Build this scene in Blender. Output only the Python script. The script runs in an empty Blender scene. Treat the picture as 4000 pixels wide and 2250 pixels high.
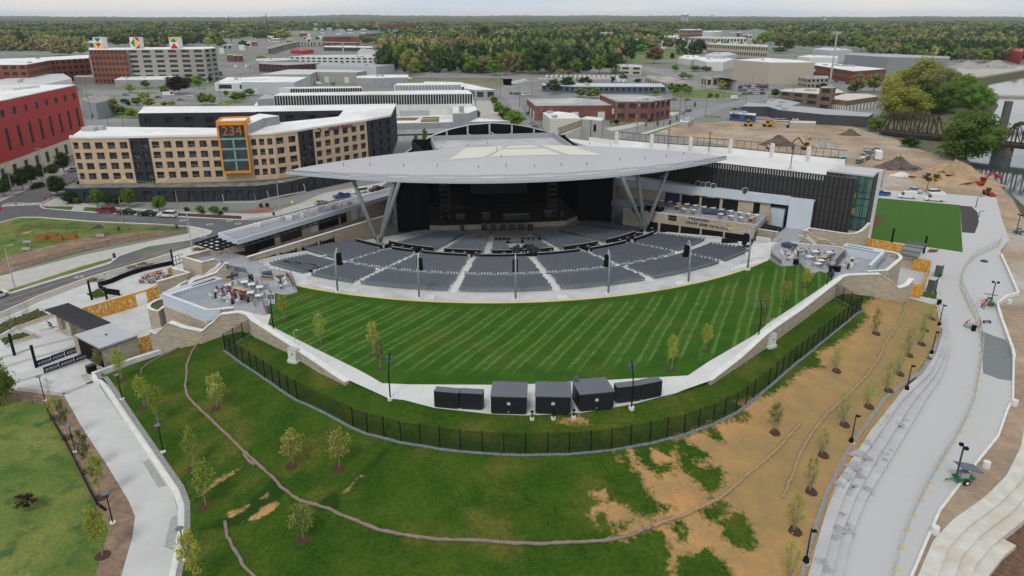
import bpy,bmesh,math,random
import numpy as np
from mathutils import Vector,Matrix
from mathutils.geometry import delaunay_2d_cdt
random.seed(7);rng=np.random.default_rng(7)
R=math.radians
S=bpy.context.scene
C=S.collection
#camera, world, sun, exposure
CH,CP,CF=55.0,R(20.65),2826.0
cd=bpy.data.cameras.new('camera');cam=bpy.data.objects.new('camera',cd);C.objects.link(cam)
cd.sensor_width=36.0;cd.lens=36.0*CF/4000.0;cd.clip_start=0.5;cd.clip_end=60000
cam.location=(0,0,CH);cam.rotation_euler=(R(90)-CP,0,0)
S.camera=cam
SUN_EL,SUN_AZ=R(52),R(200)
w=bpy.data.worlds.new("World");S.world=w;w.use_nodes=True
nt=w.node_tree;nt.nodes.clear()
def N(nt,t,**k):
 n=nt.nodes.new(t)
 for a,b in k.items():setattr(n,a,b)
 return n
wo=N(nt,'ShaderNodeOutputWorld');bg=N(nt,'ShaderNodeBackground');sky=N(nt,'ShaderNodeTexSky')
sky.sky_type='NISHITA';sky.sun_disc=False;sky.sun_elevation=SUN_EL;sky.sun_rotation=SUN_AZ
sky.air_density=1.0;sky.dust_density=2.0
tc=N(nt,'ShaderNodeTexCoord');mp=N(nt,'ShaderNodeMapping');mp.inputs['Scale'].default_value=(1.2,1.2,16)
ns=N(nt,'ShaderNodeTexNoise');ns.inputs['Scale'].default_value=2.2;ns.inputs['Detail'].default_value=5
rp=N(nt,'ShaderNodeValToRGB');rp.color_ramp.elements[0].position=.38;rp.color_ramp.elements[1].position=.62
rp.color_ramp.elements[0].color=(.76,.86,.96,1);rp.color_ramp.elements[1].color=(1.0,.975,.945,1)
sc=N(nt,'ShaderNodeVectorMath',operation='SCALE');sc.inputs['Scale'].default_value=8.6
mx=N(nt,'ShaderNodeMix',data_type='RGBA');mx.inputs[0].default_value=.90
L=nt.links.new
L(tc.outputs['Generated'],mp.inputs[0]);L(mp.outputs[0],ns.inputs['Vector']);L(ns.outputs[0],rp.inputs[0])
L(rp.outputs[0],sc.inputs[0]);L(sky.outputs[0],mx.inputs[6]);L(sc.outputs[0],mx.inputs[7]);L(mx.outputs[2],bg.inputs[0])
bg.inputs[1].default_value=0.093;L(bg.outputs[0],wo.inputs[0])
sl=bpy.data.lights.new('sun','SUN');sun=bpy.data.objects.new('sun',sl);C.objects.link(sun)
sl.energy=1.35;sl.angle=R(14);sl.color=(1,.965,.92)
sun.rotation_euler=(R(90)-SUN_EL,0,math.pi-SUN_AZ)
S.view_settings.view_transform='Standard';S.view_settings.look='None';S.view_settings.gamma=1
S.view_settings.exposure=0.1
S.cycles.volume_bounces=0;S.cycles.max_bounces=6;S.cycles.transparent_max_bounces=16
#photo tiles -> world points
TL={'F1':(560,960,3.677),'F2':(2950,850,3.677),'F3':(0,1180,5.152),'F4':(1550,780,3.22),'F5':(3600,1000,2.07),'F6':(600,400,5.152),'F7':(1600,420,3.22),'D':(0,0,.644)}
for i in range(4):
 for c,y0 in(('A',0),('B',500),('C',1000)):TL[c+str(i)]=(i*1000,y0,2.576)
for i,x0 in enumerate((0,1333,2666)):TL['E%d'%i]=(x0,1500,1.932)
def full(t,x,y):
 a=TL[t];return a[0]+x/a[2],a[1]+y/a[2]
def ray(t,x,y):
 u,v=full(t,x,y);a=(u-2000)/CF;b=(v-1125)/CF
 return a,math.cos(CP)-b*math.sin(CP),-math.sin(CP)-b*math.cos(CP)
def W(t,x,y,z=0.0):
 dx,dy,dz=ray(t,x,y);s=(z-CH)/dz
 return Vector((dx*s,dy*s,z))
def WD(t,x,y,Y):
 dx,dy,dz=ray(t,x,y);s=Y/dy
 return Vector((dx*s,Y,CH+dz*s))
def ztop(x,y,t,py,px=0):
 v=full(t,px,py)[1];b=(v-1125)/CF
 dy=math.cos(CP)-b*math.sin(CP);dz=-math.sin(CP)-b*math.cos(CP)
 return CH+y*dz/dy
def WH(h,t,x,y,z0=4.0):
 z=z0
 for _ in range(25):
  p=W(t,x,y,z);z+=(h(p.x,p.y)-z)*.7
 return Vector((p.x,p.y,z))
def px_of(p):
 z=p[2]-CH;d=p[1]*math.cos(CP)-z*math.sin(CP)
 return 2000+CF*p[0]/max(d,.01),1125-CF*(p[1]*math.sin(CP)+z*math.cos(CP))/max(d,.01)
 #height fields
BC=Vector((-4.4,213.0))
def h_in(x,y):
 r=math.hypot(x-BC.x,y-BC.y)
 if r<28:return 0.0
 if r<76.5:return(r-28)/48.5*3.8
 if r<86:return 3.8+(r-76.5)/9.5*.2
 if r<123:return 4+(r-86)/37*4
 return 8.0
CTRL=[]
def ctl(t,l):
 for x,y,z in l:CTRL.append(tuple(W(t,x,y,z)))
ctl('C0',[(1640,940,.5),(1990,885,2.2),(2250,795,3.8),(2440,748,4.7),(1000,1215,.9),(1680,950,.7),(2265,945,4),(1350,1080,.9)])
ctl('C1',[(0,805,5.2),(330,960,5.9),(660,1165,6.7),(900,1295,7.6),(0,1160,4.6),(170,1275,5),(410,1440,5.5),(1340,1440,7.9)])
ctl('E1',[(480,140,7.9),(700,192,7.9),(1130,240,7.9),(1400,250,7.9),(1800,232,7.9),(2200,168,7.9),(0,290,5.8),(450,430,6),(900,500,6.1),(1400,525,6.2),(1900,495,6.1),(2330,440,6),(2575,375,5.8)])
ctl('C2',[(1520,1430,7.9),(1975,1292,7.5),(2540,915,6.2)])
ctl('C3',[(330,645,5.4),(700,390,4.7),(820,378,4.5),(1100,415,3),(1300,450,1.6),(1400,432,1.1),(210,1125,5.1),(550,840,4.7),(930,550,4.2),(1700,500,.35),(1760,760,.7),(1600,1050,1.2)])
ctl('E2',[(230,295,5.6),(480,150,5.4),(1440,310,1.35),(1150,790,1.35),(1020,1200,1.35),(930,1449,1.35)])
ctl('D',[(700,1449,2.0),(1000,1449,2.7),(1300,1449,3.0),(1600,1449,2.8),(1900,1449,1.9),(1000,1250,4.4),(1700,1250,4.4)])
ctl('E0',[(830,20,.9),(1100,380,.9),(1340,700,.9),(1420,850,.9),(1400,1100,.9),(1340,1449,.9)])
CTRL+=[(0,38,1.2),(-22,44,.8),(24,44,1.2),(-30,52,.9)]
_c=np.array(CTRL);_n=len(_c)
def _phi(r2):return np.where(r2>1e-9,.5*r2*np.log(np.maximum(r2,1e-9)),0)
_d=((_c[:,None,:2]-_c[None,:,:2])**2).sum(-1)
_A=np.zeros((_n+3,_n+3));_A[:_n,:_n]=_phi(_d)+np.eye(_n)*25
_A[:_n,_n]=1;_A[:_n,_n+1:]=_c[:,:2];_A[_n,:_n]=1;_A[_n+1:,:_n]=_c[:,:2].T
_w=np.linalg.solve(_A,np.concatenate([_c[:,2],np.zeros(3)]))
def h_outv(P):
 P=np.asarray(P,float);d=((P[:,None,:]-_c[None,:,:2])**2).sum(-1)
 return np.maximum(_phi(d)@_w[:_n]+_w[_n]+P@_w[_n+1:],.25)
def h_out(x,y):return float(h_outv([(x,y)])[0])
#materials
MATS={}
def lnk(m):return m.node_tree.links.new
def M(name,c=None,c2=None,scale=1.0,rough=.85,bump=0.0,metal=0.0,detail=4,vec=None,lo=.35,hi=.65,spec=.3,c3=None,s3=1.0,alpha=None,rnd=None,emis=None):
 """principled material whose colour wanders between c and c2 with object-space noise"""
 if name in MATS:return MATS[name]
 m=bpy.data.materials.new(name);m.use_nodes=True;MATS[name]=m
 nt=m.node_tree;p=nt.nodes['Principled BSDF'];L=nt.links.new
 p.inputs['Roughness'].default_value=rough;p.inputs['Metallic'].default_value=metal
 p.inputs['Specular IOR Level'].default_value=spec
 tcn=N(nt,'ShaderNodeTexCoord');mpn=N(nt,'ShaderNodeMapping')
 if vec:mpn.inputs['Scale'].default_value=vec
 L(tcn.outputs['Object'],mpn.inputs[0])
 if c2 is None:c2=tuple(v*.86 for v in c)
 n=N(nt,'ShaderNodeTexNoise');n.inputs['Scale'].default_value=scale;n.inputs['Detail'].default_value=detail
 L(mpn.outputs[0],n.inputs['Vector'])
 r=N(nt,'ShaderNodeValToRGB');e=r.color_ramp.elements
 e[0].position=lo;e[1].position=hi;e[0].color=(*c,1);e[1].color=(*c2,1)
 L(n.outputs[0],r.inputs[0]);out=r.outputs[0]
 if c3:
  n3=N(nt,'ShaderNodeTexNoise');n3.inputs['Scale'].default_value=s3;n3.inputs['Detail'].default_value=6
  L(tcn.outputs['Object'],n3.inputs['Vector'])
  r3=N(nt,'ShaderNodeValToRGB');r3.color_ramp.elements[0].position=.52;r3.color_ramp.elements[1].position=.68
  L(n3.outputs[0],r3.inputs[0])
  mxn=N(nt,'ShaderNodeMix',data_type='RGBA');mxn.inputs[7].default_value=(*c3,1)
  L(r3.outputs[0],mxn.inputs[0]);L(out,mxn.inputs[6]);out=mxn.outputs[2]
 if rnd:
  oi=N(nt,'ShaderNodeObjectInfo');hs=N(nt,'ShaderNodeHueSaturation')
  ma=N(nt,'ShaderNodeMapRange');ma.inputs[3].default_value=1-rnd;ma.inputs[4].default_value=1+rnd
  L(oi.outputs['Random'],ma.inputs[0]);L(ma.outputs[0],hs.inputs['Value']);L(out,hs.inputs['Color'])
  mb=N(nt,'ShaderNodeMath',operation='FRACT');mb2=N(nt,'ShaderNodeMath',operation='MULTIPLY');mb2.inputs[1].default_value=7.3
  L(oi.outputs['Random'],mb2.inputs[0]);L(mb2.outputs[0],mb.inputs[0])
  mc=N(nt,'ShaderNodeMapRange');mc.inputs[3].default_value=.5-rnd*.09;mc.inputs[4].default_value=.5+rnd*.05
  L(mb.outputs[0],mc.inputs[0]);L(mc.outputs[0],hs.inputs['Hue']);out=hs.outputs[0]
 L(out,p.inputs['Base Color'])
 if bump:
  b=N(nt,'ShaderNodeBump');b.inputs['Strength'].default_value=bump;b.inputs['Distance'].default_value=.1
  L(n.outputs[0],b.inputs['Height']);L(b.outputs[0],p.inputs['Normal'])
 if alpha is not None:p.inputs['Alpha'].default_value=alpha
 if emis:
  p.inputs['Emission Color'].default_value=(*c,1);p.inputs['Emission Strength'].default_value=emis
 return m
def stripes_mat(name,c,c2,period,axis='X',duty=.5,rough=.6,rot=0,c3=None):
 """thin parallel ribs / courses along one object axis"""
 if name in MATS:return MATS[name]
 m=M(name,c,tuple(v*.92 for v in c),.3,rough);nt=m.node_tree;L=nt.links.new;p=nt.nodes['Principled BSDF']
 src=p.inputs['Base Color'].links[0].from_socket
 tcn=N(nt,'ShaderNodeTexCoord');sx=N(nt,'ShaderNodeSeparateXYZ');vr=N(nt,'ShaderNodeVectorRotate',rotation_type='Z_AXIS');vr.inputs['Angle'].default_value=rot
 L(tcn.outputs['Object'],vr.inputs['Vector']);L(vr.outputs[0],sx.inputs[0])
 d=N(nt,'ShaderNodeMath',operation='DIVIDE');d.inputs[1].default_value=period;L(sx.outputs[axis],d.inputs[0])
 f=N(nt,'ShaderNodeMath',operation='FRACT');L(d.outputs[0],f.inputs[0])
 g=N(nt,'ShaderNodeMath',operation='GREATER_THAN');g.inputs[1].default_value=1-duty;L(f.outputs[0],g.inputs[0])
 mxn=N(nt,'ShaderNodeMix',data_type='RGBA');L(g.outputs[0],mxn.inputs[0]);L(src,mxn.inputs[6]);mxn.inputs[7].default_value=(*c2,1)
 L(mxn.outputs[2],p.inputs['Base Color'])
 return m
def stone_mat(name,c,c2,c3):
 m=M(name,c,c2,1.0,.9,.5,vec=(1.1,1.1,7.0),detail=3,lo=.3,hi=.7)
 nt=m.node_tree;L=nt.links.new;p=nt.nodes['Principled BSDF'];src=p.inputs['Base Color'].links[0].from_socket
 tcn=N(nt,'ShaderNodeTexCoord');mpn=N(nt,'ShaderNodeMapping');mpn.inputs['Scale'].default_value=(1.1,1.1,8.5)
 v=N(nt,'ShaderNodeTexVoronoi');v.inputs['Scale'].default_value=1.0
 L(tcn.outputs['Object'],mpn.inputs[0]);L(mpn.outputs[0],v.inputs['Vector'])
 sp=N(nt,'ShaderNodeSeparateColor');L(v.outputs['Color'],sp.inputs[0])
 r=N(nt,'ShaderNodeValToRGB');r.color_ramp.elements[0].position=.62;r.color_ramp.elements[1].position=.8;L(sp.outputs[0],r.inputs[0])
 mxn=N(nt,'ShaderNodeMix',data_type='RGBA');L(r.outputs[0],mxn.inputs[0]);L(src,mxn.inputs[6]);mxn.inputs[7].default_value=(*c3,1)
 hs=N(nt,'ShaderNodeHueSaturation');ma=N(nt,'ShaderNodeMapRange');ma.inputs[3].default_value=.8;ma.inputs[4].default_value=1.2
 L(sp.outputs[1],ma.inputs[0]);L(ma.outputs[0],hs.inputs['Value']);L(mxn.outputs[2],hs.inputs['Color']);L(hs.outputs[0],p.inputs['Base Color'])
 return m
concrete=M('concrete',(.62,.62,.60),(.53,.53,.52),.35,.85,c3=(.47,.47,.46),s3=.08)
concrete_cap=M('cast_concrete',(.70,.70,.67),(.60,.60,.57),.8,.8)
conc_tan=M('tan_concrete',(.40,.385,.35),(.33,.32,.29),.5,.9)
asphalt=M('asphalt',(.10,.10,.105),(.125,.125,.13),.8,.9,c3=(.15,.15,.15),s3=.06)
asphalt_old=M('old_asphalt',(.235,.23,.225),(.19,.188,.185),.08,.95,c3=(.29,.28,.265),s3=.02)
city_mat=M('city_ground',(.24,.235,.225),(.17,.175,.16),.02,.95,c3=(.12,.16,.06),s3=.006)
white=M('white_roof',(.80,.80,.79),(.70,.70,.69),.15,.7,c3=(.62,.61,.58),s3=.05)
offwhite=M('off_white',(.66,.66,.63),(.58,.58,.55),.4,.7)
grey_roof=M('grey_roof',(.42,.43,.44),(.35,.36,.37),.1,.8)
tan_wall=M('tan_wall',(.47,.42,.34),(.42,.375,.31),.3,.85)
grey_wall=M('grey_wall',(.33,.34,.35),(.29,.30,.31),.3,.8)
dark_grey=M('dark_grey',(.065,.07,.075),(.05,.055,.06),.5,.7)
black=M('black',(.009,.009,.011),(.014,.014,.016),1,.8,spec=.1)
black_mesh=M('black_screen',(.008,.008,.009),(.011,.011,.012),1,.9,spec=.05)
brick=M('red_brick',(.21,.085,.065),(.15,.06,.05),.25,.9,c3=(.22,.12,.09),s3=.1)
brick_brown=M('brown_brick',(.20,.13,.10),(.15,.10,.08),.3,.9)
brick_dark=M('dark_brick',(.11,.055,.045),(.08,.04,.035),.3,.9)
red_paint=M('red_paint',(.42,.035,.035),(.36,.03,.03),.3,.6)
glass=M('dark_glass',(.015,.02,.024),(.04,.048,.052),.6,.12,spec=.6)
glass_green=M('green_glass',(.10,.20,.18),(.05,.10,.095),.15,.1,spec=.7)
steel=M('galvanised_steel',(.50,.52,.53),(.42,.44,.45),2,.45,metal=.3)
wood=M('pale_wood',(.52,.36,.20),(.45,.30,.17),3,.7)
stone=stone_mat('ledge_stone',(.44,.40,.335),(.35,.325,.28),(.46,.335,.19))
clad=stripes_mat('pale_metal_cladding',(.56,.62,.68),(.46,.51,.57),.4,'X',.12,.5)
yellow_screen=M('yellow_perforated_steel',(.72,.36,.02),(.55,.25,.015),1.2,.5)
mulch=M('mulch',(.085,.045,.03),(.055,.03,.02),3,1,.5)
tan_dirt=M('tan_dirt',(.42,.31,.20),(.33,.25,.165),.35,1,.3,c3=(.26,.21,.15),s3=.12)
brown_dirt=M('brown_mulch',(.26,.175,.12),(.18,.12,.085),.9,1,.4,c3=(.31,.23,.16),s3=.3)
rubber=M('rubber',(.015,.015,.015),(.02,.02,.02),3,.8)
grass=M('grass',(.045,.105,.020),(.075,.13,.028),.25,.95,.4,c3=(.11,.135,.035),s3=.15)
grass2=M('rough_grass',(.07,.13,.018),(.17,.19,.045),.12,.95,.5,c3=(.05,.10,.02),s3=.35)
def speckle(m,sc=2.5,a=.6,b=1.4,bump=.5):
 nt=m.node_tree;L=nt.links.new;p=nt.nodes['Principled BSDF'];src=p.inputs['Base Color'].links[0].from_socket;t=N(nt,'ShaderNodeTexCoord');n=N(nt,'ShaderNodeTexNoise');n.inputs['Scale'].default_value=sc;n.inputs['Detail'].default_value=8;n.inputs['Roughness'].default_value=.72
 r=N(nt,'ShaderNodeMapRange');r.inputs[1].default_value=.3;r.inputs[2].default_value=.7;r.inputs[3].default_value=a;r.inputs[4].default_value=b;h=N(nt,'ShaderNodeHueSaturation');L(t.outputs['Object'],n.inputs['Vector']);L(n.outputs[0],r.inputs[0]);L(r.outputs[0],h.inputs['Value']);L(src,h.inputs['Color']);L(h.outputs[0],p.inputs['Base Color'])
for m_ in(grass,grass2):speckle(m_)
speckle(tan_dirt,1.5,.8,1.2);speckle(brown_dirt,1.5,.75,1.25);speckle(asphalt,.5,.9,1.1);speckle(concrete,.4,.93,1.05)
#mesh helpers
def link(o,parent=None):
 C.objects.link(o)
 if parent is not None:o.parent=parent
 return o
class MB:
 def __init__(s):s.v=[];s.f=[];s.m=[];s.mats=[];s.cur=0;s.sm=False
 def mat(s,m):
  if m not in s.mats:s.mats.append(m)
  s.cur=s.mats.index(m);return s
 def add(s,vs,fs):
  b=len(s.v);s.v+=[tuple(v)for v in vs];s.f+=[tuple(i+b for i in f)for f in fs];s.m+=[s.cur]*len(fs);return s
 def box(s,c,d,rz=0.0,tilt=None):
  x,y,z=c;a,b,h=d[0]/2,d[1]/2,d[2]/2;co,si=math.cos(rz),math.sin(rz)
  vs=[]
  for dz in(-h,h):
   for dx,dy in((-a,-b),(a,-b),(a,b),(-a,b)):
    p=Vector((dx,dy,dz))
    if tilt:p=tilt@p
    vs.append((x+p.x*co-p.y*si,y+p.x*si+p.y*co,z+p.z))
  return s.add(vs,[(3,2,1,0),(4,5,6,7),(0,1,5,4),(1,2,6,5),(2,3,7,6),(3,0,4,7)])
 def prism(s,poly,z0,z1,top=True,bot=True,sides=True):
  n=len(poly);poly=[(p[0],p[1])for p in poly]
  if sum(poly[i][0]*poly[(i+1)%n][1]-poly[(i+1)%n][0]*poly[i][1]for i in range(n))<0:poly=poly[::-1]
  g=(lambda k,i:k[i])if hasattr(z0,'__len__')else(lambda k,i:k)
  vs=[(*p,z0)for p in poly]+[(*p,z1)for p in poly]
  fs=[]
  if sides:fs+=[(i,(i+1)%n,n+(i+1)%n,n+i)for i in range(n)]
  if top:fs.append(tuple(range(n,2*n)))
  if bot:fs.append(tuple(range(n-1,-1,-1)))
  return s.add(vs,fs)
 def beam(s,a,b,wd,h=None):
  a=Vector(a);b=Vector(b);h=h or wd;d=(b-a);ln=d.length
  if ln<1e-6:return s
  d/=ln;up=Vector((0,0,1))if abs(d.z)<.98 else Vector((0,1,0))
  x=d.cross(up).normalized()*wd/2;y=x.cross(d).normalized()*h/2
  vs=[a-x-y,a+x-y,a+x+y,a-x+y,b-x-y,b+x-y,b+x+y,b-x+y]
  return s.add(vs,[(3,2,1,0),(4,5,6,7),(0,1,5,4),(1,2,6,5),(2,3,7,6),(3,0,4,7)])
 def tube(s,pts,r,n=8,caps=True):
  pts=[Vector(p)for p in pts];k=len(pts);rs=r if hasattr(r,'__len__')else[r]*k;vs=[];fs=[]
  for i,p in enumerate(pts):
   d=(pts[min(i+1,k-1)]-pts[max(i-1,0)]).normalized()
   up=Vector((0,0,1))if abs(d.z)<.95 else Vector((1,0,0))
   x=d.cross(up).normalized();y=x.cross(d)
   for j in range(n):
    a=2*math.pi*j/n;vs.append(p+(x*math.cos(a)+y*math.sin(a))*rs[i])
  for i in range(k-1):
   for j in range(n):
    fs.append((i*n+j,i*n+(j+1)%n,(i+1)*n+(j+1)%n,(i+1)*n+j))
  if caps:fs.append(tuple(range(n-1,-1,-1)));fs.append(tuple((k-1)*n+j for j in range(n)))
  return s.add(vs,fs)
 def cyl(s,c,r,z0,z1,n=12,r2=None):
  return s.tube([(c[0],c[1],z0),(c[0],c[1],z1)],[r,r if r2 is None else r2],n)
 def wall(s,pts,z0s,z1s,th):
  """vertical wall along a plan polyline, own bottom and top height at each point"""
  n=len(pts);P=[Vector((p[0],p[1]))for p in pts];vs=[]
  for i in range(n):
   d=(P[min(i+1,n-1)]-P[max(i-1,0)]).normalized();nn=Vector((-d.y,d.x))*th/2
   a=z0s[i]if hasattr(z0s,'__len__')else z0s;b=z1s[i]if hasattr(z1s,'__len__')else z1s
   for q in(P[i]-nn,P[i]+nn):vs.append((q.x,q.y,a));vs.append((q.x,q.y,b))
  fs=[(0,1,3,2),tuple(4*(n-1)+k for k in(0,2,3,1))]
  for i in range(n-1):
   a,b=4*i,4*i+4
   fs+=[(a,b,b+1,a+1),(a+2,a+3,b+3,b+2),(a+1,b+1,b+3,a+3),(a,a+2,b+2,b)]
  return s.add(vs,fs)
 def mesh(s,name,smooth=False):
  me=bpy.data.meshes.new(name);me.from_pydata(s.v,[],s.f)
  for m in s.mats:me.materials.append(m)
  if len(s.mats)>1:me.polygons.foreach_set('material_index',s.m)
  if smooth:me.polygons.foreach_set('use_smooth',[True]*len(me.polygons))
  me.update();return me
 def build(s,name,parent=None,smooth=False,loc=None,rz=0):
  o=bpy.data.objects.new(name,s.mesh(name,smooth))
  if loc is not None:o.location=loc;o.rotation_euler.z=rz
  return link(o,parent)
def tag(o,label=None,cat=None,group=None,kind=None):
 if label:o['label']=label
 if cat:o['category']=cat
 if group:o['group']=group
 if kind:o['kind']=kind
 return o
def thing(name,label,cat,loc=(0,0,0),rz=0.0,group=None):
 o=bpy.data.objects.new(name,None);o.empty_display_size=.5;C.objects.link(o);o.location=loc;o.rotation_euler.z=rz
 return tag(o,label,cat,group)
KIDS={}
def dup(src,loc,rz=0.0,label=None,group=None,scale=1.0,kids=None):
 r=src.copy();C.objects.link(r);r.location=loc;r.rotation_euler=(0,0,rz)
 if hasattr(scale,'__len__'):r.scale=scale
 else:r.scale=(scale,)*3
 if label:r['label']=label
 if group:r['group']=group
 if src.name not in KIDS:KIDS[src.name]=[(c,list(c.children))for c in src.children]
 for ch,gs in KIDS[src.name]:
  c=ch.copy();C.objects.link(c);c.parent=r
  for g in gs:
   d=g.copy();C.objects.link(d);d.parent=c
 return r
def struct(o,label=None):tag(o,label,None,None,'structure');return o
def inpoly(P,poly):
 P=np.asarray(P,float);x,y=P[:,0],P[:,1];ins=np.zeros(len(P),bool);n=len(poly)
 for i in range(n):
  x1,y1=poly[i][0],poly[i][1];x2,y2=poly[(i+1)%n][0],poly[(i+1)%n][1]
  if y1==y2:continue
  c=((y1>y)!=(y2>y))&(x<(x2-x1)*(y-y1)/(y2-y1)+x1);ins^=c
 return ins
def drape(name,poly,m,hf=None,off=0.0,step=2.0,holes=(),vec=False):
 """sheet filling a plan polygon; hf gives its height; boundary kept exactly"""
 poly=[Vector((p[0],p[1]))for p in poly]
 V=[];Ed=[]
 for ring in[poly]+[[Vector((q[0],q[1]))for q in h]for h in holes]:
  pts=[]
  for i,p in enumerate(ring):
   q=ring[(i+1)%len(ring)];k=max(1,int((q-p).length/(step*1.5)))if hf else 1
   pts+=[p.lerp(q,j/k)for j in range(k)]
  b=len(V);V+=pts;Ed+=[(b+i,b+(i+1)%len(pts))for i in range(len(pts))]
 if hf:
  xs=[p.x for p in poly];ys=[p.y for p in poly]
  gx=np.arange(min(xs),max(xs),step);gy=np.arange(min(ys),max(ys),step)
  G=np.array([(x+(.5*step if j%2 else 0),y)for j,y in enumerate(gy)for x in gx])
  k=inpoly(G,poly)
  for h in holes:k&=~inpoly(G,h)
  G=G[k];B=np.array([(v.x,v.y)for v in V])
  for i in range(0,len(G),4000):
   g=G[i:i+4000];d=((g[:,None]-B[None])**2).sum(-1).min(1);V+=[Vector(p)for p in g[d>(step*.45)**2]]
 vo,eo,fo,*_=delaunay_2d_cdt(V,Ed,[],1,1e-5)
 vv=np.array([(v.x,v.y)for v in vo]);fo=[f for f in fo]
 if holes:
  cen=np.array([(sum(vv[i][0]for i in f)/3,sum(vv[i][1]for i in f)/3)for f in fo]);k=inpoly(cen,poly)
  for h in holes:k&=~inpoly(cen,h)
  fo=[f for f,q in zip(fo,k)if q]
 if hf is h_out:zz=h_outv(vv)+off
 elif hf:zz=np.array([hf(x,y)for x,y in vv])+off
 else:zz=np.full(len(vv),off)
 me=bpy.data.meshes.new(name);me.from_pydata([(x,y,z)for(x,y),z in zip(vv,zz)],[],fo)
 bm=bmesh.new();bm.from_mesh(me)
 for f in bm.faces:
  if f.normal.z<0:f.normal_flip()
 bm.to_mesh(me);bm.free()
 me.materials.append(m)
 if hf:me.polygons.foreach_set('use_smooth',[True]*len(me.polygons))
 o=bpy.data.objects.new(name,me);return link(o)
def pts(t,l,z=0.0):return[W(t,x,y,z)for x,y in l]
def ptsh(h,t,l):return[WH(h,t,x,y)for x,y in l]
def text_mesh(body,size,m,ext=.02,name='lettering',align='CENTER'):
 cu=bpy.data.curves.new(name,'FONT');cu.body=body;cu.size=size;cu.extrude=ext;cu.align_x=align;cu.align_y='CENTER';cu.resolution_u=3
 o=bpy.data.objects.new(name,cu);C.objects.link(o)
 dg=bpy.context.evaluated_depsgraph_get();me=bpy.data.meshes.new_from_object(o.evaluated_get(dg));bpy.data.objects.remove(o);bpy.data.curves.remove(cu)
 me.materials.clear();me.materials.append(m);return me
def text(body,size,m,pos,ang,parent=None,name='lettering',mirror=False,ext=.03,sx=1.0,tilt=0.0):
 """upright lettering whose reading direction points along plan angle ang"""
 o=bpy.data.objects.new(name,text_mesh(body,size,m,ext));link(o,parent)
 o.location=pos;o.rotation_euler=(R(90)-tilt,0,ang);o.scale=((-1 if mirror else 1)*sx,1,1);return o
 #ground, roads, terrain
def polyd(*segs,h=None):
 out=[]
 for t,l in segs:out+=ptsh(h,t,l)if h else pts(t,l)
 return out
river_edge=polyd(('E2',[(1700,1800),(1860,1300),(2080,1040),(2300,860),(2480,640),(2570,480)]))+polyd(('C3',[(2800,1200),(2850,600),(2720,200)]),('B3',[(2640,1000),(2540,850),(2460,700),(2330,575),(2190,490),(2080,410),(1960,320),(1870,190)]),('A3',[(1900,1280),(2120,1150),(2240,1000),(2150,860),(2090,795),(2576,715),(3200,640)]))
re=[Vector((p.x,p.y))for p in river_edge]
gpoly=[(12000,re[-1].y),(12000,16000),(-12000,16000),(-12000,-30),(re[0].x,-30)]+re
struct(drape('ground',gpoly,city_mat,off=-.02))
mb=MB().mat(M('bank_soil',(.10,.085,.05),(.06,.07,.03),.3,1,.5))
for i in range(len(re)-1):
 a,b=re[i],re[i+1]
 def offp(k):
  d=(re[min(k+1,len(re)-1)]-re[max(k-1,0)]).normalized();return re[k]+Vector((d.y,-d.x))*7
 qa,qb=offp(i),offp(i+1)
 mb.add([(a.x,a.y,-.03),(b.x,b.y,-.03),(qb.x,qb.y,-5),(qa.x,qa.y,-5)],[(0,3,2,1)])
struct(mb.build('river_bank'))
water=M('river_water',(.06,.075,.075),(.045,.06,.06),.05,.07,spec=.8,bump=.0)
nt_=water.node_tree;nn_=N(nt_,'ShaderNodeTexNoise');nn_.inputs['Scale'].default_value=.6;bb_=N(nt_,'ShaderNodeBump');bb_.inputs['Strength'].default_value=.12
lnk(water)(nn_.outputs[0],bb_.inputs['Height']);lnk(water)(bb_.outputs[0],nt_.nodes['Principled BSDF'].inputs['Normal'])
struct(drape('river',[(20,-30),(2500,-30),(2500,1500),(120,1500),(120,60)],water,off=-4.0))
#hillside berm: grass with bare earth patches traced as plan shapes
berm_poly=polyd(('C0',[(1700,960),(1990,880),(2250,790),(2440,740)]),('C1',[(0,780),(340,930),(680,1140),(960,1270)]),('C1',[(1340,1425)]),('E1',[(480,120),(700,178),(1130,226),(1400,236),(1800,218),(2200,152),(2576,50)]),('C2',[(1975,1270),(2540,890)]),('C3',[(330,620),(680,390),(820,360),(1100,400),(1300,440),(1420,425),(1700,500),(1740,760),(1590,1050)]),('E2',[(1440,325),(1150,775),(1050,1050),(950,1449),(900,1700)]),h=h_out)
berm_poly+=[Vector((24,40,0)),Vector((-24,40,0))]+polyd(('E0',[(1340,1449),(1400,1100),(1420,850),(1340,700),(1100,380),(830,20)]),('C0',[(1000,1225),(1350,1085)]),h=h_out)
bm_=M('berm_grass',(.025,.066,.006),(.048,.088,.009),.22,1,.0,spec=.08,c3=(.09,.10,.018),s3=.16)
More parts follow.
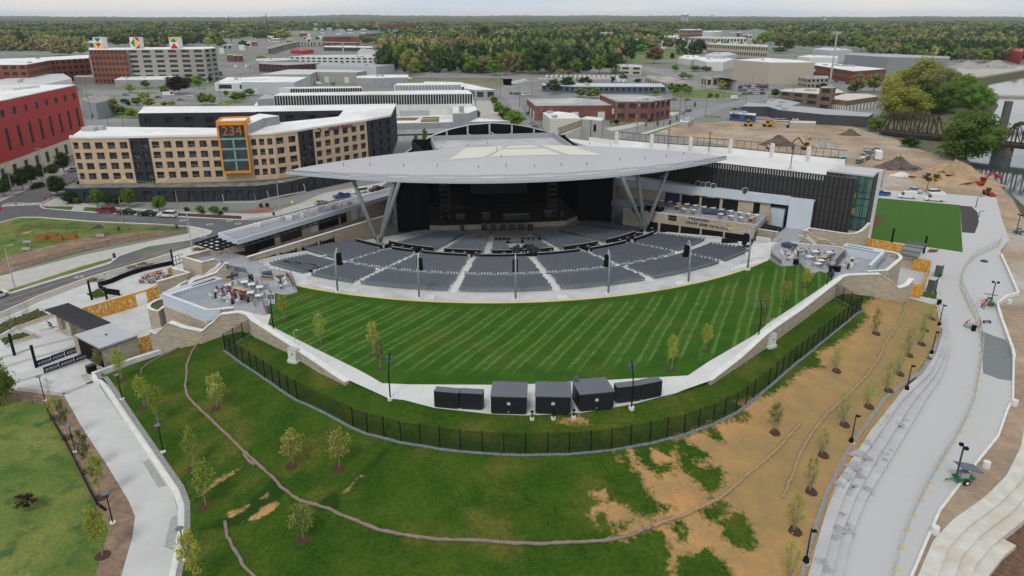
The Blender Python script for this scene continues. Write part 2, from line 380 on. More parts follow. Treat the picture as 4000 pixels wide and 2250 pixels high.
def berm_mat(m):
 nt=m.node_tree;L=nt.links.new;p=nt.nodes['Principled BSDF'];src=p.inputs['Base Color'].links[0].from_socket
 tcn=N(nt,'ShaderNodeTexCoord')
 fine=N(nt,'ShaderNodeTexNoise');fine.inputs['Scale'].default_value=2.2;fine.inputs['Detail'].default_value=8;fine.inputs['Roughness'].default_value=.7
 L(tcn.outputs['Object'],fine.inputs['Vector'])
 fv=N(nt,'ShaderNodeMapRange');fv.inputs[1].default_value=.3;fv.inputs[2].default_value=.7;fv.inputs[3].default_value=.62;fv.inputs[4].default_value=1.45
 L(fine.outputs[0],fv.inputs[0]);hs=N(nt,'ShaderNodeHueSaturation');L(fv.outputs[0],hs.inputs['Value']);L(src,hs.inputs['Color'])
 fl=N(nt,'ShaderNodeTexNoise');fl.inputs['Scale'].default_value=5;fl.inputs['Detail'].default_value=3;mpf=N(nt,'ShaderNodeMapping');mpf.inputs['Scale'].default_value=(.6,1.6,1)
 L(tcn.outputs['Object'],mpf.inputs[0]);L(mpf.outputs[0],fl.inputs['Vector']);rf=N(nt,'ShaderNodeValToRGB');rf.color_ramp.elements[0].position=.66;rf.color_ramp.elements[1].position=.74
 L(fl.outputs[0],rf.inputs[0]);mf=N(nt,'ShaderNodeMix',data_type='RGBA');mfm=N(nt,'ShaderNodeMath',operation='MULTIPLY');mfm.inputs[1].default_value=.5;L(rf.outputs[0],mfm.inputs[0]);L(mfm.outputs[0],mf.inputs[0]);L(hs.outputs[0],mf.inputs[6]);mf.inputs[7].default_value=(.22,.22,.09,1)
 at=N(nt,'ShaderNodeAttribute');at.attribute_name='patch';sp=N(nt,'ShaderNodeSeparateColor');L(at.outputs['Color'],sp.inputs[0])
 nz=N(nt,'ShaderNodeTexNoise');nz.inputs['Scale'].default_value=1.1;nz.inputs['Detail'].default_value=9;nz.inputs['Roughness'].default_value=.72;L(tcn.outputs['Object'],nz.inputs['Vector'])
 def thr(sock,lo,hi,amp):
  s1=N(nt,'ShaderNodeMath',operation='SUBTRACT');s1.inputs[1].default_value=.5;L(nz.outputs[0],s1.inputs[0])
  s2=N(nt,'ShaderNodeMath',operation='MULTIPLY_ADD');s2.inputs[1].default_value=amp;L(s1.outputs[0],s2.inputs[0]);L(sock,s2.inputs[2])
  r=N(nt,'ShaderNodeMapRange');r.inputs[1].default_value=lo;r.inputs[2].default_value=hi;L(s2.outputs[0],r.inputs[0]);return r.outputs[0]
 md=N(nt,'ShaderNodeMix',data_type='RGBA');L(thr(sp.outputs[1],.42,.75,1.4),md.inputs[0]);L(mf.outputs[2],md.inputs[6])
 md.inputs[7].default_value=(.020,.052,.008,1)
 dn=N(nt,'ShaderNodeTexNoise');dn.inputs['Scale'].default_value=.3;dn.inputs['Detail'].default_value=7;L(tcn.outputs['Object'],dn.inputs['Vector'])
 dr=N(nt,'ShaderNodeValToRGB');e=dr.color_ramp.elements;e[0].position=.36;e[1].position=.66;e[0].color=(.46,.26,.105,1);e[1].color=(.32,.21,.095,1)
 L(dn.outputs[0],dr.inputs[0]);df=N(nt,'ShaderNodeHueSaturation');fv2=N(nt,'ShaderNodeMapRange');fv2.inputs[1].default_value=.3;fv2.inputs[2].default_value=.7;fv2.inputs[3].default_value=.85;fv2.inputs[4].default_value=1.15
 L(fine.outputs[0],fv2.inputs[0]);L(fv2.outputs[0],df.inputs['Value']);L(dr.outputs[0],df.inputs['Color'])
 sb=N(nt,'ShaderNodeMix',data_type='RGBA');L(sp.outputs[2],sb.inputs[0]);L(df.outputs[0],sb.inputs[6]);sb.inputs[7].default_value=(.22,.19,.085,1)
 mdirt=N(nt,'ShaderNodeMix',data_type='RGBA');L(thr(sp.outputs[0],.36,.66,1.5),mdirt.inputs[0]);L(md.outputs[2],mdirt.inputs[6]);L(sb.outputs[2],mdirt.inputs[7])
 L(mdirt.outputs[2],p.inputs['Base Color'])
 b=N(nt,'ShaderNodeBump');b.inputs['Strength'].default_value=.6;b.inputs['Distance'].default_value=.25;L(fine.outputs[0],b.inputs['Height']);L(b.outputs[0],p.inputs['Normal'])
berm_mat(bm_)
berm=struct(drape('grassy_hillside',berm_poly,bm_,h_out,0,.75))
def paint(o,chans):
 me=o.data;n=len(me.vertices);co=np.empty(n*3,np.float32);me.vertices.foreach_get('co',co);P=co.reshape(-1,3)[:,:2]
 col=np.zeros((n,4),np.float32);col[:,3]=1
 for ch,polys,soft in chans:
  acc=np.zeros(n)
  for poly in polys:
   q=np.array([(p[0],p[1])for p in poly]);ins=inpoly(P,q);dmin=np.full(n,1e9)
   for i in range(len(q)):
    a,b=q[i],q[(i+1)%len(q)];ab=b-a;t=np.clip(((P-a)@ab)/max(ab@ab,1e-9),0,1)
    dmin=np.minimum(dmin,np.hypot(*(P-a-t[:,None]*ab).T))
   acc=np.maximum(acc,np.clip(.5+np.where(ins,dmin,-dmin)/soft,0,1))
  if ch<0:col[:,0]=np.minimum(col[:,0],1-acc)
  else:col[:,ch]=np.maximum(col[:,ch],acc)
 a=me.color_attributes.new('patch','FLOAT_COLOR','POINT');a.data.foreach_set('color',col.ravel())
hp=lambda t,l:ptsh(h_out,t,l)
dirt=[hp('E1',[(2150,475),(2210,500),(2260,600),(2400,700),(2450,660),(2576,640),(2576,1010),(2470,1030),(2350,1090),(2180,1150),(2010,1170),(2120,1090),(2210,1090),(2160,1040),(2060,1050),(1940,950),(1880,1000),(1960,1080),(1900,1010),(1890,950),(2010,880),(2100,900),(2220,980),(2330,1020),(2450,960),(2500,920),(2380,900),(2300,780),(2210,630)]),hp('E1',[(2330,480),(2420,520),(2530,570),(2480,600),(2400,590),(2380,640),(2340,560)]),hp('E1',[(1860,820),(2010,800),(2000,860),(1930,880)]),hp('E1',[(2040,510),(2130,600),(2080,590)]),hp('E1',[(2400,1080),(2490,1080),(2500,1180),(2576,1240),(2576,1330),(2500,1340),(2560,1260),(2460,1200)]),hp('E0',[(1870,600),(1590,790),(1450,880),(1600,740),(1780,640)]),hp('E0',[(1705,980),(1880,900),(1880,930),(1750,1010)]),hp('E0',[(1820,1060),(1920,980),(2000,920),(2120,860),(2060,960),(1950,1020)]),hp('E0',[(1950,870),(2040,810),(2000,870)]),hp('E1',[(0,830),(100,740),(100,760),(20,850)]),hp('E1',[(130,700),(180,675),(160,710)]),hp('E1',[(1610,270),(1800,240),(1900,300),(1620,300)]),polyd(('C3',[(1420,430),(1080,415),(930,520),(1010,620),(930,700),(780,830),(700,880),(480,980),(560,1110),(330,1150),(240,1260),(30,1400)]),('E2',[(400,130),(520,240),(250,290),(0,390),(-60,420),(-60,1000),(-100,1449),(0,1700),(900,1700),(980,1449),(1080,1050),(1180,780),(1480,320),(1760,0)]),('C3',[(1750,760),(1710,500)]),h=h_out)]
green=[hp('E2',l)for l in([(230,310),(330,430),(270,440),(150,360)],[(-60,400),(0,420),(90,470),(200,545),(190,580),(90,560),(110,640),(200,620),(320,640),(300,760),(200,850),(150,780),(60,700),(-20,640)],[(120,950),(300,870),(370,940),(230,1070)],[(270,1050),(400,945),(490,1020),(570,1190),(520,1280),(330,1190)],[(-40,1000),(60,1100),(0,1180),(-60,1170)],[(80,1270),(180,1230),(300,1320),(400,1449),(420,1600),(0,1600),(-60,1320)],[(370,240),(470,200),(480,280),(400,290)])]
dark=[hp('E0',[(1480,1090),(1700,1000),(1900,860),(2060,700),(2160,780),(2120,900),(1850,1070),(1500,1120)]),hp('E0',[(1440,890),(1850,590),(1880,620),(1450,910)]),hp('E1',[(-40,850),(200,600),(400,425),(425,450),(150,730),(20,870)]),hp('E0',[(2380,900),(2560,780),(2576,960),(2400,960)])]
sub=[polyd(('C3',[(1500,450),(1700,520),(1700,900),(1500,1000),(1300,1300),(1100,1449)]),('E2',[(1000,500),(820,800),(600,1100),(560,800),(800,500),(1100,150),(1300,0)]),h=h_out)]
paint(berm,[(0,[dirt[0],dirt[-1]],3.0),(0,dirt[1:-1],1.3),(-1,green,2.4),(1,dark,1.5),(2,sub,14.0)])
#the bowl: seating floor, lawn, crest walkway
def arc(r,a0,a1,n=48):return[Vector((BC.x+r*math.cos(R(a0+(a1-a0)*i/n)),BC.y+r*math.sin(R(a0+(a1-a0)*i/n))))for i in range(n+1)]
def ang(p):return math.degrees(math.atan2(p[1]-BC.y,p[0]-BC.x))%360
seat_floor=M('seating_concrete',(.52,.52,.51),(.44,.44,.44),.4,.85,c3=(.38,.38,.38),s3=.15)
A0,A1=ang(W('B1',370,1400,4)),ang(W('B2',2500,1290,4))
struct(drape('seating_floor',arc(20,A0-8,A1+8,24)+arc(86,A0-8,A1+8,60)[::-1],seat_floor,h_in,0,2.5))
lawn_m=M('mown_lawn',(.029,.084,.008),(.040,.105,.011),.3,1,.0,spec=.08,c3=(.06,.095,.014),s3=.12)
def lawn_nodes(m):
 nt=m.node_tree;L=nt.links.new;p=nt.nodes['Principled BSDF'];src=p.inputs['Base Color'].links[0].from_socket
 tcn=N(nt,'ShaderNodeTexCoord');vr=N(nt,'ShaderNodeVectorRotate',rotation_type='Z_AXIS');vr.inputs['Angle'].default_value=-R(68.5);L(tcn.outputs['Object'],vr.inputs['Vector'])
 wn=N(nt,'ShaderNodeTexNoise');wn.inputs['Scale'].default_value=.045;wn.inputs['Detail'].default_value=1;L(tcn.outputs['Object'],wn.inputs['Vector'])
 wn2=N(nt,'ShaderNodeTexNoise');wn2.inputs['Scale'].default_value=.6;wn2.inputs['Detail'].default_value=3;L(tcn.outputs['Object'],wn2.inputs['Vector'])
 sx=N(nt,'ShaderNodeSeparateXYZ');L(vr.outputs[0],sx.inputs[0])
 a=N(nt,'ShaderNodeMath',operation='MULTIPLY_ADD');a.inputs[1].default_value=1.3;L(wn.outputs[0],a.inputs[0]);L(sx.outputs['Y'],a.inputs[2])
 a2=N(nt,'ShaderNodeMath',operation='MULTIPLY_ADD');a2.inputs[1].default_value=.28;L(wn2.outputs[0],a2.inputs[0]);L(a.outputs[0],a2.inputs[2])
 d=N(nt,'ShaderNodeMath',operation='DIVIDE');d.inputs[1].default_value=4.2;L(a2.outputs[0],d.inputs[0])
 f=N(nt,'ShaderNodeMath',operation='FRACT');L(d.outputs[0],f.inputs[0])
 r=N(nt,'ShaderNodeValToRGB');el=r.color_ramp.elements;el[0].position=0;el[0].color=(0,0,0,1);el[1].position=.05;el[1].color=(1,1,1,1)
 for pos,v in((.10,.9),(.16,.18),(.37,.18),(.42,1),(.48,.8),(.55,0),(1,0)):
  e=el.new(pos);e.color=(v,v,v,1)
 L(f.outputs[0],r.inputs[0])
 fn=N(nt,'ShaderNodeTexNoise');fn.inputs['Scale'].default_value=3;fn.inputs['Detail'].default_value=8;fn.inputs['Roughness'].default_value=.7;L(tcn.outputs['Object'],fn.inputs['Vector'])
 fm=N(nt,'ShaderNodeMapRange');fm.inputs[1].default_value=.3;fm.inputs[2].default_value=.7;fm.inputs[3].default_value=.65;fm.inputs[4].default_value=1.35;L(fn.outputs[0],fm.inputs[0])
 cx=N(nt,'ShaderNodeVectorMath',operation='DISTANCE');cx.inputs[1].default_value=(BC.x,BC.y,5);L(tcn.outputs['Object'],cx.inputs[0])
 mk=N(nt,'ShaderNodeMapRange');mk.inputs[1].default_value=88;mk.inputs[2].default_value=91;L(cx.outputs['Value'],mk.inputs[0])
 mk2=N(nt,'ShaderNodeMapRange');mk2.inputs[1].default_value=123;mk2.inputs[2].default_value=119;L(cx.outputs['Value'],mk2.inputs[0])
 mm=N(nt,'ShaderNodeMath',operation='MULTIPLY');L(mk.outputs[0],mm.inputs[0]);L(mk2.outputs[0],mm.inputs[1])
 m3=N(nt,'ShaderNodeMath',operation='MULTIPLY');L(mm.outputs[0],m3.inputs[0]);L(r.outputs[0],m3.inputs[1])
 m4=N(nt,'ShaderNodeMath',operation='MULTIPLY');L(m3.outputs[0],m4.inputs[0]);wr_=N(nt,'ShaderNodeMapRange');wr_.inputs[1].default_value=.3;wr_.inputs[2].default_value=.7;wr_.inputs[3].default_value=.3;wr_.inputs[4].default_value=.8;L(wn2.outputs[0],wr_.inputs[0]);L(wr_.outputs[0],m4.inputs[1])
 mx=N(nt,'ShaderNodeMix',data_type='RGBA');L(m4.outputs[0],mx.inputs[0]);L(src,mx.inputs[6]);mx.inputs[7].default_value=(.13,.23,.05,1)
 hs=N(nt,'ShaderNodeHueSaturation');L(fm.outputs[0],hs.inputs['Value']);L(mx.outputs[2],hs.inputs['Color']);L(hs.outputs[0],p.inputs['Base Color'])
 b=N(nt,'ShaderNodeBump');b.inputs['Strength'].default_value=.5;b.inputs['Distance'].default_value=.15;L(fn.outputs[0],b.inputs['Height']);L(b.outputs[0],p.inputs['Normal'])
lawn_nodes(lawn_m)
hi=lambda t,l:ptsh(h_in,t,l)
aL,aR=ang(WH(h_in,'C1',420,285)),ang(WH(h_in,'C3',40,20))
lawn_poly=arc(86,aL-4,aR+2,60)+hi('C3',[(620,190),(650,240),(0,680)])+hi('C2',[(2450,790),(1770,1205),(970,1250),(520,1270),(200,1290),(0,1300)])+hi('C1',[(1560,1295),(1270,1283),(120,690),(140,480)])
struct(drape('lawn',lawn_poly,lawn_m,h_in,.03,2.0))
walk_poly=polyd(('C1',[(-60,560),(150,590),(120,690),(1270,1283),(1560,1295)]),('C2',[(0,1300),(200,1290),(520,1270),(970,1250),(1770,1205),(2450,790)]),('C3',[(0,680),(650,240),(760,170),(760,250),(690,280),(30,700)]),h=h_in)
walk_poly+=polyd(('C2',[(2540,830),(1985,1262),(1900,1290),(1520,1425)]),('E1',[(2576,55),(2200,155),(1800,222),(1400,240),(1130,230),(700,182),(480,124)]),('C1',[(1335,1435),(930,1250),(830,1180),(0,650),(-60,590)]),h=h_in)
slabs=stripes_mat('walkway_concrete',(.60,.60,.58),(.45,.45,.44),3.0,'X',.02,.85)
struct(drape('crest_walkway',walk_poly,slabs,h_in,.05,2.0))
mb=MB().mat(M('yellow_edge_paint',(.75,.55,.12),(.65,.48,.12),2,.7))
ar=arc(85.9,aL-6,aR+4,70)
mb.wall(ar,[h_in(*p)-.3 for p in ar],[h_in(*p)+.12 for p in ar],.28);tag(mb.build('yellow_kerb'),'long curved concrete kerb painted yellow between the back row of seats and the lawn','kerb')
for nm,(t,l)in{'a':('C1',[(1700,400),(1800,400),(1790,445),(1680,440)]),'b':('C2',[(445,402),(550,400),(575,440),(465,445)]),'c':('C2',[(1625,270),(1720,250),(1765,285),(1665,300)]),'d':('C1',[(500,280),(830,330),(1040,345),(1000,368),(780,345)]),'e':('C2',[(2180,130),(2500,40),(2576,20),(2576,50),(2210,157)])}.items():
 q=hi(t,l);zc=max(p.z for p in q)+.12
 struct(MB().mat(concrete).prism(q,min(p.z for p in q)-.3,zc).build('lawn_step'))
 #streets, plaza, path, riverwalk
road=polyd(('C0',[(-500,770),(0,575),(400,400),(900,215),(1400,70),(1700,-20)]),('B0',[(2100,1150),(2576,1010)]),('B1',[(300,900),(900,800),(1500,600),(1900,400),(1500,430),(1300,560),(1170,655),(770,725),(600,780),(230,880),(0,905)]),('B0',[(2430,920),(1600,880),(970,850),(600,820),(440,800),(400,770),(540,700),(640,640),(800,520),(980,380),(900,330),(700,440),(330,600),(180,660),(0,740),(-500,930),(-500,1130),(0,950),(200,900),(400,900),(900,940),(1600,970),(1900,990),(2050,1020),(2130,1040),(2115,1065),(1900,1130),(1500,1190),(1200,1290)]),('C0',[(1100,80),(800,170),(400,290),(0,415),(-500,600)]))
struct(drape('street',road,asphalt,off=.012))
struct(drape('sidewalk',polyd(('C0',[(-500,770),(0,575),(400,400),(900,215),(1400,70),(1700,-20)]),('B0',[(2250,1105),(2576,1040),(2576,1449)]),('C0',[(2576,300),(1660,620),(1640,945),(1000,1210),(950,1230),(740,1449)]),('E0',[(480,82),(110,40),(0,20),(-500,0)])),M('plaza_concrete',(.55,.55,.535),(.48,.48,.47),.3,.85),off=.004))
kerb_m=concrete_cap
def kerb(name,l,h=.14,th=.3,label=None):
 mb=MB().mat(kerb_m);mb.wall(l,-.02,h,th);return struct(mb.build(name),label)
kerb('kerb',polyd(('C0',[(-500,770),(0,575),(400,400),(900,215),(1400,70),(1700,-20)]),('B0',[(2200,1120)])))
kerb('kerb',polyd(('B0',[(640,640),(540,700),(410,760),(405,790),(440,810),(600,825),(970,853),(1600,885),(2430,925),(2576,918)]),('B1',[(230,880),(600,780),(770,725),(1170,655)])))
kerb('kerb',polyd(('B0',[(0,950),(200,900),(400,900),(900,940),(1600,970),(1900,990),(2050,1020),(2130,1040),(2115,1065),(1900,1130),(1500,1190),(1200,1290)]),('C0',[(1100,80),(800,170),(400,290),(0,415)])))
kerb('kerb',polyd(('B0',[(700,440),(330,600),(180,660),(0,740)])))
def strip(name,l,wd,m,off,z=0):
 mb=MB().mat(m);P=[Vector((p[0],p[1]))for p in l];n=len(P);vs=[]
 for i in range(n):
  d=(P[min(i+1,n-1)]-P[max(i-1,0)]).normalized();q=Vector((-d.y,d.x))*wd/2
  vs+=[(*(P[i]-q),off),(*(P[i]+q),off)]
 mb.add(vs,[(2*i,2*i+2,2*i+3,2*i+1)for i in range(n-1)]);return struct(mb.build(name))
orange_line=M('orange_road_paint',(.62,.34,.10),(.50,.30,.12),4,.7);white_line=M('white_road_paint',(.7,.7,.68),(.55,.55,.54),4,.7)
strip('lane_line',polyd(('C0',[(0,462),(400,330),(800,205),(1100,118),(1400,42)]),('B0',[(1500,1275),(1930,1165)])),.16,orange_line,.020)
strip('lane_line',polyd(('C0',[(50,490),(120,478),(400,380),(800,240),(1100,150),(1400,75),(1600,30)]),('B0',[(1650,1260),(1990,1190)])),.16,orange_line,.020)
for i in range(13):
 a=W('B0',25+i*29,792-i*1.5);b=W('B0',45+i*29,768-i*1.5);strip('crosswalk_bar',[a,b],.45,white_line,.020)
strip('stop_line',pts('B0',[(50,757),(245,750)]),.4,white_line,.020)
for t,x,y in(('B0',1840,930),('B0',2310,933),('B0',2395,962),('B0',2045,1093),('C0',795,210),('C0',1057,184),('B0',2110,970)):
 p=W(t,x,y);mb=MB().mat(M('concrete_collar',(.40,.40,.38),None,3,.9));mb.cyl(p,.95,.013,.022,20);mb.mat(dark_grey);mb.cyl(p,.42,.022,.028,16);tag(mb.build('manhole_cover'),None,'manhole cover')
struct(drape('sidewalk',polyd(('C0',[(-500,840),(0,640),(420,450),(900,270),(1300,150),(1750,20),(1740,-25),(1400,72),(900,217),(400,402),(0,577),(-500,772)])),M('brown_paving',(.33,.30,.275),(.29,.265,.245),.6,.9),off=.008))
struct(drape('sidewalk',polyd(('C0',[(-500,590),(0,405),(400,282),(800,162),(1100,72)]),('B0',[(1200,1283),(1500,1184),(1900,1124),(2112,1062),(2126,1042),(2045,1022),(1895,992),(1900,1060),(1400,1160),(850,1275),(150,1449)]),('C0',[(0,200),(-500,350)])),M('park_walk',(.47,.45,.41),(.41,.39,.36),.5,.9),off=.008))
struct(drape('verge',polyd(('C0',[(0,395),(0,360),(160,320),(800,110),(1120,22),(1130,45),(800,150),(400,270)])),grass2,off=.013))
struct(drape('verge',pts('B0',[(1350,1250),(1400,1240),(1800,1150),(1790,1165),(1420,1262)]),grass2,off=.013))
struct(drape('park_grass',polyd(('B0',[(-500,1120),(0,960),(200,905),(400,905),(900,946),(1870,998),(1885,1055),(1400,1130),(850,1240),(150,1430)]),('C0',[(0,240),(-500,400)])),grass2,off=.005))
struct(drape('dirt_track',polyd(('B0',[(-300,1600),(60,1290),(300,1235),(780,1120),(1170,1070),(1500,1035),(1880,1040),(1860,1055),(1390,1125),(850,1232),(400,1350),(100,1449)]),('C0',[(0,190),(-300,330)])),brown_dirt,off=.012))
struct(drape('sidewalk',polyd(('B0',[(410,775),(530,715),(640,650),(700,700),(900,775),(1400,810),(2000,850),(2400,860),(2576,850)]),('B1',[(0,780),(200,840),(420,760),(700,650),(1150,570),(1400,520),(1300,560),(1170,652),(770,722),(600,777),(230,877),(0,902)]),('B0',[(2430,916),(1600,876),(970,846),(600,816)])),M('street_walk',(.46,.45,.42),(.40,.39,.365),.5,.9),off=.006))
struct(drape('sidewalk',polyd(('B0',[(-300,900),(0,735),(180,655),(330,595),(700,435),(800,380),(620,400),(300,480),(-300,640)])),MATS['street_walk'],off=.006))
struct(drape('verge',pts('B0',[(440,788),(740,790),(715,825),(600,815),(460,802)]),grass,off=.012))
struct(drape('verge',pts('B0',[(860,795),(1010,805),(1390,830),(1600,850),(1600,868),(970,842),(830,832)]),grass,off=.012))
struct(drape('planting_bed',pts('B0',[(1790,855),(2430,885),(2430,918),(1780,882)]),mulch,off=.012))
struct(drape('brick_paving',polyd(('B0',[(2440,840),(2576,810)]),('B1',[(0,780),(190,810),(160,850),(0,862)]),('B0',[(2576,862),(2400,862)])),M('paver_red',(.30,.16,.11),(.24,.13,.09),2,.9),off=.012))
for l in([(0,1030),(350,920),(780,815),(900,790)],[(0,1130),(400,1010),(860,880)],[(150,1275),(470,1180),(870,1045)],[(400,1000-250),(640,700),(580,760)],[(190,735),(380,810),(400,830)],[(640,1392),(905,1282),(945,1265)],[(845,1190),(905,1282)],[(160,1335),(640,1395)]):
 strip('paving_band',pts('C0',l),.95,conc_tan,.012)
struct(drape('paving_band',pts('C0',[(600,760),(820,700),(1000,830),(760,820),(640,790)]),conc_tan,off=.016))
path_m=M('path_concrete',(.53,.53,.515),(.48,.48,.47),.25,.8,c3=(.44,.44,.43),s3=.05)
path_l=[(480,80),(620,330),(800,600),(970,880),(1020,1000),(1000,1150),(915,1449),(850,1750)]
path_r=[(1300,1750),(1290,1449),(1340,1150),(1345,960),(1290,790),(960,320),(735,-10)]
struct(drape('path',pts('E0',path_l+path_r)+pts('C0',[(850,1185)]),path_m,off=.010))
damp=M('damp_concrete',(.30,.30,.29),(.36,.36,.35),1.5,.6)
struct(drape('damp_patch',pts('E0',[(1075,590),(1150,560),(1280,760),(1195,785)]),damp,off=.016));struct(drape('damp_patch',pts('E0',[(1290,1010),(1335,990),(1345,1100),(1300,1250),(1240,1230)]),damp,off=.016))
struct(drape('mulch_strip',pts('E0',[(-300,0),(110,42),(478,84),(618,334),(798,604),(967,882),(1016,1000),(996,1150),(910,1449),(850,1750),(600,1750),(720,1449),(820,1100),(720,900),(340,160),(0,92),(-300,60)]),brown_dirt,off=.006))
struct(drape('field_grass',pts('E0',[(-400,40),(0,92),(340,160),(720,900),(820,1100),(720,1449),(600,1800),(-400,1800)]),grass2,off=.012))
wl=pts('C0',[(1690,960),(1350,1065),(945,1215),(975,1290)])+pts('E0',[(775,0),(985,320),(1262,730),(1335,840),(1378,960),(1378,1150),(1340,1350),(1310,1500),(1270,1750)])
mb=MB().mat(concrete_cap);mb.wall(wl,-.05,[.75]*len(wl),.75);tag(mb.build('low_retaining_wall'),'long low white concrete wall curving beside the foreground path','retaining wall')
gl=[p+Vector((0,0,0))for p in wl]
gravel=M('gravel',(.33,.32,.30),(.16,.16,.155),7,1,.6,detail=6)
def hstrip(name,l,wd,m,hf,off,side=0.0):
 P=[Vector((p[0],p[1]))for p in l];Q=[P[0]]
 for a,b in zip(P,P[1:]):
  k=max(1,int((b-a).length/1.5));Q+=[a.lerp(b,j/k)for j in range(1,k+1)]
 n=len(Q);vs=[]
 for i in range(n):
  d=(Q[min(i+1,n-1)]-Q[max(i-1,0)]).normalized();q=Vector((-d.y,d.x))
  for s in(-.5,0,.5):
   v=Q[i]+q*(wd*s+side);vs.append((v.x,v.y,hf(v.x,v.y)+off))
 mb=MB().mat(m).add(vs,[(3*i+k,3*i+3+k,3*i+4+k,3*i+1+k)for i in range(n-1)for k in(0,1)]);return tag(mb.build(name,smooth=True),None,None,None,'stuff')
hstrip('gravel_strip',gl[2:],.65,gravel,h_out,.06,side=.65);speckle(MATS['path_concrete'],.6,.93,1.05);speckle(rwm,.5,.92,1.06)if 0 else None
rw=polyd(('B3',[(1100,625),(1500,640),(2140,690),(2290,680),(2350,900),(2430,1130),(2340,1230)]),('C3',[(2340,0),(2510,390),(2400,420),(2300,500),(2380,760),(2470,1030),(2460,1449)]),('E2',[(2450,200),(2380,400),(2170,660),(1940,960),(1870,1120),(1730,1449),(1620,1800),(800,1800),(900,1449),(950,1120),(1050,900),(1150,700),(1350,300),(1500,0)]),('C3',[(1500,1100),(1600,800),(1640,560),(1400,440),(1000,200),(900,0)]),('B3',[(900,1300),(1000,1000)]))
rwm=stripes_mat('riverwalk_concrete',(.49,.49,.485),(.45,.45,.445),2.6,'Y',.03,.8)
speckle(rwm,.3,.90,1.08);speckle(MATS['plaza_concrete'],.4,.92,1.06);struct(drape('riverwalk',rw,rwm,off=.004))
struct(drape('lower_walk',polyd(('C3',[(2140,750),(2260,800),(2395,845),(2470,1030),(2455,1255),(2330,1240),(2165,1180)])),M('gravel_base',(.20,.215,.22),(.16,.175,.18),2,1),off=.011))
struct(drape('lawn_square',pts('B3',[(1088,702),(1930,775),(1960,1250),(1010,1112)]),M('square_lawn',(.035,.105,.007),(.05,.125,.010),.8,1),off=.011))
struct(drape('planting_bed',pts('B3',[(1930,780),(2050,790),(2110,850),(2122,950),(2080,1060),(1952,1050)]),M('dark_soil',(.07,.06,.055),(.05,.045,.04),1,1,.4),off=.014))
struct(drape('planting_bed',pts('B3',[(1060,870),(1180,885),(1020,1090),(1010,1000)]),M('shrub_bed',(.09,.045,.035),(.10,.07,.03),2,1,.6),off=.014))
dm=M('site_dirt',(.42,.31,.21),(.27,.20,.14),.07,1,.3,c3=(.42,.40,.37),s3=.03,detail=9);speckle(dm,.5,.72,1.25)
struct(drape('river_scrub',polyd(('B3',[(1250,90),(1480,200),(1790,290),(1955,318),(1865,190)]),('A3',[(1895,1280),(2115,1150),(2235,1000),(2145,860),(2080,800),(1800,850),(1200,1000),(1130,1150),(1100,1310)])),M('scrub',(.07,.085,.03),(.13,.12,.07),.2,1,.8),off=.009))
struct(drape('construction_ground',polyd(('A2',[(1430,1330),(1700,1240),(2000,1235),(2576,1180)]),('A3',[(450,1170),(900,1290),(1150,1370)]),('B3',[(1330,130),(1480,205),(1790,296),(2070,415),(2180,495),(2320,580),(2450,705),(2535,855),(2630,1000),(2640,1449)]),('C3',[(2720,600),(2700,1200)]),('E2',[(2560,480),(2470,630),(2290,850),(2070,1030),(1850,1290),(1720,1600),(1600,1600),(1730,1449),(1870,1120),(1940,960),(2170,660),(2380,400),(2450,200)]),('C3',[(2460,1449),(2470,1030),(2380,760),(2300,500),(2400,420),(2510,390),(2340,0)]),('B3',[(2430,1130),(2350,900),(2290,680),(2140,690),(1500,640),(1100,625),(900,500)]),('B2',[(2300,200),(1500,60)])),dm,off=.006))
#amphitheatre: canopy, stage house, seats
def part(mb,name,parent,smooth=False):
 """mesh given in world coordinates, stored relative to its (unrotated) parent's base"""
 x,y,z=(parent.parent or parent).location;mb.v=[(a-x,b-y,c-z)for a,b,c in mb.v]
 return mb.build(name,parent,smooth)
T1,T2=Vector((-55.3,175.4)),Vector((57.6,194.0));MC=(T1+T2)/2;HU=(T2-T1).length/2
EU=(T2-T1).normalized();EV=Vector((EU.y,-EU.x))
FW,BW=19.2,17.0
def uv(x,y):
 d=Vector((x,y))-MC;return d.dot(EU)/HU,d.dot(EV)
def roof_z(x,y):
 u,v=uv(x,y);u=max(-1,min(1,u));w_=(FW if v>0 else BW)*max(1-u*u,.002);t=max(-1,min(1,v/w_))
 rim=19.3+(1.6*(1-u*u)if v<0 else 0)*min(1,-t if v<0 else 0)
 return rim+2.9*(1-abs(t)**2.2)*max(1-u*u,0)**.7
def rp(u,t):
 w_=(FW if t>0 else BW)*max(1-u*u,.0);return MC+EU*HU*u+EV*w_*t
roof_m=M('membrane_roof',(.44,.44,.45),(.40,.40,.415),.05,.7,c3=(.41,.41,.42),s3=.03)
canopy=thing('stage_canopy','huge pale grey lens-shaped roof canopy over the stage, with a cream triangle pattern on top','canopy',(MC.x,MC.y,0))
NU,NV=72,20
vs,fs=[],[]
for i in range(NU+1):
 u=-math.cos(math.pi*i/NU)*.9995
 for j in range(NV+1):
  p=rp(u,-1+2*j/NV);vs.append((p.x,p.y,roof_z(p.x,p.y)))
for i in range(NU):
 for j in range(NV):a=i*(NV+1)+j;fs.append((a,a+1,a+NV+2,a+NV+1))
mb=MB().mat(roof_m).add(vs,[f[::-1]for f in fs]);rdk=part(mb,'roof_deck',canopy,True)
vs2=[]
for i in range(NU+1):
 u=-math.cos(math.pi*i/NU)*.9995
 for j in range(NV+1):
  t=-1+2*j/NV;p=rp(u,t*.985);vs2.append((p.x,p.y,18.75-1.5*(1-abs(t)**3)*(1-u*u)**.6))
part(MB().mat(M('canopy_soffit',(.05,.052,.055),(.04,.042,.045),.2,.7)).add(vs2,fs),'soffit',canopy,True)
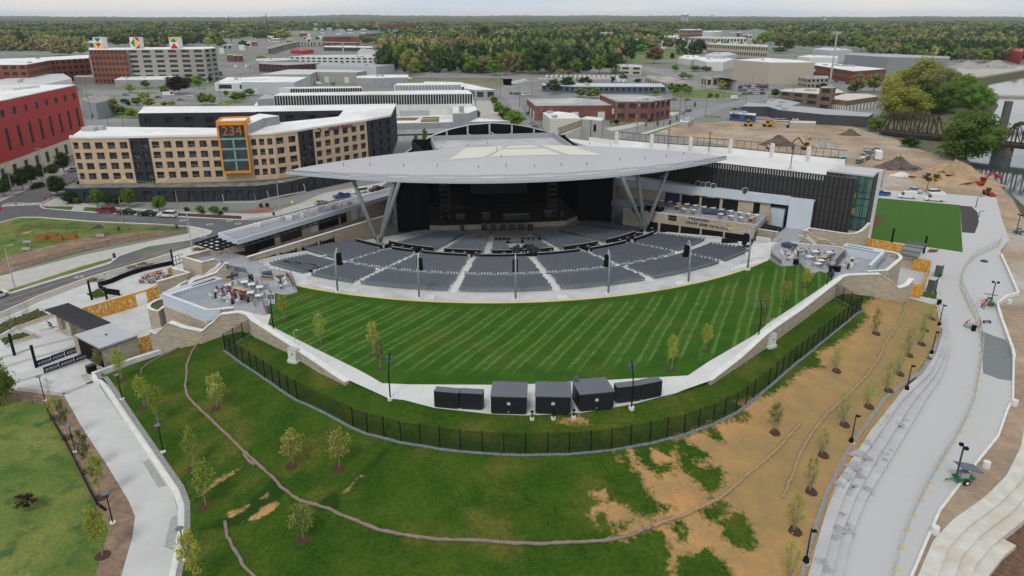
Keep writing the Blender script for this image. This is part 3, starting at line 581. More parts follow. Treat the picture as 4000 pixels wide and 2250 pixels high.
rim=[rp(-math.cos(math.pi*i/90)*.9995,1)for i in range(91)];rimb=[rp(math.cos(math.pi*i/90)*.9995,-1)for i in range(91)]
mb=MB().mat(M('rim_metal',(.46,.48,.51),(.43,.45,.47),1,.4));ring=rim+rimb[1:]
mb.wall(ring,[18.7]*len(ring),[roof_z(*p)+.05 for p in ring],.18);part(mb,'rim',canopy)
for nm,tt,hh,ph in(('snow_guard',.985,.34,0),('snow_guard',.90,.34,1)):
 mb=MB().mat(M('guard_metal',(.30,.32,.36),(.2,.22,.26),2,.5));n=150;k=0
 for i in range(n):
  s=i/n*2-1;s2=math.sin(s*math.pi/2*.97);e2=math.sin(((i+.86)/n*2-1)*math.pi/2*.97)
  off=(.22 if(i//5)%2==ph else 0)
  a,b=rp(s2,tt),rp(e2,tt);a=a-EV*off;b=b-EV*off
  za,zb=roof_z(*a),roof_z(*b)
  mb.beam((a.x,a.y,za+hh),(b.x,b.y,zb+hh),.05,.06);mb.beam((a.x,a.y,za+hh*.5),(b.x,b.y,zb+hh*.5),.04,.05)
  mb.beam((a.x,a.y,za),(a.x,a.y,za+hh),.06)
  if i%5==0:
   c=a-EV*.36*(1 if off==0 else-1);mb.beam((a.x,a.y,za+hh),(c.x,c.y,roof_z(*c)+hh),.05)
 part(mb,nm,rdk)
cream=M('cream_membrane',(.62,.61,.52),(.58,.57,.49),.1,.6)
for l in([(485,662),(640,560),(870,485),(1050,464),(1290,466),(1150,520),(930,628)],[(1010,622),(1150,530),(1700,517),(1925,596)],[(1200,517),(1315,472),(1400,466),(1640,505)],[(1450,466),(1600,456),(1800,466),(2150,520),(2430,605),(2000,598),(1760,515)]):
 q=[]
 for x,y in l:p=WH(roof_z,'F7',x,y,21.5);q.append(p)
 o=drape('cream_panel',q,cream,roof_z,.05,1.2)
 for v in o.data.vertices:v.co.x-=MC.x;v.co.y-=MC.y
 o.parent=rdk
stub=None
for t,x,y in[('F7',115,555),('F7',398,522),('F7',727,497),('F7',982,462),('F7',1093,535),('F7',1152,622),('F7',349,742),('F7',866,760),('F7',1215,740),('F7',1568,748),('F7',1908,735),('F7',2228,718),('F7',1947,465),('F7',2262,467),('F7',2525,490),('B1',1085,305),('B1',880,378),('B1',1148,384),('B1',1485,388),('B2',752,370),('B2',1088,330),('B2',1338,312),('B2',1552,290),('B2',1725,268)]:
 p=WH(roof_z,t,x,y,21.5)
 if stub is None:stub=MB().mat(dark_grey).cyl((0,0),.07,0,.75,6).build('anchor_post',rdk);o=stub
 else:o=link(stub.copy(),rdk)
 o.location=(p.x-MC.x,p.y-MC.y,p.z)
col_m=M('painted_column',(.20,.225,.235),(.17,.19,.20),.5,.5)
for nm,lab,f,tops,foot in(('canopy_support','splayed grey steel V column holding up the left end of the big canopy',('B1',1237,1182),[('B1',985,545),('B1',1380,580),('B1',1425,590)],.6),('canopy_support','splayed grey steel three-armed column holding up the right end of the big canopy',('B2',1335,1042),[('B2',1120,525),('B2',1265,490),('B2',1555,455)],.6)):
 b=W(*f,h_in(*W(*f,.8)[:2]));t=thing(nm,lab,'column',b)
 for q in tops:
  p=W(*q,17.6);mb=MB().mat(col_m);d=(p-b).normalized();mb.tube([b+d*1.6,b+d*3,b.lerp(p,.5),p+d*1.2],[.42,.46,.52,.44],14);part(mb,'arm',t,True)
 mb=MB().mat(col_m);mb.cyl(b,.95,b.z-.2,b.z+.5,16,.8);mb.cyl(b,.8,b.z+.5,b.z+2.6,16,.5);part(mb,'base',t)
for t_,x,y,lab in(('B1',1417,1052,'slim grey steel post standing at the left edge of the black stage wall'),('B2',1010,955,'slim grey steel post standing at the right edge of the black stage wall')):
 p=W(t_,x,y,0);mb=MB().mat(col_m).cyl((0,0),.38,0,17.8,12);mb.cyl((0,0),.6,0,.25,12);o=mb.build('stage_post',loc=p);tag(o,lab,'post')
HL,HR=W('F7',270,362,22.3),W('F7',1815,320,22.3);FLp,FRp=W('F7',350,505,22.3),W('F7',2030,455,22.3)
hb=thing('stage_house','tall black walled stage building with a flat parapet roof behind the big canopy','stage building',((HL.x+HR.x)/2,(HL.y+HR.y)/2,0))
wL,wR=W('B1',1420,1050),W('B2',1008,955);oL,oR=W('B1',1745,1018),W('B2',660,935)
bk=Vector((-.16,.987))*22
part(MB().mat(black).wall([wL,oL],0,18.6,.5),'black_wall',hb);part(MB().mat(black).wall([oR,wR],0,18.6,.5),'black_wall',hb)
part(MB().mat(black).wall([oL+Vector((0,.3,0)),oL+Vector((bk.x-3,bk.y,0))],0,20.5,.4),'side_wall',hb)
part(MB().mat(black).wall([oR+Vector((0,.3,0)),oR+Vector((bk.x+1,bk.y,0))],0,20.5,.4),'side_wall',hb)
part(MB().mat(black).wall([oL+Vector((bk.x-3,bk.y,0)),oR+Vector((bk.x+1,bk.y,0))],0,21,.4),'rear_wall',hb)
part(MB().mat(black).wall([HL+Vector((0,.1,0)),HR+Vector((0,.1,0))],0,20.8,.3),'rear_wall',hb)
fl,fr=Vector((FLp.x,FLp.y-2,0)),Vector((FRp.x,FRp.y-3,0))
rf=M('stage_roof',(.46,.46,.47),(.40,.40,.41),.2,.8,c3=(.36,.33,.29),s3=.1)
part(MB().mat(rf).prism([fl,fr,HR,HL],20.75,21.0),'roof',hb)
part(MB().mat(M('parapet_grey',(.33,.345,.37),(.29,.30,.33),.3,.7)).wall([fl,HL,HR,fr],[20.2]*4,[22.4]*4,.5),'parapet',hb)
for x,y,s in((398,425,1.2),(1085,415,.4),(1668,407,.4),(1715,403,.4),(440,438,.35)):
 p=W('F7',x,y,21);part(MB().mat(grey_roof).box((p.x,p.y,21.2),(s,s*.7,.4)),'roof_vent',hb)
at=thing('arched_screen','large black arched screen wall with steel posts rising behind the stage roof','screen wall',(-6,226,0))
DQ=(HR-HL).normalized();base0=Vector((HL.x,HL.y))+Vector((-DQ.y,DQ.x))*5
def arcpt(t,x,y):
 dx,dy,dz=ray(t,x,y);n=Vector((-DQ.y,DQ.x));s=base0.dot(n)/(dx*n.x+dy*n.y);return Vector((dx*s,dy*s,CH+dz*s))
AP=[arcpt('F7',*q)for q in((-120,620),(0,540),(140,440),(300,350),(520,275),(760,222),(1040,200),(1300,215),(1500,250),(1770,320),(1960,400),(2090,455),(2160,500))]
part(MB().mat(black_mesh).wall(AP,0,[p.z for p in AP],.3),'screen',at)
mb=MB().mat(steel).tube([p+Vector((0,-.1,.12))for p in AP],.16,6);part(mb,'edge_trim',at)
for x in(465,727,1002,1283,1560,243):
 yt={465:300,727:235,1002:205,1283:220,1560:270,243:400}[x]
 p=arcpt('F7',x,yt)+Vector((DQ.y,-DQ.x,0))*.5;mb=MB().mat(steel);mb.box((p.x,p.y,p.z-3.5),(.5,.4,7));q=p+Vector((DQ.y,-DQ.x,0))*3;sgn=1 if x<1100 else-1
 mb.beam((p.x,p.y,p.z-2.2),(q.x+2.5*sgn,q.y,21.3),.3);part(mb,'brace_post',at)
stg=thing('stage','low curved concert stage with a pale front skirt and dark deck','stage',(-3,200,0))
sf=[W('B1',1750,1030),W('B1',1860,1035),W('B2',0,1010),W('B2',540,985),W('B2',660,930)]
sk=M('stage_skirt',(.40,.385,.35),(.34,.33,.30),1,.8)
fr2=[sf[0]+Vector((-.3,.6,0))]+sf+[sf[-1]+Vector((.6,.5,0))]
part(MB().mat(sk).wall(sf,0,1.45,.12),'front_skirt',stg)
dk=[Vector((p.x,p.y))for p in sf]+[Vector((oR.x+bk.x,oR.y+bk.y)),Vector((oL.x+bk.x,oL.y+bk.y))]
part(MB().mat(M('stage_deck',(.07,.055,.04),(.045,.037,.03),.5,.7)).prism(dk,1.2,1.5),'deck',stg)
struct(drape('arena_floor',arc(33,180,360,40)+[Vector((BC.x+33,BC.y-5)),Vector((BC.x-33,BC.y-5))],M('sandy_floor',(.46,.34,.22),(.38,.29,.20),.12,.9,c3=(.27,.25,.23),s3=.05),off=.10))
p0,p1=WD('B1',2160,600,211),WD('B2',150,595,213.5)
tag(MB().mat(M('screen_fabric',(.045,.047,.05),None,.3,.7)).wall([p0,p1],5.2,16.5,.3).build('video_wall'),'big dark grey video wall hanging at the back of the stage','screen')
random.seed(3)
def gearbox(name,lab,cat,t,x,y,z,d,m=black,grp=None,rz=0.1):
 p=W(t,x,y,z);mb=MB().mat(m);mb.box((0,0,d[2]/2),d);mb.mat(dark_grey);mb.box((0,-d[1]/2-.01,d[2]*.5),(d[0]*.8,.04,d[2]*.7));mb.mat(steel)
 mb.box((0,0,d[2]+.02),(d[0]*.98,d[1]*.96,.04));o=mb.build(name,loc=p,rz=rz);return tag(o,lab,cat,grp)
ordn=['leftmost','second from the left','third from the left','fourth from the left','fifth from the left','sixth from the left','rightmost']
for i,x in enumerate((1100,1218,1340,1450,1565,1680)):
 gearbox('subwoofer','black subwoofer on the sandy floor at the stage front, %s'%(ordn[i]if i<5 else 'rightmost'),'speaker','F4',x,380,.1,(1.3,1.0,1.7),grp='black speakers along the stage front')
for i,(x,y,d,z,s)in enumerate([(1180,420,(.7,.5,1.2),.1,'small black box standing alone on the sandy floor in front of the stage'),(562,265,(.6,.5,1.1),1.5,'small speaker on the left corner of the stage deck'),(2075,225,(.9,.6,1.4),1.5,'speaker box on the right corner of the stage deck'),(665,255,(.7,.6,.9),1.5,'monitor speaker on the stage deck near the left corner'),(825,385,(1,.4,1.5),.1,'speaker leaning at the left part of the stage front'),(2065,325,(1,.4,1.5),.1,'speaker leaning at the right end of the stage front'),(1120,250,(2.4,1.2,1.9),1.5,'silver rimmed equipment case on the stage left of centre'),(1500,240,(7.5,1.6,1.3),1.5,'long low equipment riser on the stage right of centre'),(800,240,(2.6,1.8,1.2),1.5,'dark equipment case near the left side of the stage'),(1900,215,(2.2,1.8,1.6),1.5,'dark stack of cases near the right side of the stage')]):
 gearbox('equipment_case' if d[0]>1.2 else 'stage_speaker',s,'equipment' if d[0]>1.2 else 'speaker','F4',x,y,z,d,M('case',(.05,.05,.055))if d[0]>1.2 else black)
for i,(x,s)in enumerate([(600,'tall dark scaffold tower of lights at the left side of the stage'),(1960,'tall dark scaffold tower of lights at the right side of the stage')]):
 p=W('F4',x,250,1.5);mb=MB().mat(M('truss',(.05,.05,.05),(.08,.07,.06),3,.5))
 for dx in(-1.2,1.2):
  for dy in(-.8,.8):mb.beam((dx,dy,0),(dx,dy,10),.14)
 for k in range(7):mb.beam((-1.2,-.8,k*1.5),(1.2,-.8,k*1.5+.8),.1);mb.box((0,0,k*1.5+.4),(1.6,1.1,.5))
 tag(mb.build('light_tower',loc=p+Vector((0,3,0))),s,'scaffold')
 #seats
seat_blue=M('seat_plastic',(.085,.125,.185),(.07,.105,.155),3,.55,rnd=.15);seat_grey=M('seat_grey_back',(.17,.195,.22),(.14,.16,.185),2,.55)
def seat_geo(mb):
 mb.mat(seat_grey);mb.box((0,.22,.66),(.50,.07,.50));mb.mat(seat_blue);mb.box((0,.16,.66),(.44,.05,.44));mb.box((0,-.02,.43),(.46,.42,.08));mb.mat(dark_grey);mb.box((0,.1,.2),(.08,.2,.4));return mb
SV=seat_geo(MB());sv=np.array(SV.v);sf_=SV.f;sm_=SV.m
rows_low=[29.2+i*.95 for i in range(20)]
rows_mid=[54.2+i*.95 for i in range(14)]
rows_top=[70.0+i*.95 for i in range(11)]
up_aisles=[241.0,250.1,264.9,279.6,294.3,309.5];low_aisles=[237.9,254.3,268.1,288.8,303.5,319.6]
def blocked(r,a,al,hw):
 return any(abs(a-x)*math.pi/180*r<hw for x in al)
place=[]
for rows,a0,a1,al in((rows_low,238.5,330.0,low_aisles),(rows_mid,228.0,321.0,up_aisles),(rows_top,232.5,318.5,up_aisles)):
 for ri,r in enumerate(rows):
  n=int((a1-a0)*math.pi/180*r/.56)
  for k in range(n):
   a=a0+(k+.5)/n*(a1-a0)
   if blocked(r,a,al,1.0):continue
   if rows is rows_low and(a<240 and r<33 or 262<a<287 and r<33.5 or 284.5<a<290 and r<36 and False):continue
   if rows is rows_low and 274.5<a<281 and 37<r:continue
   place.append((r,a))
last=rows_top[-1]
near=sorted([p for p in place if p[0]>last-1.1],key=lambda p:(-p[0],abs(p[1]-275)))[:300];nearset=set(near)
vsA,fsA,msA=[],[],[]
for r,a in place:
 if(r,a)in nearset:continue
 th=R(a);ox,oy=BC.x+r*math.cos(th),BC.y+r*math.sin(th);rot=th-math.pi/2;co,si=math.cos(rot),math.sin(rot)
 q=sv@np.array([[co,si,0],[-si,co,0],[0,0,1]])+(ox,oy,h_in(ox,oy));b=len(vsA);vsA.extend(map(tuple,q));fsA.extend([tuple(i+b for i in f)for f in sf_]);msA.extend(sm_)
mb=MB();mb.mats=SV.mats;mb.v=vsA;mb.f=fsA;mb.m=msA;o=mb.build('stadium_seats');tag(o,'thousands of grey blue folding seats in curved rows facing the stage','seats','stadium seats in the bowl','stuff')
seat_me=SV.mesh('stadium_seat')
secs=[232,241.0,250.1,264.9,279.6,294.3,309.5,330];secname=['far left','second from the left','third from the left','middle left','centre','middle right','second from the right','far right']
for r,a in near:
 th=R(a);k=sum(a>s for s in secs)
 o=bpy.data.objects.new('stadium_seat',seat_me);C.objects.link(o);x,y=BC.x+r*math.cos(th),BC.y+r*math.sin(th);o.location=(x,y,h_in(x,y));o.rotation_euler.z=th-math.pi/2
 sn={2:'in the back rows left of the third aisle',3:'in the back rows of the block left of the centre block',4:'in the back rows of the centre block',5:'in the back rows of the block right of the centre block',6:'in the back rows right of the right-hand speaker poles'}.get(k,'in the back rows at the far end')
 tag(o,'grey blue folding seat '+sn,'seat','stadium seats '+sn)
for al,r0,r1,z in((up_aisles,53.5,80.6,0),(low_aisles,28.5,48.3,0)):
 for a in al:
  th=R(a);mb=MB().mat(M('aisle_concrete',(.60,.60,.585),(.52,.52,.51),1,.85));r=r0
  while r<r1:
   x,y=BC.x+r*math.cos(th),BC.y+r*math.sin(th);mb.box((x,y,h_in(x,y)+.02),(1.35,.95,.12),th-math.pi/2);r+=.95
  struct(mb.build('aisle_steps'))
for r,h,lab in((48.7,1.15,'front'),(53.0,1.15,'rear')):
 segs=[228]+up_aisles+[322]if r>50 else[236]+low_aisles[1:]+[326]
 for i in range(len(segs)-1):
  a0=segs[i]+1.6;a1=segs[i+1]-1.6;q=arc(r,a0,a1,14);mb=MB().mat(black);mb.wall(q,[h_in(*p)-.1 for p in q],[h_in(*p)+h for p in q],.25)
  mb.mat(M('counter',(.30,.30,.31)));mb.wall(q,[h_in(*p)+h for p in q],[h_in(*p)+h+.05 for p in q],.45)
  if r<50:
   for b in np.arange(a0+2,a1-1,3.2):
    th=R(b);mb.mat(black);x,y=BC.x+50.8*math.cos(th),BC.y+50.8*math.sin(th);mb.box((x,y,h_in(x,y)+.5),(.12,3.2,1.0),th-math.pi/2)
    th=R(b+1.2);x,y=BC.x+50.6*math.cos(th),BC.y+50.6*math.sin(th);mb.mat(M('case',(.05,.05,.055)));mb.box((x,y,h_in(x,y)+.45),(1.1,.8,.9),th-math.pi/2);mb.mat(white);mb.cyl((x,y),.13,h_in(x,y)+.9,h_in(x,y)+1.0,8)
  tag(mb.build('box_seat_wall'),'low black curved wall at the %s of the box seats, %s from the left'%(lab,['first','second','third','fourth','fifth','sixth','seventh'][i]),'wall','box seat walls')
k=0
for i in range(len(up_aisles)-1):
 a=up_aisles[i]+1.3
 q=arc(68.3,up_aisles[i]+1.2,up_aisles[i+1]-1.2,20);struct(MB().mat(concrete_cap).wall(q,[h_in(*p)-.05 for p in q],[h_in(*p)+.10 for p in q],.9).build('cross_aisle'))
 while a<up_aisles[i+1]-1.3:
  th=R(a);mb=MB();mb.mat(dark_grey)
  for j in range(4):mb.box(((j-1.5)*.62,0,.45),(.56,.08,.9))
  mb.mat(M('pale_seat_back',(.42,.46,.52)))
  for j in range(4):mb.box(((j-1.5)*.62,.06,.55),(.42,.06,.55))
  x,y=BC.x+68.0*math.cos(th),BC.y+68.0*math.sin(th);o=mb.build('folding_chair_set',loc=(x,y,h_in(x,y)),rz=th-math.pi/2);k+=1
  tag(o,'short row of four pale backed chairs on the cross aisle in the %s block'%['left end','second','third','fourth','right end'][min(i,4)],'chairs','pale backed chairs on the cross aisle');a+=2.9
p=W('F4',1640,690,1.5);mb=MB().mat(black);mb.box((0,0,.5),(8.5,5,1.0));tt=thing('mixing_desk','black covered mixing desk platform among the seats right of the middle speaker pole','mixing desk',p)
mb.build('platform',tt);mb=MB().mat(M('tarp',(.02,.02,.025),(.05,.05,.055),2,.6));rr=random.Random(5)
for k in range(16):mb.box((rr.uniform(-3.6,3.4),rr.uniform(-1.8,2),1.1+rr.uniform(0,.5)),(rr.uniform(.6,1.8),rr.uniform(.5,1.2),rr.uniform(.5,1.3)),rr.uniform(0,3))
mb.mat(white)
for k in range(26):mb.box((rr.uniform(-3.6,4),rr.uniform(-2.4,-1.6),1.1),(.08,.08,.4))
mb.build('covered_consoles',tt)
for i,(x,w_,lab)in enumerate([(1330,4.2,'dark stack of folded chairs on the sandy floor left of the middle aisle'),(1690,5.2,'dark stack of folded chairs on the sandy floor right of the middle aisle')]):
 p=W('F4',x,560,.2);mb=MB().mat(black)
 for k in range(12):mb.box(((k-5.5)*w_/12,(k%3)*.2,.6+.12*math.sin(k*2.1)),(w_/14,2.6,1.3))
 tag(mb.build('chair_stack',loc=p),lab,'folded chairs')
for i,x in enumerate((815,900,985,1065)):
 p=W('F4',x,575,.3);mb=MB().mat(M('grey_crate',(.26,.29,.32)));mb.box((0,0,.5),(1.6,1.0,1.0));mb.mat(steel);mb.box((0,0,1.02),(1.64,1.04,.06))
 tag(mb.build('equipment_crate',loc=p),'grey equipment crate at the front edge of the seats, %s of four'%['leftmost','second from the left','third from the left','rightmost'][i],'crate','grey crates at the front of the seats')
 #speaker poles along the back row
pole_m=M('pole_steel',(.26,.30,.31),(.22,.255,.265),1,.4)
def speaker_pole():
 t=thing('speaker_pole','','speaker pole')
 mb=MB().mat(pole_m);mb.tube([(0,0,.3),(0,0,4.6),(0,.25,8.2)],[.21,.19,.15],10);mb.build('pole',t,True)
 MB().mat(concrete_cap).cyl((0,0),.62,0,.35,16).build('footing',t)
 mb=MB().mat(steel);mb.beam((0,.2,7.6),(0,.9,8.9),.16);mb.beam((0,.2,7.9),(0,1.3,8.0),.14);mb.beam((0,.9,8.9),(0,1.4,7.9),.12);mb.build('head_bracket',t)
 sp=MB().mat(black)
 for k in range(6):sp.box((0,1.2+.012*k*k,7.6-k*.42),(1.0,.7,.40))
 sp.build('speaker_array',t);MB().mat(white).box((0,.1,4.7),(.28,.2,.28)).build('fixture',t);return t
sp0=speaker_pole();plist=[('D',850,736,'leftmost'),('D',1055,751,'second from the left'),('D',1297,756,'third from left'),('D',1530,741,'third from the right'),('D',1731,713,'second from the right'),('D',1880,679,'rightmost')]
for i,(t_,x,y,s)in enumerate(plist):
 p=WH(h_in,t_,x,y);rz=math.atan2(BC.y-p.y,BC.x-p.x)-math.pi/2;lab='grey pole with a hanging black speaker at the lawn edge, %s'%s
 if i==0:sp0.location=p;sp0.rotation_euler.z=rz;tag(sp0,lab,'speaker pole','speaker poles along the lawn edge')
 else:dup(sp0,p,rz,lab)
 #black lawn lights
def lawn_light():
 t=thing('lawn_light','','light pole');mb=MB().mat(black);mb.tube([(0,0,0),(-.03,0,3.2),(.05,0,4.6),(.35,0,6.7)],[.10,.085,.075,.05],8);mb.build('pole',t,True)
 MB().mat(concrete_cap).cyl((0,0),.38,-.3,.14,14).build('footing',t);mb=MB().mat(M('lamp_head',(.10,.12,.15)))
 for z,d in((6.0,1),(6.0,-1),(5.6,1),(5.6,-1)):mb.box((.25+d*.33,-.1,z),(.34,.3,.26))
 mb.build('spotlights',t);return t
ll0=lawn_light()
for i,(t_,x,y,rz,s)in enumerate([('C1',178,738,0,'beside the young tree at the left end of the lawn'),('C1',1352,1432,0,'on the walkway left of the black kiosks'),('E1',2190,178,math.pi,'in front of the rightmost black kiosk panels'),('C2',2476,838,math.pi,'beside the right-hand crest wall'),('F2',1027,972,math.pi,'near the right-hand deck at the top of the lawn')]):
 p=WH(h_in,t_,x,y)if t_!='E1' else W(t_,x,y,7.95);lab='bent black light pole '+s
 if i==0:ll0.location=p;tag(ll0,lab,'light pole','bent black light poles round the lawn')
 else:dup(ll0,p,rz,lab)
 #black kiosks on the crest
def kiosk(nm,lab,cat,a,b,h,dep,over=0,win=True,grp=None,z=7.98):
 a=W('E1',*a,z);b=W('E1',*b,z);d=(b-a);ln=d.length;rz=math.atan2(d.y,d.x);t=thing(nm,lab,cat,(a+b)/2,rz,grp);t.location.z=z+.05
 MB().mat(M('container_black',(.016,.018,.022),(.013,.015,.018),1,.5)).box((0,dep/2,h/2),(ln,dep,h)).build('body',t)
 rfm=stripes_mat('kiosk_roof',(.115,.125,.145),(.09,.10,.12),.45,'Y',.12,.5)
 if over:MB().mat(rfm).box((0,dep/2+.1,h+.06),(ln+.15,dep+.35,.12)).build('roof',t)
 else:MB().mat(rfm).box((0,dep/2,h+.03),(ln,dep,.06)).build('roof',t)
 if win:MB().mat(M('pale_panel',(.45,.52,.54))).box((0,-.02,h*.62),(.42,.04,.38)).build('vent',t);MB().mat(white).cyl((0,-.02),.05,.3,.42,8).build('outlet',t)
 mb=MB().mat(steel)
 for s in(-1,1):mb.box((s*ln/2.1,-.02,.12),(.14,.05,.1))
 mb.build('foot_bracket',t);return t
G1='large black kiosks on the crest walkway';G2='smaller black kiosk panels on the crest walkway'
kiosk('kiosk','large black kiosk with a grey roof, leftmost of the three','kiosk',(1130,228),(1397,235),2.45,3.6,1,grp=G1);kiosk('kiosk','large black kiosk with a grey roof, middle of the three','kiosk',(1464,228),(1730,235),2.45,3.6,1,grp=G1)
kiosk('kiosk','large black kiosk with a grey roof, rightmost of the three and turned slightly','kiosk',(1798,215),(2052,190),2.45,3.6,1,grp=G1)
kiosk('storage_cabinet','smaller black cabinet at the far left end of the kiosk row','kiosk',(703,178),(887,195),2.3,1.3,0,False,G2);kiosk('storage_cabinet','smaller black cabinet just left of the large kiosks','kiosk',(895,192),(1068,202),2.3,1.3,0,False,G2)
kiosk('storage_cabinet','smaller black cabinet just right of the large kiosks behind the bent light pole','kiosk',(2078,152),(2260,130),2.3,1.3,0,False,G2);kiosk('storage_cabinet','smaller black cabinet at the far right end of the kiosk row','kiosk',(2263,128),(2415,96),2.3,1.3,0,False,G2)
for i,(x,y,s)in enumerate(((1728,20,'between the middle and rightmost kiosks'),)):
 p=W('E1',1770,95,8.0);mb=MB().mat(dark_grey).box((0,0,1.4),(.55,1.4,2.8));mb.mat(white).box((0,-1.2,.9),(.7,.6,.8));tag(mb.build('generator',loc=p),'narrow grey utility cabinet with a white box standing between the middle and rightmost black kiosks','cabinet')
bl=None
for i,(x,y,s)in enumerate(((1440,262,'leftmost'),(1600,258,'middle'),(1754,250,'rightmost'))):
 p=W('E1',x,y,7.85)
 if bl is None:
  bl=thing('bollard_light','','bollard');MB().mat(concrete_cap).cyl((0,0),.3,-.3,.15,14).build('footing',bl);MB().mat(black).cyl((0,0),.09,.1,.95,10).build('post',bl);MB().mat(black).cyl((0,0),.22,.95,1.08,12).build('head',bl);bl.location=p;o=bl
 else:o=dup(bl,p)
 tag(o,'short black bollard light at the grass edge by the kiosks, %s of three'%s,'bollard','bollard lights by the kiosks')
 #long black fence round the slope
fence=[('C0',l)for l in((2265,945),(2325,985),(2385,1032),(2450,1080),(2525,1128))]+[('C1',l)for l in((18,1172),(92,1225),(172,1276),(245,1330),(328,1385),(415,1440))]+[('E1',l)for l in((90,322),(200,368),(323,397),(450,432),(598,455),(745,480),(900,500),(1063,512),(1227,523),(1390,527),(1557,522),(1720,520),(1882,506),(2037,490),(2183,464),(2327,438),(2457,405))]+[('E2',l)for l in((10,374),(120,330),(230,295),(317,248),(403,205),(477,155),(537,102))]+[('C3',l)for l in((5,1302),(75,1242),(140,1182),(207,1127),(270,1070),(327,1030),(383,985),(443,938),(495,890),(548,850),(600,808),(650,765),(697,730),(743,690),(790,655),(835,615),(880,578),(927,550))]
net_m=M('fence_netting',(.01,.012,.01),None,1,.9,alpha=.42)
def post_fence(nm,lab,P,h,pm,nm_net,r=.06,rails=(),cat='fence',net=True,pname='post'):
 t=thing(nm,lab,cat,P[0]);first=None
 for p in P:
  if first is None:first=MB().mat(pm).cyl((0,0),r,-.2,h,6).build(pname,t);o=first
  else:o=link(first.copy(),t)
  o.location=p-P[0]
 if net:
  mb=MB().mat(nm_net)
  for a,b in zip(P,P[1:]):mb.add([a+Vector((0,0,.05)),b+Vector((0,0,.05)),b+Vector((0,0,h*.97)),a+Vector((0,0,h*.97))],[(0,1,2,3)])
  part(mb,'netting',t)
 if rails:
  mb=MB().mat(pm)
  for a,b in zip(P,P[1:]):
   for z in rails:mb.beam(a+Vector((0,0,z)),b+Vector((0,0,z)),r*1.2)
  part(mb,'rail',t)
 return t
FP=[WH(h_out,t,*l)for t,l in fence]
post_fence('mesh_fence','long curved black mesh fence with square posts across the grassy slope',FP,2.9,black,net_m,.075)
hstrip('gravel_strip',FP,.36,M('fence_gravel',(.22,.24,.27),(.08,.09,.10),6,1,.6,detail=6),h_out,.07,side=-.25)
FL=[WH(h_out,'C0',*q)for q in((2265,945),(2360,885),(2450,830),(2543,780))];post_fence('mesh_fence','short black mesh fence joining the long fence to the left stone wall',FL,2.9,black,net_m,.075)
hstrip('gravel_strip',FL,.4,MATS['fence_gravel'],h_out,.07)
FRt=[WH(h_out,'C3',*q)for q in((655,415),(745,458),(825,505),(927,550))];post_fence('mesh_fence','short black mesh fence joining the long fence to the right stone wall',FRt,2.9,black,net_m,.075)
hstrip('gravel_strip',FRt,.4,MATS['fence_gravel'],h_out,.07)
#straw wattles lying on the slope
straw=M('straw_wattle',(.27,.205,.165),(.20,.155,.13),3,1,.7);straw2=M('pale_straw_wattle',(.38,.27,.16),(.28,.20,.12),3,1,.7)
def wattle(l,lab,m=straw,r=.20):
 P=[WH(h_out,t,x,y)for t,x,y in l];Q=[]
 rr=random.Random(len(P))
 for a,b in zip(P,P[1:]):
  k=max(1,int((b-a).length/.55));Q+=[a.lerp(b,j/k)for j in range(k)]
 Q.append(P[-1]);H=h_outv([(p.x,p.y)for p in Q]);pts_=[];rs=[];cyc=0
 for i,(p,z)in enumerate(zip(Q,H)):
  cyc+=1;w_=rr.uniform(.85,1.12)
  if cyc%9==0:w_*=.72
  ox=rr.uniform(-.06,.06);pts_.append(Vector((p.x+ox,p.y+rr.uniform(-.06,.06),z+r*.55)));rs.append(r*w_)
 tag(MB().mat(m).tube(pts_,rs,8).build('straw_wattle',smooth=True),lab,'straw roll','straw wattles on the slope')
wattle([('C0',2000,885),('C0',1940,950),('C0',1905,1040),('C0',1880,1110),('C0',1885,1190),('C0',1865,1300),('C0',1885,1410),('E0',1465,150),('E0',1590,270),('E0',1700,375),('E0',1870,540),('E0',2050,700),('E0',2130,790),('E0',2260,885),('E0',2480,945),('E0',2575,995),('E1',120,1040),('E1',280,1105),('E1',500,1150),('E1',740,1180),('E1',1010,1185),('E1',1250,1205),('E1',1500,1213),('E1',1740,1200),('E1',1980,1190),('E1',2180,1150),('E1',2350,1080)],'long grey straw wattle winding across the whole grassy slope in the foreground')
wattle([('E1',2350,1080),('E1',2450,1040),('E1',2575,1000),('E2',100,955),('E2',260,880),('E2',380,790),('E2',480,700),('E2',600,600),('E2',720,490),('E2',800,400),('E2',895,295)],'tan straw wattle climbing the bare slope on the right, joined to the long grey one',straw2)
wattle([('C3',1385,480),('C3',1360,590),('C3',1290,720),('C3',1180,880),('C3',1105,1050),('C3',1000,1200),('C3',900,1310),('C3',760,1449),('E2',1260,70),('E2',1090,230),('E2',1000,340),('E2',940,430),('E2',880,540),('E2',830,690),('E2',755,860)],'long pale straw wattle running down the bare tan slope on the far right',straw2)
wattle([('E0',1695,1045),('E0',1720,1160),('E0',1790,1290),('E0',1850,1390),('E0',1960,1500)],'short straw wattle ending in the grass at the bottom left')
wattle([('E0',1840,530),('E0',1880,590),('E0',1925,615)],'very short straw wattle overlapping the long grey one')
wattle([('C0',1800,925),('C0',1640,1000),('C0',1480,1090),('C0',1430,1140),('C0',1415,1190)],'thin straw wattle on the grass below the left stone wall',straw,.13)
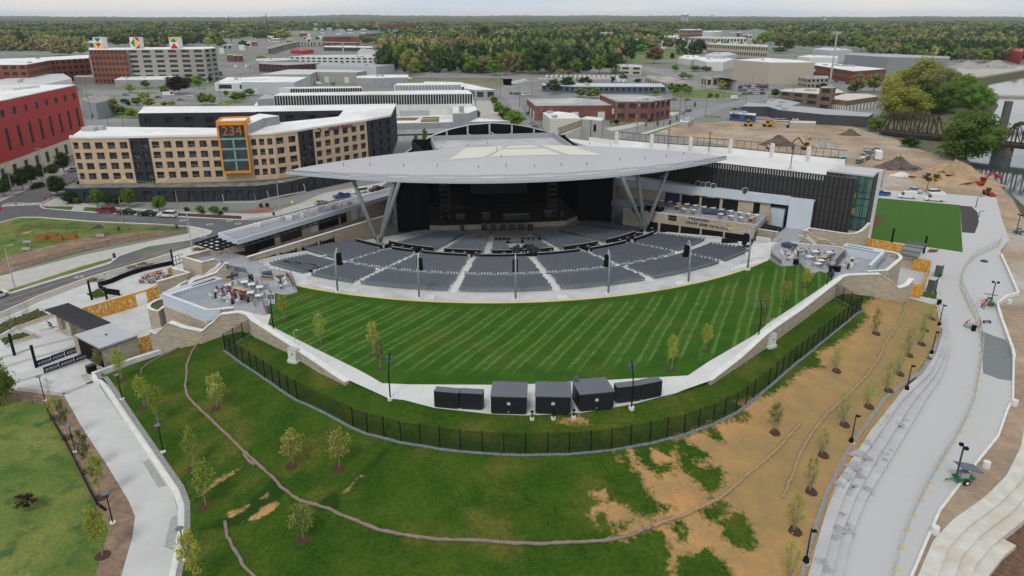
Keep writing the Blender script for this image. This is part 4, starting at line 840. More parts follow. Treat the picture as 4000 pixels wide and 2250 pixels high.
#decks, stone walls, gates, plaza
deck_m=M('deck_paving',(.34,.345,.365),(.29,.295,.315),.8,.85)
def stonewall(label,l,zb=0,th=.55,cap=concrete_cap,nm='stone_wall',m=stone,capw=.16,cat='wall',caph=.13):
 """l: (tile, x, y, ztop) of the cap line"""
 P=[W(t,x,y,z)for t,x,y,z in l];t=thing(nm,label,cat,(P[0].x,P[0].y,0));Z=[p.z for p in P]
 part(MB().mat(m).wall(P,[zb]*len(P)if not hasattr(zb,'__len__')else zb,[z-caph for z in Z],th),'wall_face',t)
 if cap:part(MB().mat(cap).wall(P,[z-caph+.002 for z in Z],Z,th+capw),'cap',t)
 return t
def crestwall(label,pairs,th=.7,ext=1.2):
 """wall standing on the slope: (base pixel, top pixel row)"""
 P=[];Z=[]
 for t,x,y,ty in pairs:
  p=WH(h_out,t,x,y);P.append(p);Z.append(ztop(p.x,p.y,t,ty))
 Q=[];ZZ=[];BB=[]
 for i in range(len(P)-1):
  for k in range(6):
   s=k/6;s2=s*s*(3-2*s);Q.append(P[i].lerp(P[i+1],s));ZZ.append(Z[i]+(Z[i+1]-Z[i])*(s2*.4+s*.6));BB.append(Q[-1].z-ext)
 Q.append(P[-1]);ZZ.append(Z[-1]);BB.append(P[-1].z-ext)
 t=thing('stone_wall',label,'wall',P[0])
 part(MB().mat(stone).wall(Q,BB,[z-.15 for z in ZZ],th),'wall_face',t);part(MB().mat(concrete_cap).wall(Q,[z-.148 for z in ZZ],ZZ,th+.25),'cap',t);return t
crestwall('wavy stone wall with a white cap running down from the left deck',[('C0',1545,955,750),('C0',1600,945,775),('C0',1760,925,660),('C0',1905,902,714),('C0',2050,870,745),('C0',2155,830,668),('C0',2265,793,575),('C0',2440,748,557),('C0',2520,762,580),('C1',0,805,640),('C1',330,960,855),('C1',660,1165,1078),('C1',920,1292,1256)])
crestwall('tall stone wall with a white cap running down from the right deck along the lawn',[('C2',1975,1288,1240),('C2',2260,1100,1020),('C2',2545,910,755),('C3',330,645,505),('F2',1130,1130,900),('F2',1200,1092,835),('F2',1290,1085,815),('F2',1560,1108,803),('F2',1722,1132,799),('F2',1860,1165,880),('F2',2010,1190,1000),('F2',2120,1190,962),('F2',2190,1165,868)])
def slab(nm,t,l,z,m=deck_m,zb=0,lab=None):
 P=pts(t,l,z);return struct(MB().mat(m).prism(P,zb,z).build(nm))
lounge=[(1890,690),(1975,705),(2110,692),(2215,657),(2110,395),(1880,345),(1690,400),(1500,445),(1500,490),(1790,600),(1830,660)]
slab('lounge_deck','F1',lounge,4.7,zb=2);slab('table_deck','F1',[(1130,560),(1270,500),(1480,450),(1790,580),(1815,665),(1890,658),(1890,850),(1740,868),(1600,870),(1560,765),(1240,620)],5.3,zb=1)
slab('bar_deck','F1',[(1130,600),(1240,630),(1560,775),(1600,875),(1720,865),(1775,985),(1775,1140),(1600,1000),(1500,960),(1230,945),(1105,1066),(925,1078),(305,838),(420,690)],6.0,zb=0)
slab('concourse','F1',[(620,150),(1100,60),(1510,155),(1720,275),(1835,325),(2110,390),(1880,345),(1600,400),(1420,395),(1200,270),(1120,240),(1030,215),(850,240)],4.05,zb=0)
slab('concourse','F1',[(1700,260),(2010,270),(2330,420),(2400,560),(2200,560),(2110,395),(1835,330)],4.02,concrete,zb=2)
cA,cB,cC,cD=W('F1',280,680,8),W('F1',915,915,8),W('F1',1105,900,8),W('F1',1290,880,8)
t=thing('bar_screen','pale blue metal-clad L-shaped screen building standing on the left deck','screen building',(cA.x,cA.y,0))
mb=MB().mat(clad).wall([cA,cB,cC],5.6,7.9,.5);part(mb,'outer_screen',t);mb=MB().mat(clad).prism([cA,W('F1',1030,445,8),W('F1',1125,475,8),W('F1',400,695,8)],5.6,7.9);part(mb,'bar_building',t)
capm=M('screen_cap',(.62,.65,.68),(.55,.58,.61),1,.5)
part(MB().mat(capm).wall([cA,cB,cC],7.902,8.0,.62),'cap',t);q=[cA,W('F1',1030,445,8),W('F1',1125,475,8),W('F1',400,695,8),cA]
part(MB().mat(capm).wall(q,7.902,8.12,.35),'roof_edge',t);part(MB().mat(dark_grey).prism([W('F1',x,y,8)for x,y in((690,575),(1010,465),(1060,480),(740,595))],7.92,7.96),'roof_slot',t)
stonewall('plain stone base wall below the left metal screen, facing the foreground slope',[('F1',280,680,8),('F1',915,915,8),('F1',1105,900,8)],0,.62,None)
for w_ in[o for o in bpy.data.objects if o.name.startswith('wall_face')and o.parent and 'plain stone base' in o.parent.get('label','')]:
 for v in w_.data.vertices:
  if v.co.z>5:v.co.z=5.6
stonewall('short stone parapet at the corner of the left deck',[('F1',1105,900,7.9),('F1',1290,880,7.9)],0)
PL=[(300,745),(200,770),(110,815),(72,860),(85,890),(140,915),(210,930),(265,890),(320,850)]
stonewall('curved stone planter wall at the plaza corner of the left deck',[('F1',x,y,4.7)for x,y in PL],0,.45)
struct(MB().mat(M('planter_soil',(.07,.10,.035),(.10,.06,.035),1.5,1,.5)).prism(pts('F1',PL,4.6),3.8,4.4).build('planting_bed'))
stonewall('stone parapet of the upper concourse at the top of the left stairs',[('F1',1110,45,5.3),('F1',950,50,5.3),('F1',565,150,5.3),('F1',840,230,5.3),('F1',1020,183,5.3)],0)
stonewall('stepped stone stair wall between the left stairs and the metal screen building',[('F1',1222,240,5.4),('F1',1170,245,5.4),('F1',1035,385,3.4),('F1',715,490,3.4),('F1',640,560,2.4),('F1',520,640,1.5)],0)
stonewall('stone courtyard wall with a sharp corner beside the picnic tables',[('F1',188,510,2.9),('F1',655,378,2.9),('F1',420,312,2.9)],0)
def stairs(nm,a,b,za,zb,wd,n,m=concrete_cap):
 a=Vector((a[0],a[1]));b=Vector((b[0],b[1]));d=(b-a);ln=d.length;rz=math.atan2(d.y,d.x);mb=MB().mat(m)
 for k in range(n):
  c=a+d*((k+.5)/n);z=za+(zb-za)*(k+1)/n;mb.box((c.x,c.y,z/2),(ln/n,wd,z),rz)
 return struct(mb.build(nm))
stairs('stairs',W('F1',870,395,2),W('F1',1110,260,4.05),2,4.05,4.2,10);stairs('stairs',W('F1',400,620,0),W('F1',610,510,2),0,2,4.0,10)
slab('stair_landing','F1',[(600,490),(890,375),(1030,400),(700,540)],2.0,concrete)
stairs('stairs',W('F1',150,1200,.1),W('F1',560,1110,3),.1,3,3.4,14);stairs('stairs',W('F1',800,1150,3),W('F1',1230,1000,6),3,6,3.4,14);slab('stair_landing','F1',[(520,1080),(840,1100),(880,1180),(560,1160)],3.0,concrete)
def rail(label,l,h=1.05,gap=1.5,m=None,nm='railing',r=.035,solid=False):
 P=[W(*q)for q in l];m=m or M('rail_metal',(.22,.23,.25),None,2,.4,metal=.4);t=thing(nm,label,'railing',P[0]);mb=MB().mat(m);pp=MB().mat(m)
 for a,b in zip(P,P[1:]):
  mb.beam(a+Vector((0,0,h)),b+Vector((0,0,h)),r*2);mb.beam(a+Vector((0,0,.15)),b+Vector((0,0,.15)),r)
  n=max(1,int((b-a).length/gap))
  for k in range(n+1):p=a.lerp(b,k/n);pp.beam(p,p+Vector((0,0,h)),r*1.6)
 if solid:
  sb=MB().mat(M('rail_infill',(.10,.11,.12),None,2,.5,alpha=.5)).wall(P,[p.z+.1 for p in P],[p.z+h-.05 for p in P],.03);part(sb,'infill',t)
 part(mb,'handrail',t);part(pp,'balusters',t);return t
rail('metal railing round the lounge end of the left deck',[('F1',1690,400,4.7),('F1',1880,345,4.7),('F1',2110,395,4.7),('F1',2215,657,4.7)],gap=1.2)
rail('metal railing on the ledge between the left table deck and the lounge deck',[('F1',1490,490,5.3),('F1',1790,590,5.3),('F1',1820,660,5.3)]);rail('short metal stair railing in the middle of the left deck',[('F1',1560,790,6),('F1',1600,870,5.6)])
rail('metal railing down the lawn edge of the left deck',[('F1',1690,760,6),('F1',1775,985,6)],solid=True);rail('metal railing at the top edge of the upper concourse on the left',[('F1',1175,330,4.05),('F1',1490,400,4.05)],solid=True)
sa,sb_=W('F1',1195,450,3.2),W('F1',1400,395,3.2);t=thing('letter_sign','silver letter sign on a dark beam seen from behind at the left concourse edge','sign',(sa.x,sa.y,3.0))
part(MB().mat(dark_grey).wall([sa,sb_],2.9,3.3,.5),'beam',t)
o=text('ACRISURE',1.5,steel,(sa.lerp(sb_,.5)-t.location)+Vector((0,0,1.1)),math.atan2(sb_.y-sa.y,sb_.x-sa.x),t,mirror=True,ext=.08,sx=.75)
slab('lounge_deck','F2',[(228,490),(370,345),(520,395),(790,440),(750,520),(620,600),(610,690),(450,690),(360,685),(225,580)],4.8,zb=2)
slab('table_deck','F2',[(720,430),(1290,500),(1320,570),(1160,720),(1010,800),(850,800),(770,790),(620,610),(760,515)],5.4,zb=1)
slab('bar_deck','F2',[(1290,520),(1840,470),(1980,490),(2070,540),(2080,600),(1890,750),(1720,800),(1250,815),(1110,880),(1150,730),(1310,560)],6.1,zb=0)
slab('concourse','F2',[(220,345),(340,220),(490,100),(740,120),(720,190),(640,350),(520,400),(370,350)],4.05,zb=0)
slab('concourse','F2',[(-260,330),(90,380),(225,350),(370,350),(228,490),(225,580),(60,560),(-100,600)],4.02,concrete,zb=2)
slab('terrace','F2',[(720,190),(780,150),(860,100),(920,105),(1190,150),(1490,195),(1660,60),(1600,160),(1540,190),(1440,235),(1330,240),(1180,215)],4.1,deck_m)
cE=W('F2',1285,392,8.1)
t=thing('bar_screen','pale blue metal-clad screen building standing on the right deck','screen building',(cE.x,cE.y,0))
part(MB().mat(clad).prism([W('F2',x,y,8.1)for x,y in((1270,400),(1310,377),(1860,468),(1820,500))],5.6,8.0),'bar_building',t)
part(MB().mat(capm).wall([W('F2',x,y,8.1)for x,y in((1270,400),(1310,377),(1860,468),(1820,500),(1270,400))],8.002,8.2,.35),'roof_edge',t)
part(MB().mat(dark_grey).prism([W('F2',x,y,8.1)for x,y in((1320,392),(1330,388),(1700,455),(1690,468))],8.01,8.06),'roof_slot',t)
part(MB().mat(clad).wall([W('F2',1850,478,8.1),W('F2',1650,680,8.1),W('F2',1585,745,6.7)],5.6,[8.0,8.0,6.6],.5),'outer_screen',t)
part(MB().mat(capm).wall([W('F2',1850,478,8.1),W('F2',1650,680,8.1)],8.002,8.1,.6),'cap',t)
stonewall('curved stone outer wall with a pale cap round the right deck',[('F2',1605,765,7.2),('F2',1890,748,7.2),('F2',1990,665,7.2),('F2',2092,580,7.2),('F2',2085,545,7.2),('F2',2050,515,7.2),('F2',1975,490,7.2),('F2',1865,476,7.2)],0)
stonewall('low concrete parapet behind the tables of the right deck',[('F2',510,352,5.4),('F2',715,375,5.4),('F2',1275,425,5.6)],2,.3,m=concrete)
stonewall('low stone wall with a pale cap beside the concourse near the rightmost speaker pole',[('F2',-60,105,5.2),('F2',10,152,5.2),('F2',335,205,5.2)],2,.4);stonewall('low concrete kerb wall in front of the stone wall near the rightmost speaker pole',[('F2',20,270,4.9),('F2',225,305,4.9)],2,.3,m=concrete)
stonewall('sweeping stone terrace wall with a white cap below the glass tower',[('F2',1000-290,185,5.1),('F2',780,143,5.1),('F2',1000,178,5.1),('F2',1180,206,5.1),('F2',1330,225,5.1),('F2',1440,220,5.1),('F2',1510,190,5.3),('F2',1565,150,5.6),('F2',1640,70,6.2)],0)
stonewall('descending stone stair wall below the glass tower terrace',[('F2',710,188,5.0),('F2',775,195,4.6),('F2',905,298,2.8),('F2',1050,320,2.8),('F2',1155,405,1.6)],0,.4)
stonewall('short stone stair wall at the foot of the concourse right of the decks',[('F2',622,255,4.9),('F2',690,262,4.9),('F2',830,365,3.2)],0,.4)
stairs('stairs',W('F2',850,355,2),W('F2',720,240,4.05),2,4.05,2.6,10)
rail('metal railing round the lounge end of the right deck',[('F2',225,560,4.8),('F2',228,490,4.8),('F2',370,345,4.8)],gap=1.2);rail('dark railing along the lawn side of the right lounge deck',[('F2',228,570,4.8),('F2',375,685,4.8)],solid=True)
rail('metal railing between the right lounge deck and table deck',[('F2',795,440,5.4),('F2',600,600,5.0),('F2',720,745,5.4)]);rail('metal railing at the lawn corner of the right table deck',[('F2',1020,690,5.6),('F2',1130,860,6)],solid=True)
rail('metal railing on the ramp behind the right deck screen',[('F2',1880,590,6.1),('F2',1740,740,6.1)]);rail('metal railing beside the rightmost concourse wall',[('F2',325,225,4.1),('F2',230,320,4.1)])
rail('metal railing at the far end of the long stone bar wall on the left',[('F1',1505,200,4.1),('F1',1720,275,4.1)])
#perforated yellow screens
ym=yellow_screen;nt_=ym.node_tree;v_=N(nt_,'ShaderNodeTexVoronoi');v_.inputs['Scale'].default_value=1;mp_=N(nt_,'ShaderNodeMapping');mp_.inputs['Scale'].default_value=(6,6,3.0);t_=N(nt_,'ShaderNodeTexCoord');r_=N(nt_,'ShaderNodeValToRGB')
r_.color_ramp.elements[0].position=.58;r_.color_ramp.elements[1].position=.66;r_.color_ramp.elements[0].color=(1,1,1,1);r_.color_ramp.elements[1].color=(.25,.25,.25,1);s_=N(nt_,'ShaderNodeSeparateColor')
l_=lnk(ym);l_(t_.outputs['Object'],mp_.inputs[0]);l_(mp_.outputs[0],v_.inputs['Vector']);l_(v_.outputs['Color'],s_.inputs[0]);l_(s_.outputs[0],r_.inputs[0]);l_(r_.outputs[0],nt_.nodes['Principled BSDF'].inputs['Alpha'])
yel_solid=M('yellow_steel',(.72,.36,.02),(.62,.30,.02),1.2,.5)
def yscreen(label,t,a,b,h=2.9,n=4,grp=None):
 a=W(t,*a);b=W(t,*b);th_=thing('yellow_screen',label,'screen',a)
 part(MB().mat(ym).wall([a,b],.05,h,.08),'perforated_panel',th_);mb=MB().mat(yel_solid)
 for k in range(n+1):p=a.lerp(b,k/n);mb.beam(p,p+Vector((0,0,h)),.12)
 mb.beam(a+Vector((0,0,h)),b+Vector((0,0,h)),.14);part(mb,'frame',th_);return th_
yscreen('long bright yellow perforated screen behind the left gate pergola','C0',(860,668),(1380,512),n=5);yscreen('narrow yellow perforated screen standing beside the courtyard stone wall','C0',(1492,476),(1605,430),n=1)
a,b=W('C0',1380,512),W('C0',1492,476);tag(MB().mat(yel_solid).wall([a,b],2.6,2.95,.12).build('gate_lintel'),'thin yellow lintel bridging the gap between the two left yellow screens','lintel')
yscreen('yellow perforated screen between the ticket house and the wavy stone wall','C0',(1352,1005),(1556,940),n=1);yscreen('small yellow screen in the courtyard behind the picnic tables','F1',(365,450),(430,425),1.9,n=1)
yscreen('long yellow perforated screen in front of the square lawn on the right','F2',(1530,400),(2110,520),2.2,n=5);yscreen('yellow perforated screen facing the decks at the right gate','F2',(2250,752),(2490,795),n=2)
yscreen('yellow perforated side screen along the dark cabinets at the right gate','F2',(2490,795),(2370,1150),n=3);yscreen('small yellow perforated screen nearest the bare slope at the right gate','F2',(2232,1145),(2370,1158),n=1)
#gate shelters: pergola + ticket house
slat_m=M('pergola_black',(.02,.022,.025),(.03,.03,.035),2,.5)
def pergola(label,t,q,z,n,m,ncross,pillars,extra=None):
 P=[W(t,x,y,z)for x,y in q];th_=thing('pergola',label,'pergola',(P[0].x,P[0].y,0));mb=MB().mat(m)
 for k in range(n+1):s=k/n;mb.beam(P[0].lerp(P[1],s),P[3].lerp(P[2],s),.16,.2)
 part(mb,'slats',th_);mb=MB().mat(m)
 for k in range(ncross+1):s=k/ncross;a=P[0].lerp(P[3],s)-Vector((0,0,.25));b=P[1].lerp(P[2],s)-Vector((0,0,.25));mb.beam(a,b,.16,.28)
 part(mb,'beams',th_)
 for a,b in pillars:
  a=W(t,*a);b=W(t,*b);part(MB().mat(stone).wall([a,b],0,z-.45,.6),'pillar',th_)
 return th_
pergola('black slatted pergola beside the ticket house at the left gate','C0',[(452,540),(680,475),(1112,675),(880,745)],3.7,13,slat_m,6,[((600,745),(630,735)),((620,745),(700,715)),((700,790),(740,800)),((735,790),(880,750))])
pergola('grey slatted pergola at the right gate next to the square lawn','F2',[(2195,330),(2455,372),(2340,562),(2080,512)],3.5,12,M('pergola_grey',(.13,.14,.15)),3,[((2090,705),(2255,742))])
RC=[W('C0',x,y,3.8)for x,y in((748,792),(1112,675),(1380,795),(1005,925))]
t=thing('ticket_house','small stone ticket house with a flat grey roof at the left gate','building',(RC[3].x,RC[3].y,0));cen=sum(RC,Vector())/4
part(MB().mat(M('pale_flat_roof',(.43,.435,.45),(.39,.395,.41),.5,.7)).prism(RC,3.5,3.8),'roof',t);part(MB().mat(dark_grey).prism([cen+(p-cen)*1.008 for p in RC],3.35,3.498),'fascia',t)
ins=[cen+(p-cen)*.93 for p in RC];part(MB().mat(stone).wall([ins[1],ins[2],ins[3]],0,3.34,.4),'stone_wall_face',t);part(MB().mat(black).wall([ins[3],ins[0]],0,3.34,.3),'dark_opening',t)
part(MB().mat(stone).box((ins[0].x,ins[0].y,1.7),(.8,.8,3.3)),'corner_pillar',t);p=W('C0',1068,795,3.8);part(MB().mat(black).cyl(p,.18,3.8,3.95,12),'roof_vent',t)
sp_=None
for t_,x,y,h,s in(('C0',925,440,4.0,'in the planted bed behind the left gate'),('C0',1077,436,2.6,'against the dark fence by the long yellow screen'),('C0',148,1000,4.0,'on the plaza beside the small planter'),('C0',368,1122,4.0,'at the end of the navy banner row'),('B0',1745,1388,4.0,'beside the black gate near the street'),('F2',1955,376,4.0,'behind the long yellow screen on the right'),('F2',2417,516,4.4,'at the corner of the grey pergola'),('F2',1345,395,3.4,'just behind the right deck screen building')):
 p=W(t_,x,y);o=MB().mat(black).box((0,0,h/2),(.36,.36,h),.3).box((0,0,h+.03),(.4,.4,.06),.3).build('square_post',loc=p);tag(o,'tall square black post '+s,'post')
 #planters
def planter(label,t,q,z=.55,bench=None,railseg=None,soil=None):
 P=[W(t,x,y,0)for x,y in q];th_=thing('planter',label,'planter',P[0]);n=len(P)
 part(MB().mat(concrete_cap).wall(P+[P[0]],0,z,.3),'kerb_wall',th_);part(MB().mat(soil or MATS['planter_soil']).prism(P,0,z-.1),'soil',th_)
 if bench:part(MB().mat(wood).wall([P[i]for i in bench],z+.002,z+.10,.5),'bench',th_)
 if railseg:
  mb=MB().mat(steel);R_=[P[i]for i in railseg]
  for a,b in zip(R_,R_[1:]):mb.beam(a+Vector((0,0,z+.45)),b+Vector((0,0,z+.45)),.06);mb.beam(a+Vector((0,0,z+.2)),b+Vector((0,0,z+.2)),.05)
  part(mb,'rail',th_)
 rr=random.Random(n);mb=MB().mat(M('planter_green',(.05,.10,.02),(.10,.13,.03),3,.9))
 xs=[p.x for p in P];ys=[p.y for p in P];k=0
 for _ in range(400):
  c=(rr.uniform(min(xs),max(xs)),rr.uniform(min(ys),max(ys)))
  if inpoly([c],P)[0]:s=rr.uniform(.1,.28);mb.box((c[0],c[1],z),(s,s,s),rr.uniform(0,3),Matrix.Rotation(rr.uniform(0,1.5),3,'X'))
 part(mb,'shrubs',th_);return th_
planter('large triangular planter with a timber bench edge on the left plaza','C0',[(-60,860),(-60,730),(130,655),(385,558),(530,618),(150,745)],.55,[5,4],[1,2,3,4]);planter('small triangular planter with a timber bench edge on the left plaza','C0',[(60,925),(0,865),(235,798),(350,828),(130,890)],.55,[4,3],[1,2,3])
planter('square planted bed with a dark fence behind the left gate','C0',[(870,400),(1000,340),(1085,415),(960,442)],.3);planter('dark edged shrub bed beside the dark cabinets at the right gate','C3',[(1530,425),(1570,372),(1700,400),(1695,455)],.4)
for t_,x,y,s in(('C0',968,252,'alone by the bend of the street'),('C0',1362,125,'left one of a pair beside the street'),('C0',1466,92,'right one of a pair beside the street'),('B0',2005,1230,'under the black roof trellis at the street'),('B3',1660,1245,'in front of the square lawn on the right')):
 p=W(t_,x,y);th_=thing('boat_planter','long brown boat shaped street planter, '+s,'planter',p,.35);mb=MB().mat(M('corten',(.27,.14,.09),(.2,.1,.07),1,.7))
 mb.add([(-2,0,.5),(0,-.8,.5),(2,0,.5),(0,.8,.5),(-1.3,0,0),(0,-.5,0),(1.3,0,0),(0,.5,0)],[(4,5,1,0),(5,6,2,1),(6,7,3,2),(7,4,0,3),(7,6,5,4)]);mb.build('hull',th_)
 MB().mat(MATS['planter_green']).add([(-1.6,0,.46),(-.3,-.6,.46),(.1,.55,.46),(-.4,.62,.7),(-1,.1,.75)],[(0,1,2,3),(0,1,4),(1,2,4),(2,3,4),(3,0,4)]).build('plants',th_);MB().mat(wood).box((1,0,.53),(1.4,.5,.06),.2).build('seat',th_)
hf=pts('C0',[(990,305),(1060,290),(1130,268),(1220,228),(1320,190),(1450,150),(1600,115),(1730,88)])
t=thing('hedge_fence','low dark hedge wall with a glass rail curving beside the courtyard','fence',hf[0]);part(MB().mat(black).wall(hf,0,.95,.5),'dark_base',t);mb=MB().mat(steel)
for a,b in zip(hf,hf[1:]):mb.beam(a+Vector((0,0,1.5)),b+Vector((0,0,1.5)),.06);mb.beam(a,a+Vector((0,0,1.5)),.07)
part(mb,'rail',t);part(MB().mat(M('clear_panel',(.4,.45,.45),None,1,.2,alpha=.25)).wall(hf,.95,1.45,.04),'glass_panel',t)
fb=pts('C0',[(995,320),(1060,380),(1210,400)]);tag(MB().mat(black).wall(fb,0,1.3,.15).build('dark_fence'),'straight black screen fence at the end of the hedge wall','fence')
gt=pts('B0',[(1745,1388),(1845,1350)]);mb=MB().mat(black)
for z in(.15,1.1,2.1):mb.beam(gt[0]+Vector((0,0,z)),gt[1]+Vector((0,0,z)),.09)
for s in(0,.33,.66,1):p=gt[0].lerp(gt[1],s);mb.beam(p,p+Vector((0,0,2.15)),.09)
tag(mb.build('black_gate'),'black metal bar gate beside the tall post near the street','gate')
#navy banners with mark and name
navy=M('navy_fabric',(.012,.022,.06),(.010,.018,.05),1,.7);bw=M('banner_white',(.6,.6,.62))
bcount=0
for row,segs in(('rear',[((368,1118),(520,1068)),((522,1062),(655,1014)),((660,1010),(800,962)),((806,958),(870,935))]),('front',[((445,1182),(600,1130)),((603,1126),(752,1075)),((755,1072),(898,1022))])):
 for i,(a,b)in enumerate(segs):
  a=W('C0',*a);b=W('C0',*b);d=b-a;ln=d.length;rz=math.atan2(d.y,d.x);H_=1.05
  t=thing('crowd_banner','navy banner with white lettering on the plaza, %s, %s row'%(['first from the left','second from the left','third from the left','short one at the right end'][i],row),'banner',(a+b)/2,rz,'navy banner barriers on the plaza')
  MB().mat(navy).box((0,0,H_/2+.02),(ln*.985,.12,H_)).build('banner',t)
  if ln>1.5:
   MB().mat(bw).add([(-ln*.38,-.075,.32),(-ln*.28,-.075,.32),(-ln*.33,-.075,.74)],[(0,1,2)]).build('mark',t);o=bpy.data.objects.new('lettering',text_mesh('ACRISURE',.42,bw,.01));link(o,t);o.location=(ln*.08,-.08,.60);o.rotation_euler.x=R(90)
   o=bpy.data.objects.new('lettering',text_mesh('AMPHITHEATER',.18,bw,.01));link(o,t);o.location=(ln*.08,-.08,.33);o.rotation_euler.x=R(90)
a,b=W('C0',883,1182),W('C0',970,1152);t=thing('black_cabinet','black cabinet standing alone on the plaza in front of the ticket house','cabinet',a);part(MB().mat(black).wall([a,b],0,1.25,.9),'body',t);part(MB().mat(dark_grey).wall([a,b],1.252,1.3,.95),'lid',t)
for i,(l,s)in enumerate([([(1668,205),(1730,218)],'upper'),([(1592,355),(1655,370)],'lower')]):
 a,b=W('C3',*l[0]),W('C3',*l[1]);t=thing('equipment_cabinet','dark grey louvred cabinet behind the yellow side screen at the right gate, %s of two'%s,'cabinet',a);d=(b-a).normalized();n_=Vector((-d.y,d.x,0))*.9
 part(MB().mat(M('cabinet_grey',(.09,.105,.11),(.075,.085,.09),2,.6)).wall([a+n_,b+n_],0,2.7,1.8),'body',t);part(MB().mat(steel).wall([a+n_,b+n_],2.702,2.8,1.9),'top_frame',t)
for t_,x,y,s in(('C1',390,1062,'left'),('C3',18,912,'right')):
 p=WH(h_out,t_,x,y);p.z-=.1;th_=thing('utility_cabinet','white electrical cabinet against the outside of the %s crest wall'%s,'cabinet',p,-.5 if s=='left' else.6);MB().mat(concrete_cap).box((0,0,.2),(1.9,1.2,.5)).build('plinth',th_);MB().mat(offwhite).box((0,0,1.35),(1.6,.9,1.8)).build('body',th_)
 MB().mat(grey_roof).box((0,0,2.28),(1.7,1.0,.06)).build('lid',th_);MB().mat(dark_grey).box((.1,-.46,1.5),(.25,.02,.3)).build('meter',th_)
 q=WH(h_in,'C1',395,905)if s=='left' else WH(h_in,'C3',5,790);mb=MB().mat(steel);mb.tube([(0,0,0),(0,0,2.6),(.4,0,2.75)],.05,6);mb.box((.5,0,2.72),(.4,.2,.1));tag(mb.build('wall_lamp',loc=q),'thin pale lamp post on the %s crest wall above the white cabinet'%s,'lamp')
rk=MB().mat(M('rock_grey',(.36,.36,.35),(.28,.28,.27),2,.9));rr=random.Random(2)
for k in range(9):p=W('C0',1545+k*12,920+k*6-(k%3)*14,.3+(k%3)*.2);rk.box(p,(rr.uniform(.5,.9),rr.uniform(.4,.7),rr.uniform(.5,.9)),rr.uniform(0,1))
tag(rk.build('stone_blocks'),'small heap of cut grey stone blocks beside the yellow screen','stone blocks',kind='stuff')
struct(drape('planting_bed',pts('C0',[(900,1190),(1055,1120),(1350,1010),(1560,945),(1650,955),(1350,1052),(945,1205)]),mulch,off=.03))
#furniture
def picnic():
 t=thing('patio_table','','table');MB().mat(M('table_white',(.72,.72,.71))).box((0,0,.74),(1.25,1.25,.05)).build('table_top',t);MB().mat(steel).cyl((0,0),.05,.05,.72,8).cyl((0,0),.42,0,.05,14,.1).build('pedestal',t);return t
tb=picnic();tb_used=[False]
chm=M('chair_grey',(.15,.16,.18));chw=M('chair_white',(.7,.7,.7));chr_=M('chair_red',(.25,.05,.045))
def chair_me(m,hs=.45,nm='patio_chair'):
 mb=MB().mat(m).box((0,0,hs),(.48,.48,.05)).box((0,.24,hs+.28),(.48,.05,.45)).mat(dark_grey if m is not chw else chw)
 for a in(-1,1):
  for b in(-1,1):mb.beam((a*.2,b*.2,hs),(a*.24,b*.24,0),.035)
 return mb.mesh(nm)
CM={'g':chair_me(chm),'w':chair_me(chw,.75,'bar_stool'),'r':chair_me(chr_,.75,'bar_stool')}
def chair_at(k,p,rz,lab,grp):
 o=bpy.data.objects.new('bar_stool' if k!='g' else 'patio_chair',CM[k]);C.objects.link(o);o.location=p;o.rotation_euler.z=rz;return tag(o,lab,'stool' if k!='g' else 'chair',grp)
def table_at(t,x,y,z,lab,grp,clab,cgrp,n=2,rz=.3):
 p=W(t,x,y,z+.74);p.z=z
 if not tb_used[0]:tb.location=p;tb.rotation_euler.z=rz;tag(tb,lab,'table',grp);tb_used[0]=True
 else:dup(tb,p,rz,lab,grp)
 rr=random.Random(int(x*7+y))
 for k in range(n):
  a=rz+k*2*math.pi/n+rr.uniform(-.2,.2)+.6;chair_at('g',p+Vector((math.cos(a)*1.0,math.sin(a)*1.0,0)),a-math.pi/2,clab,cgrp)
TLs=[(1450,515,'rear left'),(1550,550,'rear middle'),(1668,588,'rear right'),(1210,562,'far left by the screen'),(1535,667,'front left'),(1655,710,'front right nearest the lawn')]
for x,y,s in TLs:table_at('F1',x,y,5.3,'white square patio table on the left deck, '+s,'white tables on the left deck','grey patio chair at a white table on the left deck','grey chairs on the left deck',3)
for x,y,s in[(870,482,'rear left'),(1075,497,'rear right'),(788,557,'left by the railing'),(950,610,'middle, below the timber table'),(905,655,'front nearest the lawn')]:table_at('F2',x,y,5.4,'white square patio table on the right deck, '+s,'white tables on the right deck','grey patio chair at a white table on the right deck','grey chairs on the right deck',3)
def wtable(label,t,a,b,z,wd=1.0,m=wood,nm='long_table',h=.76):
 a=W(t,*a,z+h);b=W(t,*b,z+h);a.z=b.z=z;th_=thing(nm,label,'table',(a+b)/2,math.atan2(b.y-a.y,b.x-a.x));ln=(b-a).length
 MB().mat(m).box((0,0,h-.03),(ln,wd,.06)).build('table_top',th_);mb=MB().mat(dark_grey)
 for s in(-.35,.35):mb.box((ln*s,0,h/2-.03),(.1,wd*.7,h-.06))
 mb.build('trestle',th_);MB().mat(m).box((0,wd*.85,.42),(ln*.9,.3,.05)).box((0,-wd*.85,.42),(ln*.9,.3,.05)).box((0,0,.3),(.1,wd*1.7,.1)).build('bench',th_)
wtable('long pale timber table in the middle of the left deck','F1',(1290,590),(1480,640),5.3);wtable('long pale timber table in the middle of the right deck','F2',(965,570),(1075,530),5.4,1.3)
hb_top=M('hightop',(.03,.03,.03));ht=None
hts=[('F1',1140,680,6),('F1',1230,715,6),('F1',1325,745,6),('F1',1415,775,6),('F1',1510,805,6),('F1',1045,745,6),('F1',1168,790,6),('F1',1285,835,6),('F1',1962,530,4.7),('F1',1982,610,4.7),('F2',1385,665,6.1),('F2',1332,735,6.1),('F2',415,550,4.8),('F2',470,610,4.8),('F2',610,555,4.8),('F2',665,505,4.8)]
